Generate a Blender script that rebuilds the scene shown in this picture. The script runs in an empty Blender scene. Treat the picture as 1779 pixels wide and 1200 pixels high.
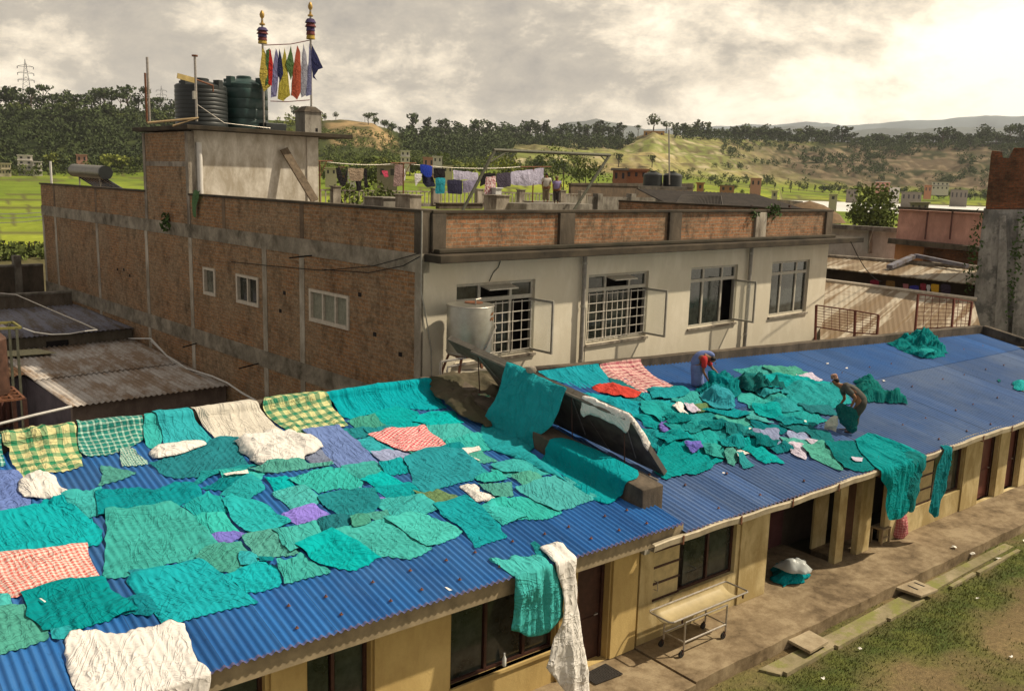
import bpy, bmesh, math, random
import numpy as np
from mathutils import Vector, Matrix
from mathutils.geometry import delaunay_2d_cdt
random.seed(7); RNG=np.random.default_rng(7)
R_=math.radians
sc=bpy.context.scene; COL=sc.collection
# ------------------------------------------------------------ camera
CX,CY,FPX,EYE=889.5,600.0,1590.0,10.0
def _n(v): return v/np.linalg.norm(v)
_a,_b=287.2,.0287
_X=_n(np.array([2900-CX,_a+_b*2900-CY,FPX]))
_up=_n(np.cross(np.array([-CX,_a-CY,FPX]),np.array([1000-CX,_a+_b*1000-CY,FPX])))
if _up[1]>0: _up=-_up
_X=_n(_X-_up*_X.dot(_up)); _Y=np.cross(_up,_X)
ROT=np.array([_X,_Y,_up])                       # image axes -> world axes
O=np.array([0.,0.,EYE])
cam_d=bpy.data.cameras.new('camera'); cam=bpy.data.objects.new('camera',cam_d); COL.objects.link(cam)
r_,u_,b_=ROT@[1,0,0],-(ROT@np.array([0,1,0])),-(ROT@np.array([0,0,1]))
cam.matrix_world=Matrix(((r_[0],u_[0],b_[0],0),(r_[1],u_[1],b_[1],0),(r_[2],u_[2],b_[2],EYE),(0,0,0,1)))
cam_d.sensor_width=36; cam_d.lens=FPX/1779*36; cam_d.clip_start=.1; cam_d.clip_end=20000
sc.camera=cam
# ------------------------------------------------------------ world, sun, exposure
SUNV=Vector((.76,-.42,1.0)).normalized()
SUN_EL=math.asin(SUNV.z); SUN_AZ=math.atan2(SUNV.x,SUNV.y)
w=bpy.data.worlds.new('World'); sc.world=w; w.use_nodes=True
nt=w.node_tree; N=nt.nodes; L=nt.links; N.clear()
def nd(t,**k):
    n=N.new(t)
    for a,b in k.items(): setattr(n,a,b)
    return n
out=nd('ShaderNodeOutputWorld'); bg=nd('ShaderNodeBackground'); bg2=nd('ShaderNodeBackground'); mixs=nd('ShaderNodeMixShader')
sky=nd('ShaderNodeTexSky'); sky.sky_type='NISHITA'; sky.sun_disc=False; sky.sun_elevation=SUN_EL; sky.sun_rotation=SUN_AZ; sky.dust_density=2.5
L.new(sky.outputs[0],bg.inputs[0]); bg.inputs[1].default_value=.1
tc=nd('ShaderNodeTexCoord'); sep=nd('ShaderNodeSeparateXYZ'); L.new(tc.outputs['Generated'],sep.inputs[0])
def m_(op,a,b=None,c=None):
    n=nd('ShaderNodeMath',operation=op)
    for i,v in enumerate((a,b,c)):
        if v is None: continue
        if isinstance(v,(int,float)): n.inputs[i].default_value=v
        else: L.new(v,n.inputs[i])
    return n.outputs[0]
cmb=nd('ShaderNodeCombineXYZ')
for i_,k_ in enumerate((2.6,2.6,5.0)): L.new(m_('MULTIPLY',sep.outputs[i_],k_),cmb.inputs[i_])
def noise(vec,scale,det=8,rough=.55,dist=0.,lac=2.0):
    n=nd('ShaderNodeTexNoise'); L.new(vec,n.inputs['Vector']); n.inputs['Scale'].default_value=scale
    n.inputs['Detail'].default_value=det; n.inputs['Roughness'].default_value=rough; n.inputs['Distortion'].default_value=dist; n.inputs['Lacunarity'].default_value=lac
    return n.outputs[0]
def ramp(fac,stops,interp='LINEAR'):
    r=nd('ShaderNodeValToRGB'); L.new(fac,r.inputs[0]); r.color_ramp.interpolation=interp
    e=r.color_ramp.elements
    while len(e)<len(stops): e.new(.5)
    for i,(p,c) in enumerate(stops): e[i].position=p; e[i].color=(*c,1)
    return r.outputs[0]
shift=nd('ShaderNodeMapping'); shift.inputs['Location'].default_value=(2.3,-1.6,.4); L.new(cmb.outputs[0],shift.inputs[0])
big=noise(shift.outputs[0],.85,3,.5,.3)
puff=noise(shift.outputs[0],2.6,12,.64,.2)
wisp=noise(shift.outputs[0],8.,8,.7,.5)
# heavier bank to the left and overhead, lighter sky to the right
side=m_('ADD',m_('ADD',m_('MULTIPLY',sep.outputs[0],-.17),-.06),m_('MULTIPLY',sep.outputs[2],.22))
m=m_('ADD',m_('ADD',m_('MULTIPLY',big,.50),m_('MULTIPLY',puff,.66)),m_('ADD',m_('MULTIPLY',wisp,.16),side))
ccol=ramp(m,[(.38,(.95,.88,.72)),(.465,(.86,.76,.59)),(.52,(.66,.57,.44)),(.585,(.40,.355,.29)),(.68,(.28,.255,.225)),(.85,(.24,.22,.20))])
L.new(ccol,bg2.inputs[0]); bg2.inputs[1].default_value=1.22
cov=ramp(big,[(.22,(0,0,0)),(.34,(1,1,1))])
L.new(cov,mixs.inputs[0]); L.new(bg.outputs[0],mixs.inputs[1]); L.new(bg2.outputs[0],mixs.inputs[2]); L.new(mixs.outputs[0],out.inputs[0])
sl=bpy.data.lights.new('sun','SUN'); sl.energy=3.9; sl.angle=R_(1.2); sl.color=(1,.87,.67)
so=bpy.data.objects.new('sun',sl); COL.objects.link(so); so.rotation_euler=SUNV.to_track_quat('Z','Y').to_euler(); so.location=(10,-20,60)
vs=sc.view_settings; vs.view_transform='Standard'; vs.look='None'; vs.exposure=0.42; vs.gamma=1; vs.use_curve_mapping=False
sc.cycles.max_bounces=5; sc.cycles.diffuse_bounces=3; sc.cycles.glossy_bounces=2; sc.cycles.transmission_bounces=4; sc.cycles.transparent_max_bounces=12; sc.cycles.volume_bounces=0
sc.cycles.caustics_reflective=False; sc.cycles.caustics_refractive=False
try: sc.cycles.use_denoising=True
except: pass
# ------------------------------------------------------------ picture -> place
def ray(x,y): return ROT@np.array([x-CX,y-CY,FPX])
def hit(x,y,p,n):
    r=ray(x,y); t=np.dot(np.array(p,float)-O,n)/r.dot(n); return O+r*t
def atz(x,y,z): return hit(x,y,(0,0,z),np.array([0,0,1.]))
def atY(x,y,Y): return hit(x,y,(0,Y,0),np.array([0,1.,0]))
def atX(x,y,X): return hit(x,y,(X,0,0),np.array([1.,0,0]))
def at_dist(x,y,D):                              # a point seen at (x,y) whose distance along the ground is D
    r=ray(x,y); return O+r*(D/math.hypot(r[0],r[1]))
# brick building frame
CORN=np.array([14.49*21.2/22.2,21.2,0.]); 
_r=ray(2640,363); UX=np.array([_r[0],_r[1],0]); UX/=np.linalg.norm(UX); UY=np.array([-UX[1],UX[0],0])
def BF(a,b,z): return CORN+UX*a+UY*b+np.array([0,0,z])
def atB(x,y,b):                                  # on a plane parallel to the cream wall, b metres behind it -> (a,z)
    p=hit(x,y,CORN+UY*b,UY); return np.dot(p-CORN,UX),p[2]
def atA(x,y,a):
    p=hit(x,y,CORN+UX*a,UX); return np.dot(p-CORN,UY),p[2]
# ------------------------------------------------------------ objects
def setp(o,label=None,cat=None,group=None,kind=None):
    if label: o['label']=label
    if cat: o['category']=cat
    if group: o['group']=group
    if kind: o['kind']=kind
    return o
def empty(name,loc,label,cat,group=None,kind=None):
    o=bpy.data.objects.new(name,None); o.empty_display_size=.2; COL.objects.link(o); o.location=Vector([float(v) for v in loc])
    bpy.context.view_layer.update() if False else None
    return setp(o,label,cat,group,kind)
class MB:
    def __init__(s): s.v=[]; s.f=[]; s.uv=None; s.smooth=False; s.mi=[]; s.cur=0
    def add(s,vs,fs):
        k=len(s.v); s.v+= [tuple(map(float,q)) for q in vs]; s.f+=[tuple(i+k for i in f) for f in fs]; s.mi+=[s.cur]*len(fs); return s
    def frame(s,o,x,y,z,ax=(1,0,0),ay=(0,1,0),az=(0,0,1)):   # box from ranges x,y,z in a frame
        o=np.array(o,float); ax=np.array(ax,float); ay=np.array(ay,float); az=np.array(az,float)
        vs=[o+ax*i+ay*j+az*k for k in z for j in y for i in x]
        return s.add(vs,[(0,2,3,1),(4,5,7,6),(0,1,5,4),(1,3,7,5),(3,2,6,7),(2,0,4,6)])
    def box(s,x,y,z): return s.frame((0,0,0),x,y,z)
    def bb(s,a,b,z): return s.frame(CORN,a,b,z,UX,UY)       # in the brick building's frame
    def bar(s,p,q,w,h=None,up=(0,0,1)):
        p=np.array(p,float); q=np.array(q,float); h=h or w; d=q-p; Ln=np.linalg.norm(d); d/=Ln
        u=np.array(up,float)
        if abs(u.dot(d))>.95: u=np.array([1.,0,0])
        sx=_n(np.cross(d,u)); sy=np.cross(sx,d)
        return s.frame(p,(-w/2,w/2),(0,Ln),(-h/2,h/2),sx,d,sy)
    def tube(s,pts,r,seg=8,caps=True):
        pts=[np.array(p,float) for p in pts]; n=len(pts); rr=r if hasattr(r,'__len__') else [r]*n
        rings=[]; prev=None
        for i,p in enumerate(pts):
            d=pts[min(i+1,n-1)]-pts[max(i-1,0)]; d=d/(np.linalg.norm(d)+1e-9)
            if prev is None:
                u=np.array([0,0,1.]) if abs(d[2])<.9 else np.array([1.,0,0]); a=_n(np.cross(d,u))
            else: a=prev-d*prev.dot(d); a=_n(a)
            prev=a; b=np.cross(d,a)
            rings.append([p+(a*math.cos(t)+b*math.sin(t))*rr[i] for t in [2*math.pi*k/seg for k in range(seg)]])
        vs=[v for g in rings for v in g]; fs=[]
        for i in range(n-1):
            for k in range(seg):
                k2=(k+1)%seg; fs.append((i*seg+k,i*seg+k2,(i+1)*seg+k2,(i+1)*seg+k))
        if caps: fs.append(tuple(range(seg-1,-1,-1))); fs.append(tuple((n-1)*seg+k for k in range(seg)))
        s.smooth=True
        return s.add(vs,fs)
    def lathe(s,o,prof,seg=24,capt=True,capb=True):
        o=np.array(o,float); vs=[]; fs=[]
        for r,z in prof:
            for k in range(seg):
                t=2*math.pi*k/seg; vs.append(o+[r*math.cos(t),r*math.sin(t),z])
        for i in range(len(prof)-1):
            for k in range(seg):
                k2=(k+1)%seg; fs.append((i*seg+k,i*seg+k2,(i+1)*seg+k2,(i+1)*seg+k))
        if capb: fs.append(tuple(range(seg-1,-1,-1)))
        if capt: fs.append(tuple((len(prof)-1)*seg+k for k in range(seg)))
        s.smooth=True
        return s.add(vs,fs)
    def quad(s,a,b,c,d): return s.add([a,b,c,d],[(0,1,2,3)])
    def build(s,name,mat,parent=None,bevel=0,label=None,flat=False):
        me=bpy.data.meshes.new(name); off=np.zeros(3)
        vs=np.array(s.v,float)
        if parent is None and len(vs):
            off=np.array([(vs[:,0].min()+vs[:,0].max())/2,(vs[:,1].min()+vs[:,1].max())/2,vs[:,2].min()])
        elif parent is not None: off=np.array(parent_loc(parent))
        me.from_pydata([tuple(q) for q in vs-off],[],s.f)
        mats=mat if isinstance(mat,(list,tuple)) else [mat]
        for q in mats: me.materials.append(q)
        if len(mats)>1: me.polygons.foreach_set('material_index',s.mi)
        me.validate(); me.update()
        uvl=me.uv_layers.new(name='UVMap')
        co=np.zeros(len(me.vertices)*3); me.vertices.foreach_get('co',co); co=co.reshape(-1,3)+off
        uvs=np.zeros((len(me.loops),2))
        for p in me.polygons:
            nrm=p.normal
            li=list(p.loop_indices); c=co[list(p.vertices)]
            if abs(nrm.z)>.8: uvs[li]=c[:,:2]
            else:
                t=np.array([-nrm.y,nrm.x]); t/= (np.linalg.norm(t)+1e-9)
                uvs[li,0]=c[:,:2]@t; uvs[li,1]=c[:,2]
        uvl.data.foreach_set('uv',uvs.ravel())
        o=bpy.data.objects.new(name,me); COL.objects.link(o)
        if parent is not None:
            o.parent=parent; o['_w']=[float(q) for q in off]
        else: o.location=Vector(off.tolist())
        if s.smooth and not flat:
            me.polygons.foreach_set('use_smooth',[True]*len(me.polygons))
            md=o.modifiers.new('edge','EDGE_SPLIT'); md.split_angle=R_(40)
        if bevel:
            b=o.modifiers.new('bevel','BEVEL'); b.width=bevel; b.segments=2; b.limit_method='ANGLE'
        if label: o['label']=label
        return o
def parent_loc(p):                                          # parents never rotate while building
    loc=np.zeros(3)
    while p is not None: loc+=np.array(p.location); p=p.parent
    return loc
def copy_tree(o,parent=None):
    c=o.copy(); COL.objects.link(c); c.parent=parent
    for ch in list(o.children): copy_tree(ch,c)
    return c
# ------------------------------------------------------------ materials
MATS={}
class NT:
    def __init__(s,name):
        s.m=bpy.data.materials.new(name); s.m.use_nodes=True; s.t=s.m.node_tree; s.n=s.t.nodes; s.l=s.t.links
        s.b=s.n['Principled BSDF']; s.b.inputs['Roughness'].default_value=.85; s.b.inputs['Specular IOR Level'].default_value=.3
        g=s.n.new('ShaderNodeNewGeometry'); s.pos=g.outputs['Position']
    def uv(s): n=s.n.new('ShaderNodeUVMap'); n.uv_map='UVMap'; return n.outputs[0]
    def mapn(s,vec,scale=(1,1,1),rot=(0,0,0),loc=(0,0,0)):
        n=s.n.new('ShaderNodeMapping'); s.l.new(vec,n.inputs[0]); n.inputs['Scale'].default_value=scale; n.inputs['Rotation'].default_value=rot; n.inputs['Location'].default_value=loc; return n.outputs[0]
    def noise(s,vec,scale,det=5,rough=.6,dist=0):
        n=s.n.new('ShaderNodeTexNoise'); s.l.new(vec,n.inputs['Vector']); n.inputs['Scale'].default_value=scale; n.inputs['Detail'].default_value=det
        n.inputs['Roughness'].default_value=rough; n.inputs['Distortion'].default_value=dist; return n.outputs[0]
    def math(s,op,a,b=None,c=None,clamp=False):
        n=s.n.new('ShaderNodeMath'); n.operation=op; n.use_clamp=clamp
        for i,v in enumerate((a,b,c)):
            if v is None: continue
            if isinstance(v,(int,float)): n.inputs[i].default_value=v
            else: s.l.new(v,n.inputs[i])
        return n.outputs[0]
    def ramp(s,fac,stops):
        r=s.n.new('ShaderNodeValToRGB'); s.l.new(fac,r.inputs[0]); e=r.color_ramp.elements
        while len(e)<len(stops): e.new(.5)
        for i,(p,c) in enumerate(stops):
            if isinstance(c,(int,float)): c=(c,c,c)
            e[i].position=p; e[i].color=(*c,1)
        return r.outputs[0]
    def mix(s,fac,a,b,mode='MIX'):
        n=s.n.new('ShaderNodeMix'); n.data_type='RGBA'; n.blend_type=mode
        for i,v in ((0,fac),(6,a),(7,b)):
            if isinstance(v,(int,float)): n.inputs[i].default_value=v
            elif isinstance(v,tuple): n.inputs[i].default_value=(*v,1)
            else: s.l.new(v,n.inputs[i])
        return n.outputs[2]
    def col(s,c):
        if isinstance(c,tuple): s.b.inputs['Base Color'].default_value=(*c,1)
        else: s.l.new(c,s.b.inputs['Base Color'])
    def bump(s,h,st=.3,d=.02):
        n=s.n.new('ShaderNodeBump'); n.inputs['Strength'].default_value=st; n.inputs['Distance'].default_value=d; s.l.new(h,n.inputs['Height']); s.l.new(n.outputs[0],s.b.inputs['Normal'])
def simple(name,c,rough=.7,metal=0,var=.25,scale=6,bump=0,spec=.3,c2=None):
    t=NT(name); nz=t.noise(t.pos,scale,6,.65)
    c2=c2 or tuple(q*(1-var) for q in c); c1=tuple(min(1,q*(1+var*.6)) for q in c)
    t.col(t.ramp(nz,[(.3,c2),(.7,c1)])); t.b.inputs['Roughness'].default_value=rough; t.b.inputs['Metallic'].default_value=metal; t.b.inputs['Specular IOR Level'].default_value=spec
    if bump: t.bump(t.noise(t.pos,scale*6,6,.7),bump,.02)
    MATS[name]=t.m; return t.m
def stained(name,base,stain,amount=.5,streak=True,rough=.9,scale=1.0,grain=25,fine=.15,c3=None):
    """plaster / concrete with dark algae streaks running down"""
    t=NT(name)
    v=t.mapn(t.pos,(1.9*scale,1.9*scale,.75*scale)) if streak else t.mapn(t.pos,(scale,scale,scale))
    a=t.noise(v,1.0,7,.7,.4); b=t.noise(t.pos,.6*scale,5,.6); g=t.noise(t.pos,grain,4,.7)
    f=t.math('ADD',t.math('MULTIPLY',a,.6),t.math('MULTIPLY',b,.4))
    c=t.ramp(f,[(.5-amount*.22,stain),(.5+.16-amount*.1,base)])
    if c3: c=t.mix(t.ramp(t.noise(t.pos,1.7*scale,6,.65),[(.5,0.),(.62,1.)]),c,c3)
    c=t.mix(1.,c,t.ramp(g,[(.2,1-fine*2),(.8,1+0.)]),'MULTIPLY')
    t.col(c); t.b.inputs['Roughness'].default_value=rough; t.bump(g,.35,.015); MATS[name]=t.m; return t.m
def brickm(name,c1,c2,mortar,stain,amt=.4,scale=1.0,dirt2=None):
    t=NT(name); br=t.n.new('ShaderNodeTexBrick'); wob=t.n.new('ShaderNodeVectorMath'); wob.operation='MULTIPLY_ADD'; wt=t.n.new('ShaderNodeTexNoise'); wt.inputs['Scale'].default_value=1.3; t.l.new(t.pos,wt.inputs['Vector']); t.l.new(wt.outputs['Color'],wob.inputs[0]); wob.inputs[1].default_value=(.12,.09,0); t.l.new(t.uv(),wob.inputs[2]); t.l.new(wob.outputs[0],br.inputs['Vector'])
    br.inputs['Scale'].default_value=1/scale; br.inputs['Brick Width'].default_value=.26; br.inputs['Row Height'].default_value=.095; br.inputs['Mortar Size'].default_value=.012
    br.inputs['Color1'].default_value=(*c1,1); br.inputs['Color2'].default_value=(*c2,1); br.inputs['Mortar'].default_value=(*mortar,1); br.inputs['Bias'].default_value=-.1
    n1=t.noise(t.pos,.45,7,.7,.3); n2=t.noise(t.mapn(t.pos,(1.6,1.6,1.0)),1.0,8,.78); n3=t.noise(t.pos,14,4,.8)
    c=t.mix(t.ramp(n1,[(.42,0.),(.6,amt*1.5)]),br.outputs[0],dirt2 or tuple(.6*q for q in stain))
    c=t.mix(t.ramp(n2,[(.5,0.),(.66,amt*1.6)]),c,stain)
    n4=t.noise(t.mapn(t.pos,(1,1,2.2)),3.2,8,.8); c=t.mix(1.,c,t.ramp(n4,[(.36,.55),(.50,.95),(.64,1.2)]),'MULTIPLY')
    c=t.mix(1.,c,t.ramp(n3,[(.25,.45),(.75,1.05)]),'MULTIPLY')
    t.col(c); t.bump(t.math('ADD',br.outputs[1],t.math('MULTIPLY',n3,-1.2)),.5,.02); t.b.inputs['Roughness'].default_value=.95; MATS[name]=t.m; return t.m
def glassm(name,c=(.03,.035,.03),rough=.08):
    t=NT(name); t.col(t.ramp(t.noise(t.pos,2.2,5,.7),[(.35,tuple(q*.4 for q in c)),(.7,tuple(q*1.8 for q in c))])); t.b.inputs['Roughness'].default_value=rough; t.b.inputs['Specular IOR Level'].default_value=.5; MATS[name]=t.m; return t.m

CONC=stained('old_concrete',(.36,.33,.28),(.11,.095,.075),.45,True)
CONC_D=stained('dark_concrete',(.15,.118,.085),(.026,.021,.015),.7,True)
PIERC=stained('pier_concrete',(.62,.56,.46),(.30,.26,.20),.3,True)
BEAMC=stained('beam_concrete',(.40,.35,.27),(.10,.085,.06),.55,False,scale=1.4)
CORNM=stained('blackened_cornice',(.085,.065,.042),(.018,.015,.010),.6,False)
CONC_L=stained('pale_concrete',(.48,.43,.35),(.16,.13,.10),.35,True)
PLASTER=stained('cream_plaster',(.76,.70,.57),(.66,.60,.47),.15,True,fine=.05)
PLASTER_P=stained('pale_plaster',(.78,.74,.66),(.42,.37,.29),.3,True,fine=.06)
YELLOW=stained('ochre_paint',(.62,.46,.19),(.48,.34,.13),.3,True,fine=.06)
YELLOW2=stained('faded_yellow_paint',(.70,.58,.32),(.40,.30,.13),.3,True,fine=.06)
BRICK=brickm('weathered_brick',(.46,.235,.10),(.32,.165,.08),(.38,.29,.19),(.085,.06,.035),.42,1.25,(.40,.30,.19))
BRICK2=brickm('parapet_brick',(.50,.23,.11),(.36,.18,.09),(.36,.29,.20),(.09,.07,.05),.52,1.3,(.30,.21,.13))
BRICK3=brickm('red_brick',(.36,.13,.06),(.27,.10,.05),(.20,.13,.08),(.06,.05,.03),.4,1.3)
GREYPAINT=simple('grey_frame_paint',(.36,.34,.29),.5,0,.2,8)
DARKWOOD=simple('dark_brown_wood',(.06,.025,.018),.5,0,.4,9)
RUSTSTEEL=simple('rusty_steel',(.20,.085,.045),.7,.2,.5,12)
STEEL=simple('worn_steel',(.38,.35,.31),.45,.6,.35,14)
BLACKM=simple('black_gap',(.012,.010,.010),.9,0,.3,4)
GLASS=glassm('dark_glass'); GLASS2=glassm('curtained_glass',(.12,.12,.095),.15)
WHITEP=simple('white_paint',(.72,.69,.62),.5,0,.12,6)
M=math.tan(R_(10.5)); ZL,ZR=3.19,2.98
CORR_P,CORR_A=.125,.022; PR_,AR_=.15,.022
def rz(Y,ze): return ze+M*(Y-11.7)
RB=lambda X: 19.25-(X-20.7)*(19.25-17.6)/(39.84-20.7)          # back line of the right roof
# ---- roofing paint
def roofmat(name,c1,c2,c3,fade,rough=.5):
    t=NT(name); v=t.mapn(t.pos,(1.2,.25,.25)); a=t.noise(v,1.,6,.65); b=t.noise(t.pos,9,5,.75); c=t.noise(t.mapn(t.pos,(1,1,1),loc=(5,3,1)),.35,4,.6)
    # narrow streaks that run down the sheets
    s=t.noise(t.mapn(t.pos,(7,.35,.35)),1.,5,.7)
    col=t.ramp(a,[(.3,c2),(.62,c1)]); col=t.mix(t.ramp(c,[(.45,0.),(.65,fade)]),col,c3)
    col=t.mix(t.ramp(s,[(.52,0.),(.72,fade*.9)]),col,c3)
    col=t.mix(t.ramp(b,[(.56,0.),(.72,.55)]),col,tuple(q*.35 for q in c2))
    sx=t.n.new('ShaderNodeSeparateXYZ'); t.l.new(t.pos,sx.inputs[0]); fl=t.math('FLOOR',t.math('DIVIDE',sx.outputs[0],.875)); wn=t.n.new('ShaderNodeTexWhiteNoise'); wn.noise_dimensions='1D'; t.l.new(fl,wn.inputs['W'])
    col=t.mix(1.,col,t.ramp(wn.outputs[0],[(0,.80),(1,1.08)]),'MULTIPLY')
    ed=t.math('LESS_THAN',t.math('FRACT',t.math('DIVIDE',sx.outputs[0],.875)),.02); col=t.mix(t.math('MULTIPLY',ed,.6),col,tuple(q*.3 for q in c2))
    # rust creeping up from the cut lower edge
    lo=t.math('MULTIPLY',t.math('LESS_THAN',sx.outputs[1],11.655),t.math('GREATER_THAN',b,.42)); col=t.mix(t.math('MULTIPLY',lo,.45),col,(.20,.09,.06))
    t.col(col); t.b.inputs['Roughness'].default_value=rough; t.b.inputs['Specular IOR Level'].default_value=.3
    MATS[name]=t.m; return t.m
ROOFL=roofmat('bright_blue_sheet',(.018,.125,.37),(.012,.085,.28),(.07,.18,.37),.4)
ROOFR=roofmat('faded_blue_sheet',(.060,.13,.31),(.040,.092,.225),(.135,.19,.30),.55,.6)
TINRUST=None
def rusty(name,c,rustc,pitch_amt=.5,scale=1.,axis=(3,.3,.3)):
    t=NT(name); a=t.noise(t.mapn(t.pos,tuple(q*scale for q in axis)),1.,6,.7); b=t.noise(t.pos,2.1*scale,6,.7); g=t.noise(t.pos,22,3,.7)
    col=t.mix(t.ramp(t.math('ADD',t.math('MULTIPLY',a,.7),t.math('MULTIPLY',b,.3)),[(.5-.12*pitch_amt,0.),(.62-.12*pitch_amt,1.)]),c,rustc)
    col=t.mix(1.,col,t.ramp(g,[(.2,.6),(.8,1.)]),'MULTIPLY'); t.col(col); t.b.inputs['Roughness'].default_value=.65; t.b.inputs['Metallic'].default_value=.1; MATS[name]=t.m; return t.m
TIN=rusty('weathered_tin',(.62,.57,.52),(.34,.24,.16),.5,1.,(1.6,.35,.3))
TIN2=rusty('dark_tin',(.22,.22,.27),(.13,.10,.08),.4,1.)
def streaked_tin():
    t=NT('cream_rusty_tin'); q=ray(2050,345); d=_n(np.array([q[0],q[1],0])); pr=(-d[1],d[0])
    sx=t.n.new('ShaderNodeSeparateXYZ'); t.l.new(t.pos,sx.inputs[0])
    u=t.math('ADD',t.math('MULTIPLY',sx.outputs[0],float(pr[0])),t.math('MULTIPLY',sx.outputs[1],float(pr[1]))); v=t.math('ADD',t.math('MULTIPLY',sx.outputs[0],float(d[0])),t.math('MULTIPLY',sx.outputs[1],float(d[1])))
    cb=t.n.new('ShaderNodeCombineXYZ'); t.l.new(t.math('MULTIPLY',u,1.7),cb.inputs[0]); t.l.new(t.math('MULTIPLY',v,.10),cb.inputs[1])
    a=t.noise(cb.outputs[0],1.,3,.6); b=t.noise(t.pos,1.1,6,.7)
    fl=t.math('FLOOR',t.math('DIVIDE',u,.95)); wn=t.n.new('ShaderNodeTexWhiteNoise'); wn.noise_dimensions='1D'; t.l.new(fl,wn.inputs['W'])
    c=t.ramp(wn.outputs[0],[(.0,(.30,.25,.18)),(.45,(.42,.365,.28)),(.8,(.38,.33,.25)),(1.,(.20,.145,.08))])
    c=t.mix(t.ramp(a,[(.47,0.),(.54,.9)]),c,(.15,.095,.045)); c=t.mix(t.ramp(b,[(.50,0.),(.66,.6)]),c,(.19,.13,.075))
    c=t.mix(t.math('MULTIPLY',t.math('LESS_THAN',t.math('FRACT',t.math('DIVIDE',u,.95)),.10),.8),c,(.17,.11,.05))
    t.col(c); t.b.inputs['Roughness'].default_value=.7; MATS['cream_rusty_tin']=t.m; return t.m
TIN3=streaked_tin()
def corr_mesh(x0,x1,Yf,Yb,zf,pitch,amp,rows=5,thick=.0,name='roof',mat=None,parent=None,frame=None,seg=6,dz=0.0):
    nx=int((x1-x0)/pitch*seg); xs=np.linspace(x0,x1,nx+1); mb=MB(); vs=[]; fs=[]
    for j in range(rows):
        t=j/(rows-1)
        for X in xs:
            Y=Yf+(Yb(X)-Yf)*t if callable(Yb) else Yf+(Yb-Yf)*t
            z=zf(X,Y) if zf.__code__.co_argcount==2 else zf(Y)
            h=amp*math.cos(2*math.pi*X/pitch)+dz
            p=(X,Y,z+h)
            if frame: p=frame(*p)
            vs.append(p)
    W=nx+1
    for j in range(rows-1):
        for i in range(nx): fs.append((j*W+i,j*W+i+1,(j+1)*W+i+1,(j+1)*W+i))
    mb.add(vs,fs); mb.smooth=True
    o=mb.build(name,mat,parent)
    o.modifiers.clear(); sd=o.modifiers.new('sheet','SOLIDIFY'); sd.thickness=.004; sd.offset=-1; es=o.modifiers.new('edge','EDGE_SPLIT'); es.split_angle=R_(62)
    return o
# ------------------------------------------------------------ wall pieces with openings
def holed(mb,A0,A1,Z0,Z1,holes,put):
    xs=sorted({A0,A1,*[h[0] for h in holes],*[h[1] for h in holes]}); zs=sorted({Z0,Z1,*[h[2] for h in holes],*[h[3] for h in holes]})
    for i in range(len(xs)-1):
        run=None
        for j in range(len(zs)-1):
            a,b,c,d=xs[i],xs[i+1],zs[j],zs[j+1]
            if c<Z0-1e-6 or d>Z1+1e-6 or a<A0-1e-6 or b>A1+1e-6: continue
            if any(a>=h[0]-1e-6 and b<=h[1]+1e-6 and c>=h[2]-1e-6 and d<=h[3]+1e-6 for h in holes):
                if run: put((a,b),tuple(run)); run=None
            else: run=[run[0],d] if run else [c,d]
        if run: put((xs[i],xs[i+1]),tuple(run))
WY=12.3
def xf(px,py,Y=WY): return atY(px,py,Y)[0]
# ============================================================ LEFT WING
lw=empty('hospital_wing',(6,12.3,0),'low ochre hospital wing under the bright blue corrugated roof covered in laundry, in the foreground','building')
corr_mesh(-4,14.02,11.60,19.21,lambda Y:rz(Y,ZL),CORR_P,CORR_A,5,name='roof',mat=ROOFL,parent=lw)
# screws with rust stains: one mesh each, rows over the purlins
rng=random.Random(3)
def screws(parent,ze,rows,x0,x1,n,excl=None):
    for Yr in rows:
        for k in range(n):
            X=x0+(x1-x0)*(k+.5+rng.uniform(-.15,.15))/n; X=round(X/CORR_P)*CORR_P; Y=Yr+rng.uniform(-.03,.03)
            if Y>RB(X)-.3: continue
            mb=MB(); z=rz(Y,ze)+CORR_A
            mb.lathe((X,Y,z-.004),[(.035,0),(.03,.008),(.014,.012),(.012,.035),(.0,.04)],6,False,False)
            mb.build('roof_screw',RUSTSTEEL,parent)
screws(lw,ZL,[11.95,12.5],5.3,13.6,11)
mb=MB(); mb.box((-4,14.15),(11.72,11.80),(2.80,3.12)); mb.build('fascia_board',simple('fascia_wood',(.30,.24,.15),.8,0,.35,4),lw)
mb=MB(); mb.box((14.07,14.15),(11.80,12.6),(2.9,3.12)); mb.build('end_board',MATS['fascia_wood'],lw)
wallm=MB()
doorsL=[(11.76,12.66,.3,2.62)]
winL=[(2.6,5.25,1.0,2.75),(5.95,7.1,.3,2.62),(8.72,11.2,1.0,2.70)]
holed(wallm,-4,13.47,0,2.98,winL+doorsL,lambda a,z: wallm.box(a,(WY,WY+.24),z))
wallm.build('front_wall',YELLOW,lw)
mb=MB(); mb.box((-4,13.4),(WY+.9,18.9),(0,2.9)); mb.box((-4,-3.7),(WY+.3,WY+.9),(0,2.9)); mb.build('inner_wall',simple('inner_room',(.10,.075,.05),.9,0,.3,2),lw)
mb=MB(); mb.box((-4,13.4),(18.9,19.15),(0,4.4)); mb.build('rear_wall',PLASTER_P,lw)
PANEL=simple('shutter_panel',(.50,.40,.20),.7,0,.25,5)
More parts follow.
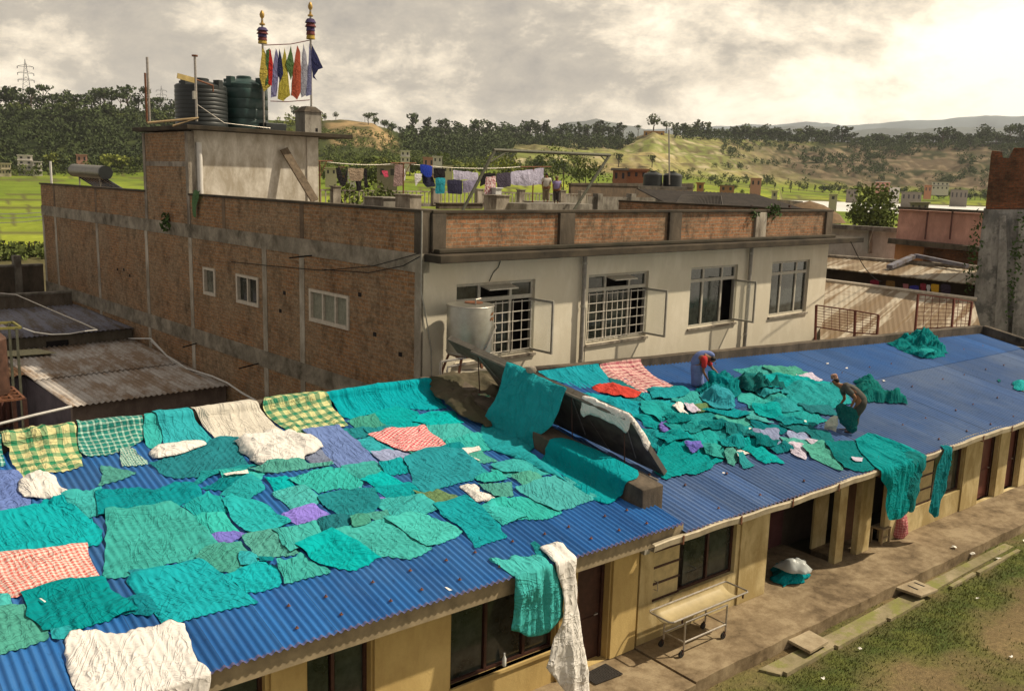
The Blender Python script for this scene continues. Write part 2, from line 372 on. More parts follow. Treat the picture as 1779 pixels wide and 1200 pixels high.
def win_unit(parent,x0,x1,z0,z1,Y,nm,panels,dark=True,frame=None):
    """front window: frame, mullions, panes; panels = list of (fraction0, fraction1, 'pane'|'boards')"""
    fr=frame or DARKWOOD
    f=MB(); t=.06
    f.box((x0,x1),(Y,Y+.08),(z0,z0+t)); f.box((x0,x1),(Y,Y+.08),(z1-t,z1)); f.box((x0,x0+t),(Y,Y+.08),(z0+t,z1-t)); f.box((x1-t,x1),(Y,Y+.08),(z0+t,z1-t))
    wobj=f.build(nm,fr,parent)
    W=x1-x0
    for (a,b,k) in panels:
        xa,xb=x0+W*a,x0+W*b
        p=MB()
        if k=='pane':
            p.box((xa+t,xb-t),(Y+.04,Y+.05),(z0+t,z1-t)); p.build('pane',GLASS,wobj)
            q=MB(); q.box((xb-.03,xb+.03),(Y-.004,Y+.07),(z0+t,z1-t)); q.build('mullion',fr,wobj)
        elif k=='boards':
            p.box((xa+.03,xb-.03),(Y-.03,Y+.03),(z0+.03,z1-.03)); bo=p.build('board_shutter',PANEL,wobj)
            q=MB(); n=4
            for i in range(n+1):
                zc=z0+.03+(z1-z0-.06)*i/n; q.box((xa,xb),(Y-.055,Y-.03),(zc-.02,zc+.02))
            q.box((xa,xa+.05),(Y-.055,Y-.03),(z0,z1)); q.build('shutter_rail',DARKWOOD,wobj)
    return wobj
win_unit(lw,2.6,5.25,1.0,2.75,WY+.12,'window',[(0,.5,'pane'),(.5,1,'pane')])
win_unit(lw,5.95,7.1,.3,2.62,WY+.14,'doorway',[(0,.45,'pane'),(.45,1,'pane')])
ww=win_unit(lw,8.72,11.2,1.0,2.70,WY+.12,'window',[(0,.35,'pane'),(.35,.72,'pane'),(.72,1,'pane')])
mb=MB(); mb.box((8.66,11.26),(WY-.05,WY+.11),(.94,1.0)); mb.build('sill',YELLOW,ww)
# bottle on the inside ledge
mb=MB(); mb.lathe((10.0,WY+.06,1.0),[(.035,0),(.04,.02),(.04,.15),(.015,.21),(.015,.26)],10); setp(mb.build('bottle',simple('milky_plastic',(.7,.72,.7),.4)),'clear plastic bottle standing on the dark window ledge','bottle')
def door(parent,x0,x1,z0,z1,Y,mat,leaf=True):
    f=MB(); t=.07; f.box((x0,x0+t),(Y,Y+.1),(z0,z1)); f.box((x1-t,x1),(Y,Y+.1),(z0,z1)); f.box((x0+t,x1-t),(Y,Y+.1),(z1-t,z1)); fo=f.build('door_frame',DARKWOOD,parent)
    if leaf:
        d=MB(); d.box((x0+t,x1-t),(Y+.05,Y+.09),(z0,z1-t)); do=d.build('door',mat,parent)
        q=MB(); wd=x1-x0-2*t
        for (za,zb) in ((z0+.15,z0+.95),(z0+1.1,z1-.25)): 
            q.box((x0+t+wd*.15,x0+t+wd*.85),(Y+.03,Y+.05),(za,zb))
        q.build('door_panel',mat,do)
        h=MB(); h.tube([(x1-t-.1,Y+.05,z0+1.0),(x1-t-.1,Y-.02,z0+1.0),(x1-t-.2,Y-.02,z0+1.0)],.012,6); h.build('door_handle',STEEL,do)
door(lw,11.76,12.66,.3,2.62,WY+.16,DARKWOOD)
# half-height timber leaf standing beside the door
mb=MB(); mb.box((11.42,11.74),(WY-.06,WY-.02),(.3,2.05)); mb.build('open_door_leaf',simple('brown_board',(.22,.12,.06),.7,0,.3,5),lw)
for (a,b) in ((5.32,5.9),(7.14,8.66),(11.24,11.42),(12.7,13.44)):
    mb=MB(); mb.box((a,b),(WY-.06,WY-.002),(.3,2.9)); mb.build('pillar',YELLOW,lw,bevel=.01)
# upstand wall between the two roofs: long low concrete wall running up the slope
dv0=np.array([13.62,12.40,0]); dv1=np.array([12.9,19.2,0])
def dzl(Y): return rz(Y,ZL)
TZ0,TZ1=3.74,4.93
def dpt(t,off,z): p=dv0*(1-t)+dv1*t; return np.array([p[0]+off,p[1],z])
mb=MB(); n=14; vs=[]
for i in range(n+1):
    t=i/n; Y=12.40+t*6.8; top=TZ0+(TZ1-TZ0)*t+.015*math.sin(i*2.1)
    vs+=[dpt(t,0,dzl(Y)-.1),dpt(t,-.02,top),dpt(t,.62,top),dpt(t,.62,rz(Y,ZR)-.1)]
fs=[(0,1,2,3),(n*4+3,n*4+2,n*4+1,n*4)]
for i in range(n):
    for k in range(4): fs.append((i*4+k,(i+1)*4+k,(i+1)*4+(k+1)%4,i*4+(k+1)%4))
mb.add(vs,fs); mb.build('parapet_wall',CONC_D,lw,bevel=.02)
# ridge kerb, left
mb=MB(); mb.box((-4,13.0),(19.2,19.47),(4.3,4.90)); mb.build('ridge_wall',CONC_D,lw,bevel=.02)
# ============================================================ RIGHT WING
rw=empty('hospital_wing',(26,12.3,0),'long low hospital wing with the faded grey-blue corrugated roof on which two people gather laundry','building')
corr_mesh(14.1,40.0,11.62,lambda X:15.95,lambda Y:rz(Y,ZR),PR_,AR_,4,name='roof',mat=ROOFR,parent=rw,dz=-.012)
corr_mesh(13.4,40.0,15.78,lambda X:max(15.9,RB(X)+.05),lambda Y:rz(Y,ZR),PR_,AR_,4,name='upper_roof',mat=roofmat('upper_blue_sheet',(.03,.125,.37),(.022,.09,.275),(.075,.145,.30),.5,.6),parent=rw,dz=.012)
screws(rw,ZR,[12.0,13.1],14.8,39,15); screws(rw,ZR,[14.9,16.6],25,39,8)
# gutter of dented sheet along the eave
mb=MB(); vs=[];nseg=60; fs=[]
for i in range(nseg+1):
    X=13.15+(40.2-13.15)*i/nseg; dz=.014*math.sin(i*1.7)+.02*math.sin(i*.45); zb=2.76+dz+(X-13)*.004
    pr=[(11.66,zb+.155),(11.60,zb+.15),(11.585,zb+.13),(11.60,zb+.01),(11.66,zb),(11.74,zb),(11.78,zb+.1),(11.78,zb+.17)]
    vs+=[(X,a,b) for a,b in pr]
k=8
for i in range(nseg):
    for j in range(k-1): fs.append((i*k+j,(i+1)*k+j,(i+1)*k+j+1,i*k+j+1))
mb.add(vs,fs); g=mb.build('gutter',simple('dented_gutter_sheet',(.46,.40,.29),.55,.3,.35,3),rw); sd=g.modifiers.new('t','SOLIDIFY'); sd.thickness=.006
for X in np.arange(14.0,40,1.9):
    mb=MB(); mb.box((X-.02,X+.02),(11.575,11.80),(2.74+(X-13)*.004,2.765+(X-13)*.004)); mb.box((X-.02,X+.02),(11.56,11.577),(2.74+(X-13)*.004,2.93+(X-13)*.004)); mb.build('gutter_bracket',RUSTSTEEL,rw)
X1=xf(1331,960)
wins=[(13.97,16.76,1.15,2.70)]
rec=[(X1,xf(1452,920),.3,2.75),(xf(1468,900),xf(1492,890),.3,2.75),(xf(1514,880),xf(1541,870),.3,2.75),(xf(1541,870)+.05,xf(1592,850),1.15,2.7)]
gw=(xf(1594,830),xf(1674,800),1.0,2.72)
dr=[(xf(1704,800),xf(1733,790),.3,2.62),(xf(1753,770),xf(1776,760),.3,2.62)]
ends=[(35.2,37,1.0,2.6)]
wallm=MB(); holed(wallm,13.56,40,0,3.0,wins+rec+[gw]+dr+ends,lambda a,z: wallm.box(a,(WY,WY+.13),z)); wallm.build('front_wall',YELLOW2,rw)
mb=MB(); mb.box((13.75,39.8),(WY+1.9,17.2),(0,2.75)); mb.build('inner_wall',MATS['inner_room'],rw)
mb=MB(); mb.box((39.75,40.),(WY+.3,17.3),(0,3.8)); mb.build('end_wall',CONC,rw)
for (a,b) in ((X1-1.08,X1),(rec[0][1],rec[1][0]),(rec[1][1],rec[2][0]),(gw[1]+.02,dr[0][0]-.03),(dr[0][1]+.03,dr[1][0]-.03),(dr[1][1]+.03,dr[1][1]+1.0)):
    mb=MB(); mb.box((a+.01,b-.01),(WY-.04,WY-.002),(.3,2.9)); mb.build('pillar',YELLOW2,rw,bevel=.01)
w2=win_unit(rw,13.97,16.76,1.15,2.70,WY+.1,'window',[(0,.33,'boards'),(.38,.68,'pane'),(.68,1,'pane')])
mb=MB(); mb.tube([(14.05,WY+.03,1.45),(14.05,WY-.07,1.45),(14.05,WY-.07,1.65),(14.05,WY+.03,1.65)],.01,6); mb.build('handle',STEEL,w2)
w3=win_unit(rw,gw[0],gw[1],gw[2],gw[3],WY+.1,'window',[(0,.38,'boards'),(.42,.7,'pane'),(.7,1,'pane')])
win_unit(rw,rec[3][0],rec[3][1],1.15,2.7,WY+.1,'window',[(0,.5,'pane'),(.5,1,'pane')])
win_unit(rw,35.2,37,1.0,2.6,WY+.1,'window',[(0,.5,'pane'),(.5,1,'pane')])
for q in dr: door(rw,q[0],q[1],.3,2.62,WY+.16,simple('maroon_door',(.13,.04,.03),.5,0,.3,5))
# deep entrance bay
mb=MB(); a,b=rec[0][0],rec[0][1]
mb.box((a,b),(WY+1.6,WY+1.66),(.3,2.75)); mb.build('bay_back_wall',simple('maroon_paint',(.10,.035,.035),.6,0,.4,3),rw)
mb=MB(); mb.box((a+.9,a+.98),(WY+1.5,WY+1.6),(.3,2.6)); mb.box((b-.9,b-.82),(WY+1.5,WY+1.6),(.3,2.6)); mb.build('bay_door_frame',DARKWOOD,rw)
a,b=rec[1][0],rec[1][1]
mb=MB(); mb.box((a,b),(WY+.9,WY+.96),(.3,2.75)); mb.build('bay_back_wall',YELLOW2,rw)
a,b=rec[2][0],rec[2][1]
mb=MB(); mb.box((a,b),(WY+.7,WY+.76),(.3,2.75)); mb.build('bay_back_wall',simple('brown_paint',(.17,.09,.05),.7,0,.3,3),rw)
# ridge kerb, right: follows the slanting back edge
def strip_wall(mb,p,q,w,z0a,z0b,z1a,z1b,n=24,wob=.01):
    p=np.array(p,float);q=np.array(q,float); d=_n(q-p); s=np.array([-d[1],d[0],0])*w; vs=[];fs=[]
    for i in range(n+1):
        t=i/n; c=p*(1-t)+q*t; zt=z1a*(1-t)+z1b*t+wob*math.sin(i*1.9); zb=z0a*(1-t)+z0b*t
        for (o,z) in ((0,zb),(0,zt),(1,zt),(1,zb)): v=c+s*o; vs.append((v[0],v[1],z))
    fs=[(0,1,2,3),(n*4+3,n*4+2,n*4+1,n*4)]
    for i in range(n):
        for k in range(4): fs.append((i*4+k,(i+1)*4+k,(i+1)*4+(k+1)%4,i*4+(k+1)%4))
    mb.add(vs,fs)
mb=MB(); strip_wall(mb,(13.1,RB(13.1),0),(40.1,RB(40.1),0),.3,3.6,3.6,4.74,4.42,30); mb.build('ridge_wall',CONC_D,rw,bevel=.015)
mb=MB(); strip_wall(mb,(40.1,11.5,0),(40.1,17.6,0),-.3,2.9,3.8,3.35,4.42,8); mb.build('gable_wall',CONC_D,rw,bevel=.015)
# grey cable fitting under the gutter corner
mb=MB(); mb.box((13.5,13.66),(WY-.14,WY-.01),(2.42,2.6)); mb.build('junction_box',GREYPAINT,rw)
# ============================================================ BRICK BUILDING
bb=empty('brick_building',BF(11,17,0),'two-storey brick building with a cream front wall, four barred windows and a roof terrace','building')
wb=[(13.0,13.95,5.35,6.32),(9.55,11.15,5.35,6.32),(3.7,5.96,5.35,6.32)]   # openings on the brick side (b0,b1,z0,z1)
mb=MB(); holed(mb,.3,34.3,3.80,7.40,wb,lambda a,z: mb.bb((0,.25),a,z)); mb.bb((0,.25),(.3,34.3),(-.5,3.20)); mb.build('side_wall',BRICK,bb)
mb=MB(); mb.bb((-.03,.26),(-.0,34.35),(3.20,3.80)); mb.build('lower_beam',BEAMC,bb)
mb=MB(); mb.bb((-.03,.26),(0.0,34.35),(7.40,7.93)); mb.build('upper_beam',BEAMC,bb)
mb=MB(); mb.bb((0,.25),(.35,15.1),(7.93,9.05)); mb.bb((0,.25),(19.5,34.3),(7.93,9.05)); mb.build('side_parapet',BRICK,bb)
mb=MB(); mb.bb((-.06,.31),(0,15.1),(9.05,9.13)); mb.bb((-.06,.31),(19.5,34.35),(9.05,9.13)); mb.build('side_coping',CORNM,bb)
for b in (.0,6.35,8.9,15.0,19.5,25.6,31.9,34.0):
    w=.30
    for (za,zb) in ((-.5,3.2),(3.80,7.40)):
        mb=MB(); mb.bb((-.02,.05),(b,b+w),(za,zb)); mb.build('pier',PIERC,bb)
for b in (6.35,12.,25.6,31.9): mb=MB(); mb.bb((-.012,.05),(b,b+.25),(7.93,9.05)); mb.build('parapet_pier',stained('brown_concrete',(.27,.19,.12),(.13,.09,.06),.4),bb)
mb=MB(); mb.bb((-.02,.25),(0,.35),(7.93,9.05)); mb.build('parapet_pier',CONC_D,bb)
# small windows on the brick side
def small_win(b0,b1,z0,z1,n,glass,curt):
    f=MB(); t=.06; A=(-.05,.10)
    f.bb(A,(b0-.05,b1+.05),(z0-.06,z0+t)); f.bb(A,(b0-.05,b1+.05),(z1-t,z1+.03)); f.bb(A,(b0-.05,b0+t),(z0+t,z1-t)); f.bb(A,(b1-t,b1+.05),(z0+t,z1-t))
    for i in range(1,n): bm=b0+(b1-b0)*i/n; f.bb((-.02,.1),(bm-.04,bm+.04),(z0+t,z1-t))
    fo=f.build('side_window',simple('pale_frame',(.55,.49,.40),.6,0,.2,8) if 'pale_frame' not in MATS else MATS['pale_frame'],bb)
    for i in range(n):
        p=MB(); a=b0+(b1-b0)*i/n; c=b0+(b1-b0)*(i+1)/n; p.bb((.08,.09),(a+.02,c-.02),(z0+.02,z1-.02)); p.build('pane',glass,fo)
        if curt:
            q=MB(); k=10; vs=[]
            for j in range(k+1):
                bb_=a+.05+(c-a-.1)*j/k; dd=.065+.008*math.sin(j*2.4)
                vs+=[BF(dd,bb_,z0+.05),BF(dd,bb_,z1-.05)]
            q.add(vs,[(2*j,2*j+1,2*j+3,2*j+2) for j in range(k)]); q.build('curtain',curt,fo)
CURT=simple('pale_curtain',(.26,.26,.20),.9,0,.25,9)
small_win(*wb[0],1,GLASS2,None); small_win(*wb[1],2,GLASS,None); small_win(*wb[2],3,GLASS,CURT)
# front
fw=[(1.24,4.37,4.72,7.02),(6.80,9.88,4.72,7.02),(12.33,15.33,4.76,7.02),(17.78,20.72,4.76,7.02)]
mb=MB(); holed(mb,.0,22.2,-.5,7.71,fw,lambda a,z: mb.bb(a,(-.0,.25),z)); mb.build('front_wall',PLASTER,bb)
mb=MB(); mb.bb((21.95,22.2),(.25,34.3),(-.5,7.9)); mb.build('far_wall',PLASTER,bb)
mb=MB(); mb.bb((.3,21.9),(.9,34),(3.0,7.85)); mb.build('inner_wall',simple('dim_interior',(.028,.022,.02),.9,0,.4,1.5),bb)  # solid box, its near-black colour stands in for unlit rooms behind the windows
mb=MB(); mb.bb((.06,23.9),(-.74,-.002),(7.715,7.93)); mb.bb((22.22,23.9),(.0,9),(7.715,7.93)); mb.build('cornice_slab',CORNM,bb,bevel=.02)
mb=MB(); mb.bb((.27,22.2),(.0,34.3),(7.86,7.96)); mb.build('terrace_floor',stained('terrace_concrete',(.26,.22,.17),(.10,.08,.055),.5,False),bb)
mb=MB(); mb.bb((.36,22.2),(.03,.22),(7.965,9.02)); mb.bb((21.98,22.2),(.22,12),(7.965,9.02)); mb.build('front_parapet',BRICK2,bb)
mb=MB(); mb.bb((.32,22.3),(-.06,.31),(9.025,9.12)); mb.bb((21.93,22.3),(.31,12),(9.025,9.12)); mb.build('front_coping',CORNM,bb,bevel=.02)
for (a,b) in ((.30,.78),(5.3,5.98),(10.8,11.5),(16.25,17.0),(21.7,22.22)):
    mb=MB(); mb.bb((a,b),(-.07,.25),(7.935,9.02)); mb.build('parapet_pillar',CONC_D if a!=16.25 else CONC_L,bb,bevel=.015)
mb=MB(); mb.bb((.36,22.2),(-.30,.02),(7.935,8.06)); mb.build('mossy_ledge',stained('mossy_ledge',(.075,.06,.04),(.022,.022,.013),.6,False),bb,bevel=.03)
WHF=simple('window_frame_paint',(.45,.42,.35),.5,0,.2,9)
def front_win(a0,a1,z0,z1,grille,shutter,curt,open_top):
    f=MB(); t=.09; Bd=(.10,.18); W=a1-a0; zt=z0+(z1-z0)*.775
    f.bb((a0,a1),Bd,(z0,z0+t)); f.bb((a0,a1),Bd,(z1-t,z1)); f.bb((a0,a0+t),Bd,(z0+t,z1-t)); f.bb((a1-t,a1),Bd,(z0+t,z1-t))
    f.bb((a0+t,a1-t),(.09,.175),(zt-.06,zt+.06))
    ms=[a0+W*.30,a0+W*.70]
    for q in ms: f.bb((q-.05,q+.05),(.095,.17),(z0+t,zt-.06)); f.bb((q-.05,q+.05),(.095,.17),(zt+.06,z1-t))
    fo=f.build('window',WHF,bb)
    s=MB(); s.bb((a0-.06,a1+.06),(-.07,.099),(z0-.08,z0-.002)); s.build('sill',CONC_L,fo)
    e=[a0+t]+[v for q in ms for v in (q-.05,q+.05)]+[a1-t]
    for i in range(3):
        for (za,zb,low) in ((z0+t,zt-.06,1),(zt+.06,z1-t,0)):
            if low and i==2 and shutter: 
                continue
            if open_top and not low and i==1: continue
            p=MB(); p.bb((e[2*i],e[2*i+1]),(.145,.152),(za,zb)); p.build('pane',GLASS,fo)
        if i in curt:
            q=MB(); vs=[];k=14
            for j in range(k+1):
                aa=e[2*i]+.04+(e[2*i+1]-e[2*i]-.08)*j/k; dd=.30+.03*math.sin(j*2.1); vs+=[BF(aa,dd,z0+.1),BF(aa,dd,zt-.05)]
            q.add(vs,[(2*j,2*j+1,2*j+3,2*j+2) for j in range(k)]); q.build('curtain',simple('grey_curtain',(.16,.15,.13),.9,0,.3,9) if 'grey_curtain' not in MATS else MATS['grey_curtain'],fo)
    for i in grille:
        g=MB(); aa,ab=e[2*i]+.03,e[2*i+1]-.03; nv=4 if i==1 else 2
        for k in range(nv+1): x=aa+(ab-aa)*k/nv; g.bb((x-.012,x+.012),(.045,.065),(z0+t,zt-.1))
        for k in range(6): z=z0+t+.06+(zt-.2-z0-t)*k/5; g.bb((aa-.06,ab+.06),(.03,.044),(z-.014,z+.014))
        g.build('grille',simple('grille_paint',(.62,.57,.49),.5,0,.2,9) if 'grille_paint' not in MATS else MATS['grille_paint'],fo)
    if shutter:                                        # casement swung out square to the wall
        w=shutter; za,zb=z0+t,zt-.06; g=MB(); ax=(a1-t-.05,a1-t+.0); 
        g.bb(ax,(-w,.09),(za,za+.07)); g.bb(ax,(-w,.09),(zb-.07,zb)); g.bb(ax,(-w,-w+.07),(za+.07,zb-.07)); g.bb(ax,(.02,.09),(za+.07,zb-.07))
        so_=g.build('casement',GREYPAINT,fo)
        p=MB(); p.bb((a1-t-.03,a1-t-.024),(-w+.07,.02),(za+.07,zb-.07)); gl=NT('clear_pane') if 'clear_pane' not in MATS else None
        if gl:
            gl.b.inputs['Base Color'].default_value=(.85,.86,.78,1); gl.b.inputs['Roughness'].default_value=.15; gl.b.inputs['Alpha'].default_value=.22; MATS['clear_pane']=gl.m
        p.build('pane',MATS['clear_pane'],so_)
    if open_top:
        g=MB(); x0,x1=e[2],e[3]; g.frame(BF(x0,.1,z1-t-.02),(0,x1-x0),(0,.42),(-.02,.02),UX,_n(np.array([0,0,-.18])-UY*.95),_n(np.array([0,0,1.])*.95-UY*.18)); g.build('top_hung_pane',WHF,fo)
    return fo
front_win(*fw[0],[1,2],.95,[1],True); front_win(*fw[1],[0,1,2],.95,[1],True); front_win(*fw[2],[],.95,[0],False); front_win(*fw[3],[],0,[1],False)
for (a,nm) in ((6.42,1),(15.95,2)):
    mb=MB(); mb.tube([BF(a,-.14,2.5),BF(a,-.14,7.70)],.075,10); 
    o=mb.build('drain_pipe',simple('grey_pvc',(.27,.25,.22),.6,0,.25,6) if 'grey_pvc' not in MATS else MATS['grey_pvc'],bb)
    for z in (4.2,6.0,7.4): q=MB(); q.tube([BF(a,-.14,z),BF(a,-.14,z+.08)],.09,10); q.build('pipe_collar',GREYPAINT,o)
    if nm==1:
        q=MB(); q.tube([BF(a+.1,-.2,2.5),BF(a+.1,-.2,5.6),BF(a+.08,-.2,6.0)],.015,6); q.build('thin_pipe',STEEL,o)
# thin conduit at the corner and a loose wire
mb=MB(); mb.tube([BF(-.05,-.04,9.1),BF(-.05,-.04,6.9),BF(.12,-.05,6.2),BF(.32,-.05,5.2),BF(.36,-.05,3.6)],.02,6); mb.build('corner_conduit',GREYPAINT,bb)
mb=MB(); mb.tube([BF(2.9,-.02,7.7),BF(2.8,-.03,7.45),BF(2.6,-.03,7.3),BF(2.45,-.03,7.05)],.012,5); mb.build('loose_wire',BLACKM,bb)
# dark holes left by scaffolding
for (b,z) in ((2.2,5.3),(.9,4.9),(7.6,5.95),(7.9,5.3),(3.0,6.4),(22.4,5.4),(21.7,5.2),(23.2,5.35)):
    mb=MB(); mb.bb((-.004,.01),(b,b+.18),(z,z+.13)); mb.build('putlog_hole',BLACKM,bb)
# ---- stair tower on the terrace
st=MB(); st.bb((.25,5.72),(15.1,15.3),(7.965,11.55)); st.bb((5.5,5.72),(15.3,19.5),(7.965,11.55)); st.build('stair_tower_wall',PLASTER_P,bb)
mb=MB(); mb.bb((0,.25),(15.3,19.35),(7.93,10.15)); mb.bb((0,.25),(15.3,19.35),(10.35,11.5)); mb.build('stair_tower_brick',BRICK,bb)
mb=MB(); mb.bb((-.012,.24),(15.3,19.35),(10.15,10.35)); mb.build('stair_tower_band',CONC_L,bb)
mb=MB(); mb.bb((-.03,.24),(15.04,15.3),(7.93,11.5)); mb.build('stair_tower_pier',CONC_L,bb)
mb=MB(); mb.bb((-.03,.24),(19.35,19.6),(7.93,11.5)); mb.build('stair_tower_pier',CONC_L,bb)
mb=MB(); mb.bb((-.28,7.1),(14.45,20.0),(11.555,11.72)); mb.build('stair_tower_slab',CORNM,bb,bevel=.02)
mb=MB(); mb.bb((5.2,5.74),(15.04,15.098),(7.965,11.55)); mb.build('stair_tower_pilaster',PLASTER_P,bb)
mb=MB(); mb.bb((.26,5.5),(19.3,19.5),(7.965,11.55)); mb.build('stair_tower_back',PLASTER_P,bb)
a0=atB(347,240,14.9)[0]; mb=MB(); mb.tube([BF(a0,14.98,8.0),BF(a0,14.98,11.1)],.11,10); mb.build('white_pipe',simple('white_pvc',(.62,.60,.56),.5,0,.15,4),bb)
# ============================================================ VERANDAH, YARD
def slab_poly(name,pts,z0,z1,mat,kind='structure'):
    mb=MB(); n=len(pts); vs=[(x,y,z0) for x,y in pts]+[(x,y,z1) for x,y in pts]
    mb.add(vs,[tuple(range(n,2*n))]+[(i,(i+1)%n,n+(i+1)%n,n+i) for i in range(n)]); o=mb.build(name,mat); o['kind']=kind; return o
t=NT('verandah_concrete'); a=t.noise(t.pos,.9,7,.65,.3); b=t.noise(t.pos,3.2,6,.7); g=t.noise(t.pos,30,4,.7)
cc=t.ramp(t.math('ADD',t.math('MULTIPLY',a,.6),t.math('MULTIPLY',b,.4)),[(.40,(.13,.09,.048)),(.50,(.26,.19,.11)),(.60,(.38,.295,.18))]); t.col(t.mix(1.,cc,t.ramp(g,[(.2,.65),(.8,1.)]),'MULTIPLY')); t.bump(g,.3,.01); VER=t.m
vz=.30
edge=[(X,10.62+.012*math.sin(X*3.1)+.008*math.sin(X*7.7)) for X in np.arange(13.55,41,.22)]
slab_poly('pavement',[(13.5,12.30),(13.5,edge[0][1])]+edge+[(41,12.3)],-.05,vz,VER)
slab_poly('pavement',[(-4,12.30),(-4,10.6),(13.44,10.55),(13.44,12.3)],-.05,vz-.012,VER)
mb=MB(); mb.box((X1-.05,rec[0][1]+.05),(12.3,13.9),(-.05,vz+.004)); mb.box((rec[1][0]-.02,rec[2][1]),(12.3,13.2),(-.05,vz+.004)); q=mb.build('pavement',VER); q['kind']='structure'
# drain channel: a broken concrete lip along the verandah
DR=stained('drain_concrete',(.40,.33,.21),(.17,.15,.06),.55,False,c3=(.24,.24,.07))
pts=[(15.5,10.02),(18.0,10.0),(20.8,10.1),(24.,10.2),(27,10.25),(27,10.52),(22,10.5),(18,10.42),(15.3,10.42)]
slab_poly('drain_edge',pts,-.05,.06,DR)
mb=MB()
for x0,x1 in ((15.6,17.4),(17.5,19.6),(19.7,21.4),(22.7,24.1),(24.2,26.8)): strip_wall(mb,(x0,9.93,0),(x1,9.98,0),.10,-.05,-.05,.10,.10,6,.006)
q=mb.build('drain_kerb',DR); q['kind']='structure'
# two loose cover slabs bridging the drain
def cover(pxs,z,th,label,slots):
    c=[atz(x,y,z) for x,y in pxs]; mb=MB(); vs=[(p[0],p[1],z-th) for p in c]+[(p[0],p[1],z) for p in c]
    mb.add(vs,[(4,5,6,7),(3,2,1,0)]+[(i,(i+1)%4,4+(i+1)%4,4+i) for i in range(4)])
    o=mb.build('cover_slab',stained('slab_concrete_'+str(len(MATS)),(.55,.46,.31),(.30,.23,.14),.35,False),bevel=.012); setp(o,label,'slab')
    for s in slots:
        p=[atz(x,y,z+.003) for x,y in s]; d=p[1]-p[0]; n_=_n(np.array([-d[1],d[0],0]))*.03; q=MB(); q.add([p[0]-n_,p[1]-n_,p[1]+n_,p[0]+n_,p[0]-n_-[0,0,.02],p[1]-n_-[0,0,.02],p[1]+n_-[0,0,.02],p[0]+n_-[0,0,.02]],[(0,1,2,3)]); q.build('lifting_slot',BLACKM,o)
cover([(1355,1103),(1392,1086),(1440,1112),(1408,1131)],.22,.07,'square pale concrete cover slab on the grass beside the kerb, nearest the trolley',[])
cover([(1553,1018),(1590,1006),(1630,1023),(1600,1034)],.24,.07,'concrete drain cover with two dark slots lying across the drain',[((1577,1016),(1595,1024)),((1588,1011),(1606,1018))])
# ============================================================ CLOTH
def _hash(ix,iy,seed):
    h=(ix.astype(np.int64)*374761393+iy.astype(np.int64)*668265263+seed*982451653)&0x7fffffff
    h=(h^(h>>13))*1274126177&0x7fffffff; h=h^(h>>16); return (h&0xffff)/65535.0
def vnoise(x,y,seed=0):
    ix=np.floor(x); iy=np.floor(y); fx=x-ix; fy=y-iy; fx=fx*fx*(3-2*fx); fy=fy*fy*(3-2*fy); ix=ix.astype(np.int64); iy=iy.astype(np.int64)
    a=_hash(ix,iy,seed);b=_hash(ix+1,iy,seed);c=_hash(ix,iy+1,seed);d=_hash(ix+1,iy+1,seed)
    return (a*(1-fx)+b*fx)*(1-fy)+(c*(1-fx)+d*fx)*fy
def folds(x,y,seed,freq,rot,aniso=.4):
    c,s=math.cos(rot),math.sin(rot); X=(x*c+y*s); Y=(-x*s+y*c)*aniso
    wx=vnoise(X*1.7,Y*1.7,seed+5)*1.2; wy=vnoise(X*1.7,Y*1.7,seed+9)*1.2
    r=0; a=1; f=freq; tot=0
    for k in range(3):
        n=vnoise(X*f+wx*2,Y*f+wy*2,seed+k*17); r=r+a*(1-np.abs(2*n-1))**2.6; tot+=a; a*=.5; f*=2.0
    return r/tot
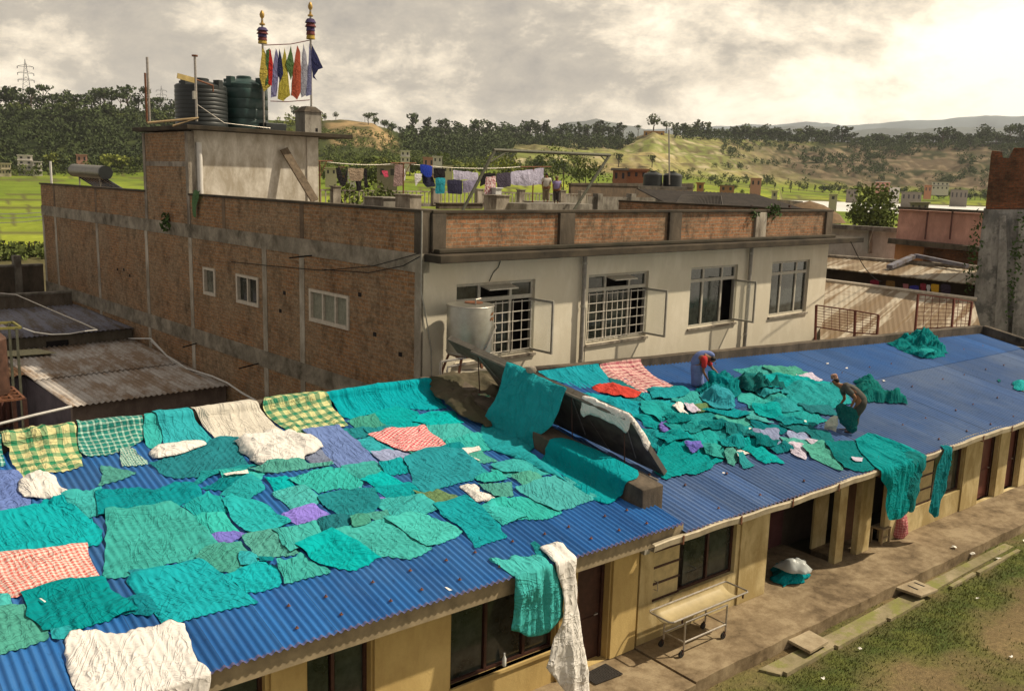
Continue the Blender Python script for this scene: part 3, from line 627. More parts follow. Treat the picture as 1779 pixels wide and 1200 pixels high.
class Surf:
    """a polyline section pushed along a direction; coordinates are (u along d, s along the section)"""
    def __init__(s,p0,d,pts,hm=None,corr=None,roofseg=None):
        s.p0=np.array(p0,float); s.dr=np.array(d,float); s.P=[np.array(p,float) for p in pts]
        L=[0]; 
        for i in range(1,len(s.P)): L.append(L[-1]+np.linalg.norm(s.P[i]-s.P[i-1]))
        s.L=np.array(L); s.Pa=np.array(s.P); s.corr=corr; s.rs=roofseg; s.hm=None
        nn=[]
        for i in range(len(s.P)-1):
            n=np.cross(s.dr,s.P[i+1]-s.P[i]); n=_n(n); nn.append(n)
        s.N=nn
        s.flip=1.0
        if hm: u0,u1,c=hm; s.u0=u0; s.c=c; s.hm=np.zeros((int((u1-u0)/c)+2,int(s.L[-1]/c)+2))
    def inv(s,x,y):
        r=ray(x,y); best=None
        for i,n in enumerate(s.N):
            dn=r.dot(n)
            if abs(dn)<1e-9: continue
            t=np.dot(s.p0+s.P[i]-O,n)/dn
            if t<=0: continue
            q=O+r*t-s.p0-s.P[i]; e=s.P[i+1]-s.P[i]
            A=np.array([[s.dr.dot(s.dr),s.dr.dot(e)],[s.dr.dot(e),e.dot(e)]]); sol=np.linalg.solve(A,[q.dot(s.dr),q.dot(e)])
            k=sol[1]; over=max(0,-k,k-1)*np.linalg.norm(e)
            if i in (0,len(s.N)-1):
                if (i==0 and k<0) or (i==len(s.N)-1 and k>1): over*=.2
            key=(over>.03, over if over>.03 else 0, t)
            if best is None or key<best[0]: best=(key,(sol[0],s.L[i]+np.clip(k,-3 if i==0 else 0,1 if i<len(s.N)-1 else 4)*np.linalg.norm(e)))
        return best[1]
    def pos(s,u,v):
        i=np.clip(np.searchsorted(s.L,v,side='right')-1,0,len(s.P)-2); k=(v-s.L[i])/(s.L[i+1]-s.L[i])
        e=s.Pa[i+1]-s.Pa[i]; p=s.p0+s.Pa[i]+e*k[:,None]+s.dr[None,:]*u[:,None]
        N=np.array(s.N); n=N[i].copy()
        # soften normals near corners
        for j in range(1,len(s.N)):
            dd=v-s.L[j]; w=np.clip(1-np.abs(dd)/.08,0,1)*.5; other=np.where(dd[:,None]<0,N[j][None,:],N[j-1][None,:]); n=n*(1-w)[:,None]+other*w[:,None]
        n/=np.linalg.norm(n,axis=1)[:,None]; return p,n*s.flip
def inside_mask(px,py,poly):
    m=np.zeros(len(px),bool); n=len(poly); j=n-1
    for i in range(n):
        xi,yi=poly[i]; xj,yj=poly[j]
        c=((yi>py)!=(yj>py))&(px<(xj-xi)*(py-yi)/(yj-yi+1e-12)+xi); m^=c; j=i
    return m
def edge_dist(px,py,poly):
    d=np.full(len(px),1e9); n=len(poly)
    for i in range(n):
        a=np.array(poly[i]); b=np.array(poly[(i+1)%n]); e=b-a; l=e.dot(e)+1e-12
        t=np.clip(((px-a[0])*e[0]+(py-a[1])*e[1])/l,0,1); dx=px-a[0]-t*e[0]; dy=py-a[1]-t*e[1]; d=np.minimum(d,np.hypot(dx,dy))
    return d
_cs=[100]
def cloth(surf,poly,mat,label,cat='cloth',group=None,amp=.040,freq=3.0,rot=None,sp=None,dome=0.,jag=.035,name='drying_cloth',parent=None,uvpoly=None,lift=.010,stretch=None,wr=None,grow=1.,aniso=.4):
    _cs[0]+=1; seed=_cs[0]; rg=np.random.default_rng(seed)
    P=[surf.inv(x,y) for x,y in poly] if uvpoly is None else list(uvpoly)
    if grow!=1: cc_=np.mean(P,axis=0); P=[tuple(cc_+(np.array(p)-cc_)*grow) for p in P]
    c=np.mean([surf.pos(np.array([p[0]]),np.array([p[1]]))[0][0] for p in P],axis=0); dist=np.linalg.norm(c-O)
    if sp is None: sp=min(.075,max(.036,dist*.0028))*(.8 if dome else 1)
    rot=rg.uniform(0,3.14) if rot is None else rot
    # outline: rounded a little, then ragged
    out=[]
    n=len(P)
    for i in range(n):
        a=np.array(P[i]); b=np.array(P[(i+1)%n]); L=np.hypot(*(b-a)); k=max(1,int(L/sp))
        e=(b-a)/max(L,1e-6); nr=np.array([-e[1],e[0]])
        for j in range(k):
            t=j/k; q=a+(b-a)*t; w=jag*math.sin(math.pi*t)*min(1,L/.3)
            q=q+nr*w*(2*float(vnoise(np.array([q[0]*3.1+seed]),np.array([q[1]*3.1]),seed)[0])-1)*1.6+nr*jag*.45*(2*float(vnoise(np.array([q[0]*11]),np.array([q[1]*11]),seed+3)[0])-1)
            out.append((float(q[0]),float(q[1])))
    # chaikin once
    if jag>.011:
        o2=[]
        for i in range(len(out)):
            a=np.array(out[i-1]);b=np.array(out[i]);d=np.array(out[(i+1)%len(out)]); o2.append(tuple((a+6*b+d)/8))
        out=o2
    A=np.array(out); u0,v0=A.min(0); u1,v1=A.max(0)
    gx,gy=np.meshgrid(np.arange(u0,u1,sp),np.arange(v0,v1,sp*.95)); gx=gx+(np.arange(gx.shape[0])%2)[:,None]*sp*.5
    gx=gx.ravel()+rg.uniform(-.2,.2,gx.size)*sp; gy=gy.ravel()+rg.uniform(-.2,.2,gy.size)*sp
    m=inside_mask(gx,gy,out); gx,gy=gx[m],gy[m]
    if len(gx): d=edge_dist(gx,gy,out); k=d>sp*.45; gx,gy=gx[k],gy[k]
    pts=[Vector(p) for p in out]+[Vector((float(a),float(b))) for a,b in zip(gx,gy)]
    nb=len(out)
    r=delaunay_2d_cdt(pts,[(i,(i+1)%nb) for i in range(nb)],[list(range(nb))],1,1e-5)
    vv=np.array([tuple(p) for p in r[0]]); faces=[tuple(f) for f in r[2]]
    if len(faces)<1: return None
    u,v=vv[:,0],vv[:,1]; ed=edge_dist(u,v,out)
    W=folds(u,v,seed*3,freq,rot,aniso)
    big=vnoise(u*1.3,v*1.3,seed+50)
    fade=np.clip(ed/(sp*2.5),0,1)
    st1=vnoise(u*1.9+W*.5,v*1.1,seed+33); st2=vnoise(u*1.2,v*2.3+W*.4,seed+44)      # turned-back layers: small sharp steps
    stp=(np.clip((st1-.56)*14,0,1)*.014+np.clip((st2-.6)*14,0,1)*.012)*min(1.,amp/.03)
    h=amp*.72*(W*1.6-.30).clip(0)*(.12+.88*fade)*(.4+1.2*big)+stp*fade
    if dome: W2=folds(u,v,seed*5,freq*1.6,rot+1.2,.6); h=h*1.0+dome*(1-np.exp(-ed/(dome*1.2)))*(.30+.9*vnoise(u*2.6,v*2.6,seed+71))*(.45+.9*W+.5*W2)
    base=np.zeros_like(u)
    if surf.corr is not None:
        A_,p_=surf.corr; on=(v>surf.L[surf.rs])&(v<surf.L[surf.rs+1]+.02); base=np.where(on,A_*(.5+.5*np.cos(2*math.pi*u/p_))*1.15+A_*.1-.004,0)
        base=np.where(on,base,0)
    if surf.hm is not None:
        iu=np.clip(((u-surf.u0)/surf.c).astype(int),1,surf.hm.shape[0]-2); iv=np.clip((v/surf.c).astype(int),1,surf.hm.shape[1]-2)
        H=surf.hm; nbv=np.max([H[iu+a,iv+b] for a in (-1,0,1) for b in (-1,0,1)],axis=0)
        base=np.maximum(base,nbv)
        h=base+lift+h
        for a in (-1,0,1):
            for b in (-1,0,1): np.maximum.at(H,(iu+a,iv+b),h-(.0 if (a==0 and b==0) else .003))
    else: h=base+lift+h
    p,nr=surf.pos(u,v); co=p+nr*h[:,None]
    if wr is not None: co=co+wr(u,v,ed)
    off=np.array([(co[:,0].min()+co[:,0].max())/2,(co[:,1].min()+co[:,1].max())/2,co[:,2].min()]) if parent is None else parent_loc(parent)
    me=bpy.data.meshes.new(name); me.from_pydata([tuple(q) for q in co-off],[],faces); me.materials.append(MATS[mat]); me.update()
    uvl=me.uv_layers.new(name='UVMap'); vi=np.zeros(len(me.loops),int); me.loops.foreach_get('vertex_index',vi)
    um,vm=u.mean(),v.mean(); 
    st=((0.0 if len(mat)<=3 and mat in ('YG','TW','TT','PK','PS') else rg.uniform(0,3.1)) if stretch is None else stretch); cs,sn=math.cos(st),math.sin(st); wob=.05*(vnoise(u*2.5,v*2.5,seed+90)-.5)
    U=(u-um)*cs+(v-vm)*sn+wob; V=-(u-um)*sn+(v-vm)*cs+wob
    uvl.data.foreach_set('uv',np.stack([U[vi],V[vi]],1).ravel()); me.polygons.foreach_set('use_smooth',[True]*len(me.polygons))
    o=bpy.data.objects.new(name,me); COL.objects.link(o)
    if parent is None: o.location=Vector(off.tolist()); setp(o,label,cat,group)
    else: o.parent=parent; 
    if dist<26 and (dome or surf.hm is None or v0<surf.L[1] ):
        sd=o.modifiers.new('hem','SOLIDIFY'); sd.thickness=.006; sd.offset=1
    return o
def clothmat(name,c,pattern=None,c2=None,fine=1.0,var=.15,trans=0.,ribs=.14):
    t=NT(name); oi=t.n.new('ShaderNodeObjectInfo'); rnd=oi.outputs['Random']
    nz=t.noise(t.pos,1.6,5,.6); g=t.noise(t.pos,38,3,.7)
    base=c
    if pattern:
        u=t.uv(); sp=t.n.new('ShaderNodeSeparateXYZ'); t.l.new(u,sp.inputs[0])
        def stripe(o,per,duty):
            f=t.math('FRACT',t.math('DIVIDE',o,per)); return t.math('LESS_THAN',f,duty)
        if pattern=='gingham':
            a=stripe(sp.outputs[0],.075,.5); b=stripe(sp.outputs[1],.075,.5); f=t.math('MULTIPLY',t.math('ADD',a,b),.5); base=t.ramp(f,[(0,c),(.5,tuple((p+q)/2 for p,q in zip(c,c2))),(1,c2)])
        elif pattern=='check':
            a=stripe(sp.outputs[0],.26,.42); b=stripe(sp.outputs[1],.26,.42); f=t.math('MULTIPLY',t.math('ADD',a,b),.5); base=t.ramp(f,[(0,c),(.45,tuple(.35*p+.65*q for p,q in zip(c,c2))),(1,c2)])
        elif pattern=='plaid':
            a=stripe(sp.outputs[0],.125,.30); b=stripe(sp.outputs[1],.125,.30); f=t.math('MAXIMUM',a,b); f=t.math('MULTIPLY',t.math('ADD',a,b),.5); base=t.ramp(f,[(0,c),(.5,tuple(.45*p+.55*q for p,q in zip(c,c2))),(1,tuple(min(1,1.25*q) for q in c2))])
        elif pattern=='stripe':
            a=stripe(sp.outputs[0],.17,.4); b=stripe(sp.outputs[1],.5,.25); f=t.math('ADD',t.math('MULTIPLY',a,.7),t.math('MULTIPLY',b,.3)); base=t.ramp(f,[(0,c),(1,c2)])
        elif pattern=='tiny':
            a=stripe(sp.outputs[0],.05,.4); b=stripe(sp.outputs[1],.05,.4); f=t.math('MAXIMUM',a,b); base=t.ramp(f,[(0,c),(1,c2)])
        elif pattern=='blotch':
            base=t.ramp(t.noise(t.pos,9,3,.6),[(.48,c),(.54,c2)])
    hs=t.n.new('ShaderNodeHueSaturation')
    if isinstance(base,tuple): hs.inputs['Color'].default_value=(*base,1)
    else: t.l.new(base,hs.inputs['Color'])
    t.l.new(t.math('ADD',1-var,t.math('MULTIPLY',rnd,2*var)),hs.inputs['Value'])
    t.l.new(t.math('SUBTRACT',1.03,t.math('MULTIPLY',t.math('FRACT',t.math('MULTIPLY',rnd,3.7)),.10)),hs.inputs['Saturation'])
    t.l.new(t.math('ADD',.5-.012,t.math('MULTIPLY',t.math('FRACT',t.math('MULTIPLY',rnd,7.3)),.024)),hs.inputs['Hue'])
    col=t.mix(1.,hs.outputs[0],t.ramp(t.math('ADD',t.math('MULTIPLY',nz,.5),t.math('MULTIPLY',g,.5)),[(.3,.80),(.7,1.05)]),'MULTIPLY')
    t.col(col); t.b.inputs['Roughness'].default_value=.95; t.b.inputs['Specular IOR Level'].default_value=.1
    w1=t.noise(t.mapn(t.uv(),(1.1,3.5,1)),1.,3,.5,1.2); r1=t.math('POWER',t.math('SUBTRACT',1,t.math('ABSOLUTE',t.math('SUBTRACT',t.math('MULTIPLY',w1,2),1))),14)
    w2=t.noise(t.mapn(t.uv(),(4.2,1.6,1),loc=(3,7,1)),1.,3,.5,1.1); r2=t.math('POWER',t.math('SUBTRACT',1,t.math('ABSOLUTE',t.math('SUBTRACT',t.math('MULTIPLY',w2,2),1))),12)
    w3=t.noise(t.mapn(t.uv(),(9,9,1),loc=(1,2,1)),1.,3,.6,.5)
    msk=t.ramp(t.noise(t.mapn(t.uv(),(1.1,1.1,1),loc=(6,4,1)),1.,3,.5),[(.40,.25),(.62,1.)])
    sx=t.n.new('ShaderNodeSeparateXYZ'); t.l.new(t.pos,sx.inputs[0]); rib=t.math('COSINE',t.math('MULTIPLY',sx.outputs[0],2*math.pi/CORR_P))
    cr=t.math('MULTIPLY',t.math('ADD',r1,t.math('MULTIPLY',r2,.5)),msk)
    t.bump(t.math('ADD',t.math('ADD',t.math('MULTIPLY',cr,1.5),t.math('MULTIPLY',t.math('MULTIPLY',rib,ribs),t.math('SUBTRACT',1.25,msk))),t.math('MULTIPLY',w3,.25)),.62*fine,.045)
    MATS[name]=t.m; return t.m
clothmat('T',(.003,.35,.385)); clothmat('D',(.002,.215,.25)); clothmat('S',(.040,.40,.385)); clothmat('G',(.060,.32,.26)); clothmat('O',(.11,.20,.085))
clothmat('N',(.008,.13,.17)); clothmat('B',(.002,.27,.32)); clothmat('DD',(.004,.125,.12))
clothmat('W',(.74,.71,.67),var=.05,fine=.85,ribs=.0); clothmat('WG',(.62,.58,.50),var=.05,fine=.85,ribs=.0); clothmat('P',(.15,.22,.52)); clothmat('V',(.20,.17,.60)); clothmat('PG',(.27,.31,.50)); clothmat('GR',(.17,.20,.30)); clothmat('LW',(.55,.50,.62),var=.05)
clothmat('R',(.62,.055,.025)); clothmat('PK','x' if 0 else (.78,.62,.56),'gingham',(.66,.09,.09),var=.03,ribs=.05); clothmat('YG',(.62,.60,.30),'check',(.035,.22,.12),var=.03,ribs=0.)
clothmat('TW',(.012,.20,.18),'plaid',(.36,.52,.45),var=.03); clothmat('TT',(.02,.22,.19),'tiny',(.42,.55,.48),var=.03); clothmat('PS',(.66,.42,.38),'stripe',(.36,.09,.12),var=.03); clothmat('GWB',(.10,.34,.22),'blotch',(.62,.62,.38),var=.05)
stained('mossy_mortar',(.12,.095,.06),(.045,.045,.02),.5,False)
CR={'A':(0,660,3.706),'B':(0,900,3.706),'C':(420,640,3.706),'D':(420,880,2.869),'E':(820,580,3.706),'F':(1160,580,3.706),'X':(0,0,1.),'H':(1539,560,6.667)}
def px(spec,pts): x,y,s=CR[spec]; return [(x+a/s,y+b/s) for a,b in pts]
_z=rz(18.95,ZL)
SL=Surf((0,0,0),(1,0,0),[(0,11.575,-1.0),(0,11.575,3.20),(0,11.62,rz(11.62,ZL)),(0,18.6,rz(18.6,ZL)),(0,18.98,4.62),(0,19.13,4.74),(0,19.17,4.90),(0,19.22,4.925),(0,19.47,4.925),(0,19.5,4.9),(0,19.5,4.3)],hm=(-4,15,.05),corr=(CORR_A,CORR_P),roofseg=2)
SR=Surf((0,0,0),(1,0,0),[(0,11.50,-1.0),(0,11.50,2.98),(0,11.56,rz(11.56,ZR)+.01),(0,19.5,rz(19.5,ZR)+.01)],hm=(13,41,.06),corr=(AR_,PR_),roofseg=2)
_y=19.25
SRR=Surf((20.7,0,0),(1,-.0862,-.0163),[(0,15.0,rz(15.0,ZR)),(0,_y-.7,rz(_y-.7,ZR)),(0,_y-.25,rz(_y-.25,ZR)+.06),(0,_y-.05,4.54),(0,_y-.03,4.66),(0,_y+.28,4.68),(0,_y+.3,4.4)],hm=None)
_dd=(dv1-dv0)+np.array([0,0,TZ1-TZ0]); _dd=_n(_dd)
SD=Surf(dv0,_dd,[(-2.2,0,3.345),(-.30,0,3.345),(-.08,0,3.42),(-.045,0,3.74),(-.01,0,3.765),(.60,0,3.765),(.66,0,3.72),(.67,0,3.1)],hm=None)
SD.flip=1.0
for S_ in (SL,SR,SRR,SD):
    for i,n in enumerate(S_.N):
        if n.dot(np.array([-.3,-.6,1.0]))<0: S_.N[i]=-n
GL='cloths drying on the bright blue roof'; GRr='cloths drying on the faded blue roof'; GE='cloths draped over the ridge wall'
def CL(spec,mat,pts,label,**k):
    if mat=='TW': k.pop('stretch',None)
    k.setdefault('grow',1.10 if k.get('group',GL)==GL else 1.)
    cat=k.pop('cat','cloth'); return cloth(k.pop('surf',SL),px(spec,pts),mat,label,cat,k.pop('group',GL),**k)
dr_=dict(stretch=1.57,group=GE,aniso=.12,amp=.07,freq=4.5,rot=0,jag=.012)
# ---- draped over the left ridge wall, left to right
CL('A','TW',[(-60,330),(8,345),(10,430),(38,550),(0,565),(-60,570)],'sliver of teal and white plaid sheet over the ridge wall at the far left edge',cat='sheet',**dr_)
CL('A','YG',[(0,345),(70,318),(220,300),(360,290),(478,272),(494,340),(500,430),(540,560),(430,592),(300,600),(150,640),(95,560),(70,520),(66,440),(20,420)],'large yellow and green checked sheet draped over the ridge wall, leftmost of the checked sheets',cat='sheet',group=GE,amp=.08,freq=3.2,jag=.02,rot=.25)
CL('A','TW',[(490,262),(700,240),(912,228),(928,330),(925,385),(820,450),(690,490),(560,500),(512,470),(498,380)],'teal and white plaid sheet hanging over the ridge wall beside the yellow and green check',cat='sheet',**dr_)
CL('A','S',[(925,222),(1010,205),(1080,300),(1020,455),(950,440),(925,380)],'narrow sea-green cloth over the ridge wall right of the teal and white plaid sheet',**dr_)
CL('A','T',[(972,203),(1110,185),(1205,172),(1245,215),(1300,310),(1390,402),(1180,422),(1090,460),(1060,430),(1040,330)],'plain sea-teal sheet over the ridge wall just left of the white sheet',cat='sheet',**dr_)
CL('X','WG',[(330,709),(434,693),(446,697),(460,720),(490,748),(499,756),(462,766),(425,768),(380,772),(360,750),(345,725)],'wide cream-white sheet draped over the ridge wall',cat='sheet',**dr_)
CL('C','T',[(535,150),(860,100),(1190,60),(1235,110),(1325,258),(1220,272),(1040,262),(940,282),(820,300),(700,332),(640,312),(590,220)],'widest plain teal sheet over the ridge wall, ending at the mound by the dividing wall',cat='sheet',**dr_)
CL('C','YG',[(150,175),(330,160),(505,146),(560,180),(620,300),(690,372),(390,432),(280,400),(200,340),(150,290),(130,230)],'yellow and green checked sheet over the ridge wall between the cream and teal sheets',cat='sheet',group=GE,amp=.08,freq=3.2,jag=.02,rot=-.3,stretch=.12)
# ---- lying on the left roof, bottom layer first
CL('C','T',[(860,300),(1000,262),(1120,285),(1195,372),(1060,398),(930,392)],'teal cloth lying against the foot of the widest draped sheet')
CL('C','T',[(1195,290),(1350,282),(1420,350),(1260,385),(1110,352)],'teal cloth below the right corner of the widest draped sheet')
CL('C','G',[(680,350),(760,322),(850,308),(920,380),(762,396)],'small sage cloth just below the teal ridge sheet')
CL('C','D',[(645,400),(780,388),(870,440),(720,452)],'dark teal scrap above the periwinkle sheet')
CL('C','D',[(790,400),(960,385),(1010,420),(850,445)],'deep teal cloth half hidden under the pink gingham by the ridge')
CL('C','T',[(718,475),(865,458),(975,530),(830,552)],'bright teal cloth between the periwinkle sheet and the pink gingham')
CL('C','S',[(1160,392),(1400,368),(1500,430),(1330,475),(1235,455)],'sea-green cloth right of the pink gingham near the dividing wall')
CL('C','S',[(1320,470),(1530,425),(1620,525),(1450,540),(1310,505)],'pale teal cloth under the small white strip near the dividing wall')
CL('C','P',[(400,418),(520,400),(622,388),(720,470),(860,602),(740,615),(620,632),(540,560),(480,480)],'long periwinkle blue sheet laid straight down the roof',cat='sheet')
CL('C','GR',[(395,545),(500,528),(580,612),(460,632)],'crumpled slate grey cloth between the white heap and the periwinkle sheet',amp=.05)
CL('C','PG',[(835,555),(1000,538),(1085,560),(1060,598),(900,603)],'pale lavender cloth just below the pink gingham',amp=.04)
CL('C','G',[(1060,540),(1250,528),(1295,552),(1130,592)],'sage cloth at the lower right corner of the upper pink gingham')
CL('C','PK',[(830,442),(960,408),(1080,398),(1165,392),(1240,455),(1300,502),(1180,527),(1050,542),(960,505)],'pink and white gingham cloth high on the roof below the teal ridge sheet',stretch=.5)
CL('C','GR',[(1162,572),(1200,530),(1292,545),(1230,582)],'small grey-lavender rag right of the lower edge of the upper gingham',amp=.04)
CL('C','D',[(1285,520),(1400,488),(1445,530),(1330,557)],'small deep teal cloth beside the grey-lavender rag')
CL('C','G',[(1450,570),(1540,540),(1645,602),(1530,612)],'green cloth with the white strip on its corner')
CL('C','W',[(1412,540),(1520,520),(1537,540),(1455,562),(1535,600),(1500,592)],'thin white strip folded like an L near the dividing wall')
CL('A','TT',[(778,460),(862,455),(905,500),(947,542),(790,556)],'small finely checked teal and white napkin alone on the blue sheet')
CL('A','D',[(990,540),(1160,480),(1440,385),(1525,400),(1530,480),(1590,560),(1500,590),(1300,620),(1160,628),(1060,600)],'large deep teal gown spread between two white bundles',cat='gown',amp=.035)
CL('A','D',[(1215,700),(1290,635),(1300,600),(1480,580),(1700,530),(1690,560),(1400,612),(1300,665),(1235,712)],'twisted deep teal sleeve trailing below the large deep teal gown',amp=.05)
CL('A','W',[(975,472),(1040,430),(1180,413),(1300,415),(1312,435),(1150,492),(1020,510)],'flattened white bundle below the sea-teal ridge sheet',dome=.10,amp=.10,freq=2.6,aniso=.25)
CL('X','W',[(411,773),(440,764),(472,752),(500,753),(540,765),(552,776),(546,787),(526,795),(522,806),(470,812),(440,802),(420,787)],'big white crumpled heap of linen below the cream ridge sheet',dome=.20,amp=.14,freq=2.6,jag=.06,aniso=.25)
CL('A','G',[(655,562),(760,580),(872,605),(800,640),(720,660),(640,682),(662,630)],'small sage green triangular cloth alone near the plaid sheets')
CL('A','P',[(-60,600),(50,598),(110,610),(160,700),(200,832),(130,826),(0,857),(-60,860)],'periwinkle gown at the left edge of the roof',cat='gown')
CL('A','W',[(130,682),(180,635),(260,618),(350,638),(380,700),(470,740),(400,766),(160,767),(130,730)],'round white bundle right of the periwinkle gown',dome=.14,amp=.11,freq=2.6,jag=.02,aniso=.25)
CL('A','S',[(1420,600),(1700,590),(1680,640),(1560,720),(1480,690)],'pale green cloth on the right of the tiny white rag')
CL('A','D',[(1310,705),(1420,648),(1600,640),(1640,690),(1480,712)],'dark teal strip just under the tiny white rag',amp=.04)
CL('A','W',[(1440,626),(1590,600),(1598,632),(1460,642)],'tiny white rag lying on dark teal cloth')
CL('A','T',[(1430,742),(1600,640),(1700,702),(1690,715),(1600,770),(1500,780)],'teal cloth with a wavy outline beneath the dark strip',amp=.04)
CL('C','G',[(60,665),(250,632),(560,618),(572,635),(300,660),(150,682)],'long thin green roll lying along the foot of the white heap',amp=.05)
CL('C','T',[(145,712),(290,698),(345,772),(220,792)],'small teal cloth left of the long sage-green gown')
CL('C','S',[(648,640),(850,613),(925,680),(770,717)],'sea-green cloth directly below the periwinkle sheet')
CL('C','T',[(888,620),(1020,593),(1090,672),(940,692)],'small bright teal cloth below the pale lavender one')
CL('C','S',[(322,722),(480,668),(640,658),(765,742),(740,782),(620,770),(500,802),(400,760)],'long pale sage-teal gown with a frilled lower edge in the middle of the roof',amp=.035,cat='gown')
CL('C','T',[(768,732),(900,678),(1065,752),(900,772)],'teal cloth wedged between two sea-green ones mid-roof')
CL('C','B',[(1065,595),(1200,543),(1400,550),(1575,682),(1500,712),(1290,762),(1200,802),(1110,742),(1088,655)],'big rounded blue-teal gown covering several others at the upper right',amp=.035,cat='gown')
CL('C','T',[(845,785),(1070,748),(1145,822),(970,852)],'teal cloth tucked under the left side of the big rounded gown')
CL('C','O',[(1105,800),(1180,815),(1260,790),(1440,842),(1240,902)],'olive green cloth, the only one of its shade on the roof')
CL('C','W',[(1410,772),(1510,755),(1532,800),(1640,845),(1600,858),(1510,862)],'small white gown crumpled between the olive and sage cloths',dome=.04,amp=.05)
CL('C','G',[(1528,752),(1732,738),(1742,820),(1620,842)],'flat sage-green rectangle beside the small white gown',jag=.01)
CL('C','S',[(1610,660),(1700,598),(1800,620),(1810,690),(1680,702)],'sea-green cloth near the foot of the dividing wall, with creased corners')
CL('C','S',[(1505,712),(1650,668),(1705,722),(1550,742)],'small sea-green cloth above the flat sage rectangle')
CL('C','S',[(205,812),(400,768),(525,852),(350,922)],'pale sage square left of the deep teal gown and above the lilac cloth')
CL('C','V',[(268,942),(460,888),(562,952),(362,1007)],'bright lilac cloth in the middle of the roof')
CL('C','V',[(760,780),(850,820),(930,850),(860,862),(770,800)],'small violet scrap peeping out under the teal cloths')
CL('C','S',[(848,862),(1000,845),(1150,830),(1255,912),(990,962)],'sea-green sheet left of the olive cloth',cat='sheet')
CL('C','D',[(508,842),(640,798),(842,790),(872,890),(800,932),(640,967),(530,880)],'deep teal gown bunched in the middle of the roof',amp=.05,cat='gown')
CL('C','N',[(438,1012),(560,958),(702,970),(660,1052),(540,1062)],'dark blue-teal cloth, the darkest one mid-roof')
CL('C','G',[(700,982),(760,960),(822,1012),(730,1042)],'tiny grey-green rag beside the darkest cloth')
CL('C','G',[(778,960),(930,928),(942,960),(820,978)],'narrow grey-green strip below the bunched deep teal gown',amp=.04)
CL('C','S',[(198,1052),(460,1008),(515,1092),(330,1152)],'sea-green cloth under the darkest blue-teal one')
CL('A','S',[(402,772),(520,735),(642,700),(668,740),(656,862),(510,892),(462,850),(452,800)],'pale sea-green square sheet right of the round white bundle',cat='sheet')
CL('A','D',[(648,732),(800,705),(1000,716),(1110,668),(1222,680),(1288,776),(1100,822),(900,850),(660,872)],'long deep teal gown lying across the roof left of centre',amp=.045,cat='gown')
CL('A','T',[(1178,822),(1340,738),(1455,780),(1462,852),(1300,892),(1240,862)],'teal cloth under the right end of the long deep teal gown')
CL('A','S',[(1255,892),(1440,868),(1535,980),(1340,1012)],'small sea-green cloth above the left lilac rag')
CL('A','V',[(1350,1022),(1500,985),(1602,1000),(1420,1077)],'small lilac rag left of the sage gown')
CL('X','T',[(390,873),(405,867),(455,875),(501,907),(463,921),(428,923),(405,905)],'bright teal gown with long ribs left of the bright lilac cloth',cat='gown')
CL('X','T',[(0,895),(81,876),(108,876),(140,900),(170,924),(165,945),(110,953),(60,962),(-16,968),(-16,895)],'big bright teal gown at the left edge above the red gingham',cat='gown',amp=.035)
CL('X','S',[(189,895),(243,887),(294,881),(329,903),(372,951),(332,970),(286,978),(243,994),(194,1000),(186,985),(189,940)],'very large pale sea-green gown, the biggest piece lying on the roof',cat='gown',amp=.035)
CL('B','G',[(1268,262),(1330,208),(1540,168),(1655,290),(1500,352),(1330,332)],'sage-green cloth below the left lilac rag')
CL('X','G',[(423,936),(472,925),(518,960),(462,972),(441,969)],'grey-green cloth between the sage one and the white-spotted one')
CL('X','S',[(475,925),(545,914),(560,935),(520,955),(505,962),(490,945)],'sea-green cloth with a white speck on its lower edge')
CL('D','T',[(-5,300),(75,300),(70,262),(-5,240)],'small teal cloth tucked below the grey-green one')
CL('B','T',[(1460,372),(1700,298),(1790,330),(1790,440),(1610,477),(1540,430)],'bright teal square near the eave left of the rounded ones')
CL('D','D',[(75,272),(160,268),(152,296),(92,298)],'dark teal knot of cloth between the squares near the eave',amp=.04)
CL('D','S',[(178,292),(300,248),(432,330),(220,387)],'pale teal square close to the eave, third from the left')
CL('D','S',[(455,142),(720,78),(830,130),(932,210),(880,245),(820,262),(730,245),(640,240),(520,190)],'large pale green rounded sheet near the eave',cat='sheet')
CL('D','T',[(282,212),(450,138),(560,180),(682,260),(620,290),(560,317),(400,292)],'large bright teal half-moon sheet near the eave',cat='sheet')
CL('D','S',[(720,70),(860,45),(1000,80),(1090,125),(1020,165),(920,200),(860,165)],'sea-green gown right of the pale green rounded sheet',cat='gown',amp=.035)
CL('D','G',[(540,70),(620,60),(640,90),(560,120)],'crumpled grey-green rag above the pale green rounded sheet',amp=.05)
CL('E','S',[(130,850),(280,818),(400,820),(520,902),(380,922),(200,902)],'sea-green cloth against the foot of the dividing wall, upper one')
CL('E','G',[(255,930),(400,908),(485,950),(340,982)],'sage-green crumpled cloth near the lower end of the dividing wall',amp=.035)
CL('E','S',[(40,1125),(180,1090),(330,1060),(560,1152),(480,1190),(200,1195)],'pale green cloth at the right end of the spread, nearest the eave',)
CL('E','S',[(300,1002),(540,928),(700,960),(830,1062),(700,1090),(560,1142),(430,1092)],'large pale sea-green sheet at the foot of the dividing wall',cat='sheet',amp=.03)
CL('D','S',[(1180,20),(1260,0),(1420,55),(1300,92),(1240,60)],'sage sheet left of the pale green cloth at the right end')
CL('C','T',[(1248,902),(1440,838),(1540,925),(1655,1022),(1692,1082),(1600,1112),(1500,1147),(1430,1042),(1350,992)],'bright teal gown with a trailing corner at the lower right of the spread',amp=.04,cat='gown')
CL('B','B',[(840,352),(950,345),(1270,278),(1262,312),(1060,362),(870,382)],'narrow rolled teal cloth at the top of the big square',amp=.05)
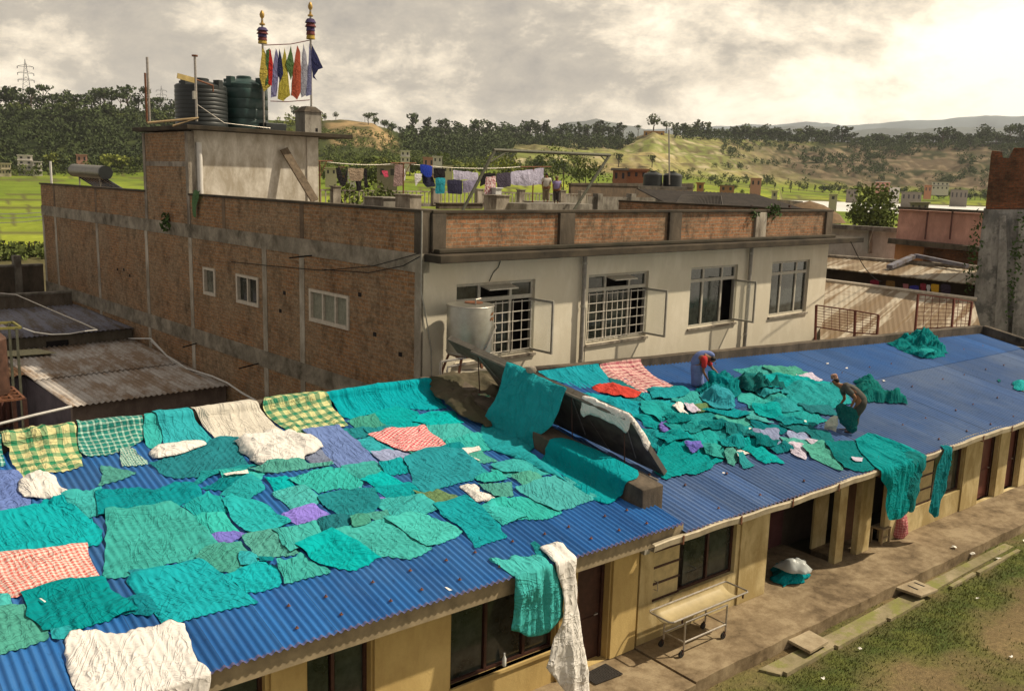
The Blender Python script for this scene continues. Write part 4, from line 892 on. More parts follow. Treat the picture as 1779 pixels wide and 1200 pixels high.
CL('B','T',[(843,422),(880,385),(1080,340),(1282,300),(1432,392),(1622,542),(1350,602),(1070,677),(940,522)],'large bright teal square sheet near the eave above the white sheet',cat='sheet',jag=.015)
CL('B','PK',[(-60,258),(200,232),(542,190),(560,280),(635,412),(440,422),(150,492),(-60,520)],'red and white gingham sheet at the left edge of the roof',cat='sheet',jag=.015,stretch=.1)
CL('B','S',[(-60,508),(50,512),(102,582),(0,617),(-60,620)],'small sea-green cloth below the red gingham at the left edge')
CL('B','G',[(-60,622),(160,578),(230,670),(302,772),(150,832),(-60,900)],'grey-green sheet at the lower left corner of the roof',cat='sheet')
CL('B','D',[(690,592),(740,530),(930,513),(1000,602),(960,632),(850,612),(760,632)],'crumpled deep teal sleeve beside the big square near the eave',amp=.06)
CL('B','D',[(158,502),(430,425),(645,398),(760,525),(862,602),(680,660),(480,712),(300,722),(200,642)],'large deep teal sheet above the white sheet by the eave',cat='sheet')
CL('B','T',[(330,740),(440,718),(458,760),(340,787)],'tiny teal rag between the deep teal and white sheets',amp=.04)
CL('B','W',[(252,545),(268,545),(297,562),(290,570)],'thin white paper scrap on the large deep teal sheet',cat='scrap',name='paper_scrap',group=None,amp=.0,jag=.0)
CL('B','W',[(455,812),(490,770),(640,740),(800,763),(870,733),(1020,718),(1070,693),(1160,708),(1200,800),(1235,922),(1302,972),(1304,1150),(1060,1190),(620,1250),(540,1112),(480,980),(455,880)],'large white sheet hanging over the eave at the lower left',cat='sheet',amp=.022,freq=1.5,jag=.02,rot=-.45,aniso=.2,stretch=1.1)
CL('X','W',[(772,1022),(776,1020),(786,1026),(780,1028)],'small white rag on the roof near the eave',cat='scrap',name='paper_scrap',group=None,amp=.01,jag=.005)
# hanging over the left eave
CL('D','D',[(1440,190),(1460,178),(1500,215),(1520,260),(1470,275),(1460,230)],'small dark teal cloth bunched on the roof above the hanging white one',amp=.06)
CL('D','S',[(1250,272),(1270,265),(1340,280),(1360,255),(1420,265),(1480,262),(1540,290),(1565,340),(1590,420),(1585,530),(1520,600),(1440,620),(1410,612),(1350,590),(1365,430),(1370,350),(1330,330),(1290,300)],'teal gown hanging over the eave beside the long white cloth',cat='gown',amp=.13,freq=3.5,stretch=1.57,rot=0,aniso=.16,jag=.02)
CL('D','W',[(1512,235),(1560,210),(1620,205),(1650,245),(1658,330),(1665,480),(1690,640),(1720,800),(1722,917),(1690,960),(1600,870),(1525,775),(1545,690),(1585,560),(1590,430),(1560,300)],'long white cloth hanging far down from the eave before the open door',cat='sheet',amp=.13,freq=3.5,stretch=1.57,rot=0,aniso=.16,jag=.02)
# over the dividing wall
CL('E','B',[(495,700),(530,672),(575,668),(650,685),(800,745),(1000,840),(1068,880),(1075,905),(1060,930),(1010,945),(985,975),(940,1050),(900,1085),(870,1098),(780,1070),(700,1010),(560,905),(440,815),(470,740)],'smooth teal sheet draped lengthwise over the lower end of the dividing wall',cat='sheet',surf=SD,group=None,amp=.012,freq=1.5,jag=.012)
# ---- right roof
clothmat('TR',(.003,.28,.30)); clothmat('SR_',(.035,.33,.31)); clothmat('DR_',(.002,.16,.18))  # darker copies of the teals: grazing-light shade put into their colour
def CRr(spec,mat,pts,label,**k):
    mat={'T':'TR','S':'SR_','D':'DR_'}.get(mat,mat)
    k.setdefault('surf',SR); k.setdefault('group',GRr); return CL(spec,mat,pts,label,**k)
crm=dict(amp=.12,freq=3.2,jag=.07,aniso=.3,grow=1.32)
CRr('E','B',[(420,238),(620,212),(815,190),(870,265),(895,320),(800,348),(700,352),(600,322),(500,290)],'teal sheet over the ridge wall of the faded roof, left of the striped one',cat='sheet',surf=SRR,amp=.07,freq=4,stretch=1.57,rot=0,aniso=.13,jag=.015)
CRr('E','D',[(880,285),(980,300),(1100,390),(1140,430),(1090,470),(1000,430),(900,350)],'deep blue-green cloth under the red one',)
CRr('E','PS',[(822,192),(960,172),(1088,160),(1112,220),(1200,290),(1355,348),(1240,362),(1150,372),(1090,387),(960,330),(885,290)],'pink and maroon striped sheet flowing down from the ridge wall',cat='sheet',surf=SRR,amp=.06,freq=4,stretch=1.57,rot=0,aniso=.13,jag=.015)
CRr('E','B',[(720,395),(900,418),(1110,468),(1080,530),(1040,540),(900,475)],'bright blue-teal sheet right behind the solar frame',**crm)
CRr('E','T',[(1110,400),(1340,450),(1290,482),(1140,472)],'teal cloth below the striped sheet, right one',**crm)
CRr('E','D',[(1150,355),(1300,350),(1405,390),(1200,412)],'deep teal cloth touching the lowest tip of the striped sheet',**crm)
CRr('E','R',[(773,345),(810,328),(870,328),(1000,358),(1060,380),(1088,402),(1050,425),(980,422),(900,408),(790,368)],'folded bright red cloth near the ridge',dome=.07,amp=.05,jag=.02)
CRr('E','T',[(1060,542),(1130,520),(1200,528),(1310,582),(1180,605)],'teal cloth left of the purple rag',**crm)
CRr('E','T',[(1100,630),(1200,640),(1350,712),(1190,742)],'teal cloth just below the purple rag',**crm)
CRr('E','T',[(1130,480),(1280,488),(1420,530),(1420,560),(1300,575),(1150,542)],'teal cloth left of the small white shirt',**crm)
CRr('E','T',[(1345,680),(1470,668),(1610,720),(1440,745)],'teal cloth level with the purple rag and right of it',**crm)
CRr('F','T',[(-90,380),(70,368),(120,400),(30,425),(-80,430)],'teal cloth at the feet of the woman, left side',**crm)
CRr('F','S',[(455,235),(560,218),(640,220),(705,262),(560,290)],'sea-green cloth highest up the faded roof, left of a paler one',**crm)
CRr('F','G',[(640,235),(720,218),(800,220),(905,265),(760,292)],'pale green cloth highest up the faded roof',**crm)
CRr('F','LW',[(838,285),(920,273),(978,300),(880,312)],'faded pinkish-white cloth behind the stooping man',**crm)
CRr('F','D',[(680,300),(800,308),(855,362),(720,335)],'deep teal cloth above the wide bright sheet on the faded roof',**crm)
CRr('F','T',[(600,290),(740,285),(900,310),(1040,325),(1060,370),(860,352),(700,340)],'long teal cloth stretched across the top of the spread',**crm)
CRr('F','T',[(690,402),(860,350),(1090,362),(1125,440),(1000,482),(800,462)],'wide bright teal sheet ending at the stooping man',cat='sheet',**crm)
CRr('F','S',[(470,402),(640,388),(750,440),(700,482),(560,482)],'sea-green cloth below the dark crumpled heap',**crm)
CRr('F','S',[(55,442),(180,408),(310,460),(150,484)],'sea-green cloth above the small white shirt',**crm)
CRr('F','O',[(165,482),(300,465),(410,530),(300,562)],'olive green cloth right of the small white shirt',**crm)
CRr('F','T',[(75,562),(250,528),(355,560),(345,612),(180,614)],'bright teal cloth below the small white shirt',**crm)
CRr('F','G',[(325,562),(500,538),(570,602),(380,625)],'pale sage cloth in the middle of the faded roof',**crm)
CRr('F','T',[(200,632),(500,618),(570,660),(420,702),(250,672)],'teal cloth below the pale sage one',**crm)
CRr('F','D',[(555,580),(740,598),(725,642),(600,645)],'deep teal cloth right of the pale sage one',**crm)
CRr('F','T',[(670,500),(860,488),(990,560),(900,584),(740,562)],'teal cloth left of the pale bag the man holds',**crm)
CRr('F','D',[(740,590),(860,585),(940,620),(900,655),(800,625)],'deep teal crumple left of the foot of the pale bag',**crm)
CRr('F','S',[(445,500),(560,518),(650,580),(520,565)],'sea-green cloth above the deep teal one right of the pale sage',**crm)
CRr('F','PG',[(555,640),(680,638),(745,700),(640,727),(560,680)],'pale lilac-grey shirt among the teal cloths',cat='shirt',**crm)
CRr('F','PG',[(785,650),(900,658),(915,702),(830,692)],'small pale blue rag below the deep teal crumple',**crm)
CRr('F','D',[(900,650),(1010,640),(1050,690),(1000,715),(930,700)],'dark green cloth under the tip of the pale bag',**crm)
CRr('F','G',[(735,690),(880,698),(905,735),(770,742)],'sage cloth between two pale rags',**crm)
CRr('F','LW',[(768,740),(910,738),(880,802),(820,780)],'pale whitish-blue rag near the sage cloths',**crm)
CRr('F','LW',[(895,700),(960,705),(1010,745),(930,740)],'narrow pale rag at the left of the sheet over the gutter',**crm)
CRr('F','T',[(85,680),(250,668),(355,730),(200,742)],'teal cloth above the short violet scrap',**crm)
CRr('F','T',[(0,745),(130,738),(220,775),(310,815),(180,882),(90,895),(10,912),(-40,870)],'big teal sheet at the low end of the solar frame',cat='sheet',**crm)
CRr('F','S',[(235,760),(350,755),(385,790),(300,802)],'sea-green cloth left of the small off-white rag',**crm)
CRr('F','W',[(395,772),(450,738),(532,775),(460,787)],'small off-white rag on the lower edge of the spread',**crm)
CRr('F','T',[(435,712),(560,698),(640,770),(718,820),(620,822)],'long teal cloth pointing towards the eave',**crm)
CRr('F','G',[(375,780),(420,768),(425,842),(388,830)],'narrow grey-green cloth beside the small off-white rag',**crm)
CRr('F','T',[(428,802),(480,788),(562,850),(490,872)],'bright green-teal square, lowest one near the eave',jag=.02)
CRr('F','D',[(640,735),(740,725),(790,760),(700,770)],'small dark teal cloth between the pale rags and the eave',**crm)
CRr('F','G',[(885,760),(1000,738),(1135,822),(1090,862),(940,802)],'long sage-green cloth reaching the gutter',**crm)
CRr('E','V',[(1200,597),(1250,585),(1292,597),(1322,630),(1270,667),(1210,642)],'crumpled purple rag on the faded roof',dome=.05,amp=.06)
CRr('F','V',[(110,742),(190,742),(205,775),(160,780)],'short violet scrap by the sheet at the solar frame',**crm)
CRr('F','W',[(20,490),(60,460),(95,470),(130,545),(90,530)],'small white shirt lying among the teal cloths, left half',cat='shirt',dome=.03,amp=.05)
CRr('F','LW',[(95,470),(160,472),(212,520),(150,530),(115,505)],'lilac-white crumpled cloth touching the small white shirt',dome=.03,amp=.05)
# spreading mass between the two people
fill=[('D',[(400,300),(520,285),(600,330),(520,380)]),('T',[(560,360),(700,370),(760,400),(620,420)]),('B',[(250,520),(420,500),(500,540),(380,560)]),('T',[(640,470),(760,460),(830,500),(700,515)]),('D',[(180,600),(330,590),(400,640),(250,640)]),('T',[(560,480),(680,490),(720,540),(600,530)]),('D',[(860,470),(1020,480),(1060,520),(930,520)]),('T',[(0,610),(150,600),(220,650),(60,665)]),('D',[(380,640),(520,650),(560,690),(420,700)]),('T',[(700,560),(820,560),(880,600),(760,600)]),('D',[(520,700),(640,690),(700,730),(600,740)]),('T',[(-60,680),(60,670),(140,720),(0,740)]),('D',[(-20,560),(80,550),(120,600),(10,610)]),('T',[(330,720),(440,700),(480,740),(380,760)])]
for mt,pp in fill: CRr('F',mt,pp,'crumpled teal cloth half buried among the others between the two people',**crm)
CRr('F','D',[(1050,705),(1200,690),(1300,740),(1330,800),(1350,862),(1260,892),(1130,872),(1060,800),(1000,740)],'crumpled teal cloth lying behind the sheet over the gutter',amp=.07,freq=2.6)
CRr('F','T',[(1200,690),(1290,638),(1400,670),(1500,710),(1622,765),(1618,900),(1600,1010),(1570,1100),(1540,1150),(1500,1186),(1420,1195),(1400,1100),(1410,1000),(1370,940),(1340,872),(1300,840),(1230,760)],'big teal sheet hanging from the gutter of the faded roof',cat='sheet',amp=.14,freq=3,stretch=1.57,rot=0,aniso=.13,jag=.02)
CRr('X','D',[(1560,790),(1597,787),(1594,870),(1590,890),(1578,888),(1570,860)],'dark teal sheet hanging behind the big one on the gutter',cat='sheet',amp=.10,freq=3.2,rot=0,lift=-.05)
CRr('X','D',[(1632,774),(1645,774),(1645,830),(1643,850),(1634,868),(1630,896),(1622,899),(1612,888),(1620,850),(1627,810)],'narrow deep teal cloth hanging alone from the gutter',amp=.12,freq=3.2,stretch=1.57,rot=0,aniso=.13,jag=.02)
CRr('X','LW',[(1476,802),(1486,797),(1500,800),(1498,806),(1484,807)],'tiny white crumpled rag on the sheets by the gutter',amp=.05)
# heaps
hp=dict(freq=3.4,jag=.10,aniso=.3)
CRr('H','D',[(5,252),(120,225),(250,190),(350,170),(470,185),(560,230),(640,320),(725,368),(680,402),(570,415),(420,432),(300,375),(150,325)],'heap of teal gowns dumped high on the faded roof by the ridge wall',cat='heap',name='cloth_heap',dome=.60,amp=.36,**hp)
CRr('H','T',[(330,380),(600,400),(560,418),(420,434),(370,415)],'bright teal corner spread below the heap by the ridge wall')
CRr('H','T',[(1485,682),(1540,680),(1640,690),(1640,795),(1510,790),(1480,760)],'teal cloth at the right edge of the picture',dome=.12,amp=.08,**hp)
CRr('H','DD',[(1285,668),(1310,662),(1330,690),(1300,697)],'small dark rag on the faded roof left of the rightmost cloth',amp=.05)
CRr('F','DD',[(1195,345),(1230,300),(1290,290),(1350,320),(1365,390),(1400,415),(1470,425),(1550,448),(1545,460),(1450,448),(1400,440),(1290,445),(1230,430)],'dark green heap of cloth with a trailing end behind the stooping man',cat='heap',name='cloth_heap',dome=.50,amp=.34,**hp)
CRr('F','DD',[(430,318),(470,290),(540,300),(620,330),(700,350),(760,372),(720,395),(620,402),(540,398),(470,370)],'dark crumpled heap of teal cloth right of the woman',cat='heap',name='cloth_heap',dome=.22,amp=.30,**hp)
CRr('F','D',[(250,330),(300,290),(350,280),(420,310),(450,360),(455,410),(420,480),(330,470),(250,420),(170,372)],'teal cloths the woman is pulling together',cat='heap',name='cloth_heap',dome=.32,amp=.34,**hp)
CRr('F','B',[(200,412),(300,400),(400,440),(432,490),(380,522),(260,492)],'bright blue-teal sheet spilling below the woman',amp=.08,freq=2.4)
cloth(Surf((12.2,0,0),(1,0,0),[(0,16.0,4.0),(0,18.3,4.62),(0,19.3,4.82),(0,20.4,4.86)]),[(738,662),(775,652),(835,648),(880,652),(905,672),(880,735),(845,742),(812,726),(780,706),(758,690)],'mossy_mortar','dark mossy mound of mortar where the dividing wall meets the ridge','mound',None,dome=.13,amp=.10,freq=2.2,jag=.1,sp=.06,name='mortar_mound')
# rag stuffed on the mound
CL('E','GWB',[(35,390),(80,380),(140,400),(150,430),(145,500),(120,515),(70,505),(40,470),(70,440)],'green and cream cloth stuffed on the mound beside the big hanging sheet',surf=Surf((13.0,0,0),(1,0,0),[(0,16.2,4.1),(0,17.7,4.5),(0,18.2,4.95)]),group=None,dome=.12,amp=.12,freq=4)
for (x,y) in ((1256,822),(1437,632),(1470,640),(1535,662),(1396,741),(1300,755)):
    CRr('X','W',[(x-2,y-1),(x+2,y-1),(x+3,y+1),(x-1,y+1)],'fingernail-sized white paper scrap on the faded blue roof',cat='scrap',name='paper_scrap',group='white scraps on the faded roof',amp=.01,jag=0,sp=.05)
# ============================================================ THINGS ON AND AROUND THE ROOFS
GALV=simple('galvanised_tank',(.40,.385,.33),.38,.8,.2,3); TEALP=simple('teal_paint',(.01,.30,.30),.6)
# ---- solar collector
pd=_n(np.array([-.2,1,.185])); T0=np.array([14.32,13.54,4.98]); B0=np.array([15.63,13.54,3.42]); LEN=4.75
wv=(B0-T0); WL=np.linalg.norm(wv); wv=wv/WL; nv=_n(np.cross(pd,wv)); nv=nv if nv[2]>0 else -nv
sp_=empty('solar_collector',(15.3,15.5,3.5),'big tilted solar heating panel on the roof, dark underside half covered by a teal sheet','solar panel')
PF=simple('panel_frame',(.15,.135,.11),.5,.3,.3,5); PBk=simple('panel_back',(.13,.12,.10),.7,.1,.5,3); PGl=glassm('panel_glass',(.02,.025,.035),.1)
for k in range(3):
    a=LEN*k/3+.02; b=LEN*(k+1)/3-.02
    f=MB()
    f.frame(T0,(a,b),(0,WL),(-.07,-.055),pd,wv,nv); fo=f.build('panel_back',PBk,sp_)
    g=MB(); g.frame(T0,(a,b),(0,.07),(-.054,.06),pd,wv,nv); g.frame(T0,(a,b),(WL-.07,WL),(-.054,.06),pd,wv,nv); g.frame(T0,(a,a+.07),(.07,WL-.07),(-.054,.06),pd,wv,nv); g.frame(T0,(b-.07,b),(.07,WL-.07),(-.054,.06),pd,wv,nv)
    g.build('panel_frame',PF,sp_); p=MB(); p.frame(T0,(a+.07,b-.07),(.07,WL-.07),(.04,.05),pd,wv,nv); p.build('panel_glass',PGl,sp_)
mb=MB(); mb.tube([T0+wv*WL*1.0+pd*(-.1)-nv*.13-[.32,0,0]+[0,0,.03],T0+wv*WL+pd*LEN-nv*.13-[.32,0,0]],.04,8); mb.build('lower_tube',STEEL,sp_)
mb=MB(); mb.tube([T0-nv*.12+pd*.05,T0-nv*.12+pd*LEN],.045,8); mb.build('upper_tube',PF,sp_)
for k in range(4):
    a=.15+(LEN-.3)*k/3; p=T0+pd*a-nv*.1+wv*.1; q=np.array([p[0]+.12,p[1],rz(p[1],ZR)+.02]); m2=MB(); m2.tube([p,q],.014,6); m2.build('strut',DARKWOOD,sp_)
    r_=T0+pd*(a+.5)-nv*.1+wv*(WL*.85) if k<3 else T0+pd*(a-.4)-nv*.1+wv*WL*.8; m2=MB(); m2.tube([p,r_],.016,6); m2.build('brace',STEEL,sp_)
    c=B0+pd*a-nv*.14-np.array([.3,0,0]); m2=MB(); m2.bar([c[0],c[1],rz(c[1],ZR)],[c[0],c[1],c[2]+.1],.05); m2.build('foot',RUSTSTEEL,sp_)
mb=MB(); mb.frame(T0,(LEN,LEN+.9),(0,.5),(-.06,.08),pd,wv,nv); mb.build('header_box',PF,sp_)
# big sheet hung from the collector down over the dividing wall
def hprof(Y): return None
k_=(16.6-13.54)/pd[1]; c0=T0+pd*k_
SS=Surf(c0,pd,[np.array([.5,0,-.62]),np.array([.04,0,.02]),np.array([-.10,0,.05]),np.array([13.12-c0[0],0,4.50-c0[2]]),np.array([13.06-c0[0],0,4.12-c0[2]]),np.array([12.0-c0[0],0,4.115-c0[2]])])
for i,n in enumerate(SS.N):
    if n.dot(np.array([-.8,-.5,.5]))<0: SS.N[i]=-n
cloth(SS,px('E',[(225,178),(300,205),(390,255),(470,285),(612,350),(590,400),(560,500),(520,590),(440,650),(395,665),(370,760),(560,900),(620,960),(520,905),(380,850),(250,790),(120,745),(70,690),(50,640),(70,560),(150,430),(190,320)]),'B','huge dark-teal sheet hanging from the solar panel frame across the dividing wall','sheet',None,amp=.10,freq=2.2,rot=0,jag=.015,name='hanging_sheet')
# white cloth over the panel's upper edge
SW=Surf(T0,pd,[np.array([-.09,0,-1.5]),np.array([-.09,0,.02]),np.array([-.02,0,.09]),(wv*.35+nv*.09)])
for i,n in enumerate(SW.N):
    if n.dot(np.array([-.8,-.5,.5]))<0: SW.N[i]=-n
wh=empty('draped_cloth',T0,'grey-white cloth draped over the upper edge and end of the solar panel','cloth')
cloth(SW,px('E',[(710,398),(735,395),(860,445),(1020,512),(1030,540),(1012,610),(992,642),(955,605),(900,575),(860,560),(820,535),(740,520),(722,540),(700,517),(704,470)]),'W',None,parent=wh,amp=.04,freq=3,rot=0,jag=.03,name='front_fall')
SE=Surf(T0+pd*-.02,wv,[np.array([0,0,0])+pd*-.02-nv*.12,pd*-.02+nv*.085,pd*.12+nv*.085])
for i,n in enumerate(SE.N):
    if n.dot(np.array([-.3,-1,.3]))<0: SE.N[i]=-n
cloth(SE,px('E',[(1018,515),(1060,565),(1150,703),(1128,757),(1100,720),(1080,665),(1045,600),(1020,560)]),'W',None,parent=wh,amp=.03,freq=3,jag=.02,name='end_fall')
mb=MB(); 
for (x,y,zz_) in ((402,262,0),):
    c=hit(*[820+402/3.706,580+272/3.706],c0,np.array([1.,0,0])); 
c=c0+pd*(-.35)+np.array([-.05,0,.10]); mb.lathe(c,[(.0,-.09),(.11,-.06),(.13,0),(.10,.07),(.0,.10)],10,False,False); setp(mb.build('stone',CONC_L),'rounded grey stone holding the huge teal sheet on the panel edge','stone')
# ---- boiler tank on its stand
bt=empty('water_tank',(14.9,20.35,4.4),'galvanised cylinder tank on a rusty leg stand in front of the leftmost barred window','water tank')
bc=np.array([14.9,20.35,0])
mb=MB(); mb.lathe(bc,[(.0,5.22),(.655,5.22),(.66,5.24),(.66,6.56),(.655,6.58),(.0,6.60)],36,False,False); to=mb.build('tank_body',GALV,bt)
for z in (5.26,6.545): m2=MB(); m2.lathe(bc,[(.662,z),(.676,z+.01),(.662,z+.025)],36,False,False); m2.build('rim',STEEL,to)
m2=MB(); m2.lathe(bc+[.18,.1,0],[(.26,6.597),(.26,6.62),(.0,6.622)],20,False,False); m2.build('lid',RUSTSTEEL,to)
m2=MB(); m2.tube([bc+[-.05,-.3,6.59],bc+[-.05,-.3,6.75],bc+[.12,-.3,6.77]],.02,6); m2.build('vent_pipe',STEEL,to)
m2=MB(); m2.tube([bc+[.52,-.46,6.02],bc+[.42,-.62,5.98],bc+[.05,-.72,5.46],bc+[-.03,-.68,5.34],bc+[.06,-.62,5.22],bc+[.1,-.4,5.0]],.025,8); m2.build('feed_pipe',STEEL,to)
for i,(dx,dz) in enumerate(((.30,.0),(.38,.02),(.46,-.01),(.33,.14),(.41,.15))):
    an=-1.57+dx*1.1; p=bc+np.array([math.cos(an)*.668,math.sin(an)*.668,6.18+dz]); m2=MB(); m2.bar(p,p+np.array([.05,.01,.07 if i%2 else .09]),.018,.008); m2.build('orange_marking',simple('orange_marker',(.45,.16,.04),.8),to)
leg_top=[(-.48,-.3),(.42,-.38),(.5,.3),(-.45,.35)]; leg_bot=[(-.85,-.55),(.42,-.62),(.80,.35),(-.75,.5)]
for (a,b),(c,d) in zip(leg_top,leg_bot): m2=MB(); m2.bar(bc+[a,b,5.2],bc+[c,d,4.30],.06,.06); m2.build('leg',RUSTSTEEL,bt)
for i in range(4):
    p=bc+[*leg_top[i],5.17]; q=bc+[*leg_top[(i+1)%4],5.17]; m2=MB(); m2.bar(p,q,.07,.06); m2.build('stand_rail',RUSTSTEEL,bt)
m2=MB(); m2.bar(bc+[-.6,-.42,4.85],bc+[.42,-.5,4.78],.05); m2.build('stand_brace',CONC_L,bt)
for (zt,x0,r) in ((5.17,-1.2,.035),(5.0,-.98,.028)):
    m2=MB(); m2.tube([bc+[-.4,-.35,zt],bc+[x0,-.35,zt-.03],bc+[x0-.02,-.35,zt-.12],bc+[x0-.03,-.38,4.3]],r,8); m2.build('outlet_pipe',STEEL,bt)
mb=MB(); mb.box((12.9,16.6),(19.49,21.15),(0,4.36)); mb.build('plinth',CONC_D,bt)
# ============================================================ TERRACE OF THE BRICK BUILDING
PT=lambda x,y,b: (lambda q: BF(q[0],b,q[1]))(atB(x,y,b))
POLY=simple('black_tank_plastic',(.016,.020,.02),.45,0,.4,3,spec=.5); POLYG=simple('green_tank_plastic',(.018,.05,.045),.42,0,.4,3,spec=.5)
def ptank(a,b,r,z0,z1,mat,label,ribs=7):
    c=BF(a,b,0); t=empty('water_tank',c+[0,0,z0],label,'water tank','plastic tanks on the stair tower'); H=z1-z0
    pr=[(r*.97,z0),(r,z0+.05)]
    for i in range(ribs):
        za=z0+.08+H*.74*i/ribs; zb=z0+.08+H*.74*(i+1)/ribs; pr+=[(r,za),(r,zb-.05),(r*.985,zb-.03)]
    pr+=[(r,z0+H*.84),(r*.94,z0+H*.87),(r*.30,z0+H*.965)]
    m=MB(); m.lathe(c,pr,36,True,True); bo=m.build('tank_body',mat,t)
    m=MB(); m.lathe(c,[(r*.32,z0+H*.95),(r*.32,z1),(r*.28,z1+.03),(0,z1+.03)],18,False,False); m.build('lid',mat,t)
    for k in range(4):
        an=.5+1.57*k; p=c+[math.cos(an)*r*.86,math.sin(an)*r*.86,0]; m=MB(); m.frame(p+[0,0,z0+H*.8],(-.14,.14),(-.12,.12),(0,H*.17),(math.cos(an),math.sin(an),0),(-math.sin(an),math.cos(an),0)); m.build('lifting_lug',mat,t)
    return t
ptank(1.28,16.6,1.02,11.73,13.65,POLY,'black ribbed plastic water tank on the stair tower, the left and blacker one',9)
q=ptank(3.36,17.0,.97,11.73,13.95,POLYG,'dark green plastic water tank on the stair tower beside the prayer flags',4)
m=MB(); m.bb((3.5,4.45),(15.4,16.0),(11.725,12.05)); setp(m.build('storage_box',POLY,bevel=.02),'low dark box in front of the dark green tank','box')
# post pair
def post(x,y0,y1,b,r,label,extra=None):
    p=PT(x,y1,b); p[2]=max(p[2],11.72); q=PT(x,y0,b); q[:2]=p[:2]; t=empty('steel_post',p,label,'post')
    m=MB(); m.tube([p,q],r,8); m.build('pole',STEEL,t); return t,p,q
t_,p,q=post(260,100,213,16.5,.05,'thin steel post at the left corner of the stair tower roof')
m=MB(); m.tube([p+[-.1,0,0],q+[-.1,0,-.6]],.04,6); m.build('side_rod',RUSTSTEEL,t_)
t_,p,q=post(342,99,211,15.2,.05,'steel post with a short cross arm in front of the black tank')
m=MB(); m.lathe(q,[(.12,0),(.12,.06),(0,.07)],8,False); m.build('cap',RUSTSTEEL,t_)
m=MB(); m.bar(q+UX*-.72+[0,0,-.78],q+[0,0,-.9],.04,.2); m.build('name_board',simple('faded_yellow_board',(.45,.34,.13),.7),t_)
m=MB(); m.tube([q+[0,0,-.85],q+UX*.7+[0,0,-1.02],q+UX*.7+[0,0,-1.25]],.035,6); m.build('bent_pipe',RUSTSTEEL,t_)
m=MB(); m.bar(q+[-.1,-.08,-1.3],q+[-.1,-.08,-1.6],.16,.1); m.build('lamp_box',GREYPAINT,t_)
m=MB(); m.tube([PT(343,182,15.1),PT(390,214,14.6),PT(470,223,14.55)],.012,5); setp(m.build('slack_wire',STEEL),'thin wire sagging from the post across the stair tower front','wire')
m=MB(); m.tube([PT(256,216,14.7)+[0,0,.05],PT(345,210,14.6)+[0,0,.1],PT(300,219,14.5)],.05,6); setp(m.build('bent_branch',simple('dry_wood',(.30,.22,.12),.9)),'dry twisted stick lying on the edge of the stair tower roof','stick')
# chimney-like masonry box
t_=empty('roof_vent',BF(5.7,15.8,11.72),'small masonry vent box with a pyramid cap at the right end of the stair tower','vent')
c=BF(5.72,15.8,0); m=MB(); m.frame(c,(-.40,.40),(-.4,.4),(11.72,12.62),UX,UY); m.build('vent_body',stained('vent_plaster',(.45,.42,.36),(.12,.10,.08),.8),t_)
m=MB(); m.add([c+UX*sx*.46+UY*sy*.46+[0,0,12.62] for sx,sy in ((-1,-1),(1,-1),(1,1),(-1,1))]+[c+UX*sx*.22+UY*sy*.22+[0,0,12.86] for sx,sy in ((-1,-1),(1,-1),(1,1),(-1,1))],[(0,1,2,3),(4,5,6,7)]+[(i,(i+1)%4,4+(i+1)%4,4+i) for i in range(4)]); m.build('vent_cap',CONC_D,t_)
m=MB(); m.frame(c,(.1,.22),(-.404,-.398),(11.8,11.95),UX,UY); m.build('vent_hole',BLACKM,t_)
# leaning plank
m=MB(); m.bar(PT(493,259,14.98),PT(547,349,13.9),.34,.09,up=UY); setp(m.build('plank',simple('old_plank',(.16,.12,.08),.85,0,.5,7)),'weathered wide plank leaning against the cream stair tower wall','plank')
m=MB(); m.tube([PT(343,333,-.02)+[0,0,.1],PT(336,348,-.1),PT(341,362,-.12),PT(336,378,-.1)],.07,8); 
# rags over the coping at the stair tower foot (hang on the brick side)
def AT(x,y,a): q=atA(x,y,a); return BF(a,q[0],q[1])
SAi=Surf(BF(-.14,0,0),UY,[np.array([0,0,7.0]),np.array([0,0,9.2])]); SAi.flip=1.0
for i,n in enumerate(SAi.N):
    if n.dot(-UX)<0: SAi.N[i]=-n
cloth(SAi,[(337,332),(349,330),(346,345),(341,362),(341,378),(336,376),(334,352)],'O','mustard and maroon rag hanging at the foot of the stair tower','rag',None,amp=.08,freq=3,sp=.07)
m=MB(); 
# prayer banner
pb=empty('prayer_banner',PT(505,190,15.6),'tall row of coloured prayer flags between two ornate finial poles on the stair tower','banner')
GOLD=simple('gilded_metal',(.42,.27,.08),.4,.5,.3,9); REDC=simple('maroon_cloth',(.14,.04,.04),.9); VIO=simple('violet_cloth',(.06,.045,.11),.9); MUST=simple('mustard_cloth',(.38,.26,.05),.9)
PBb=15.6
for (x,yt,yb,ytop) in ((455,18,215,78),(539,3,190,70)):
    top=PT(x,yt,PBb); base=PT(x,yb,PBb); base[:2]=top[:2]; base[2]=11.72 if x<500 else 12.8; H=.0
    m=MB(); m.tube([base,top-[0,0,.35]],.045,8); po=m.build('pole',STEEL,pb)
    y2=lambda yy:(lambda q:np.array([top[0],top[1],q[2]]))(PT(x,yy,PBb))
    a_=y2(yt+26); m=MB(); m.lathe([top[0],top[1],0],[(.0,a_[2]-.02),(.11,a_[2]),(.12,a_[2]+.05),(.05,a_[2]+.1),(.04,a_[2]+.25),(.09,a_[2]+.33),(.10,a_[2]+.42),(.05,a_[2]+.55),(.0,top[2])],12,False,False); m.build('finial',GOLD,po)
    z1=y2(yt+30)[2]; z0=y2(ytop-2)[2]; h=(z1-z0)/5
    for i,mt in enumerate((VIO,REDC,VIO,REDC,MUST)):
        m=MB(); zt=z1-h*i; m.lathe([top[0],top[1],0],[(.14,zt),(.17,zt-h*.2),(.24 if i<2 else .19,zt-h*1.02),(.12,zt-h)],10,True,True); m.build('valance',mt,po)
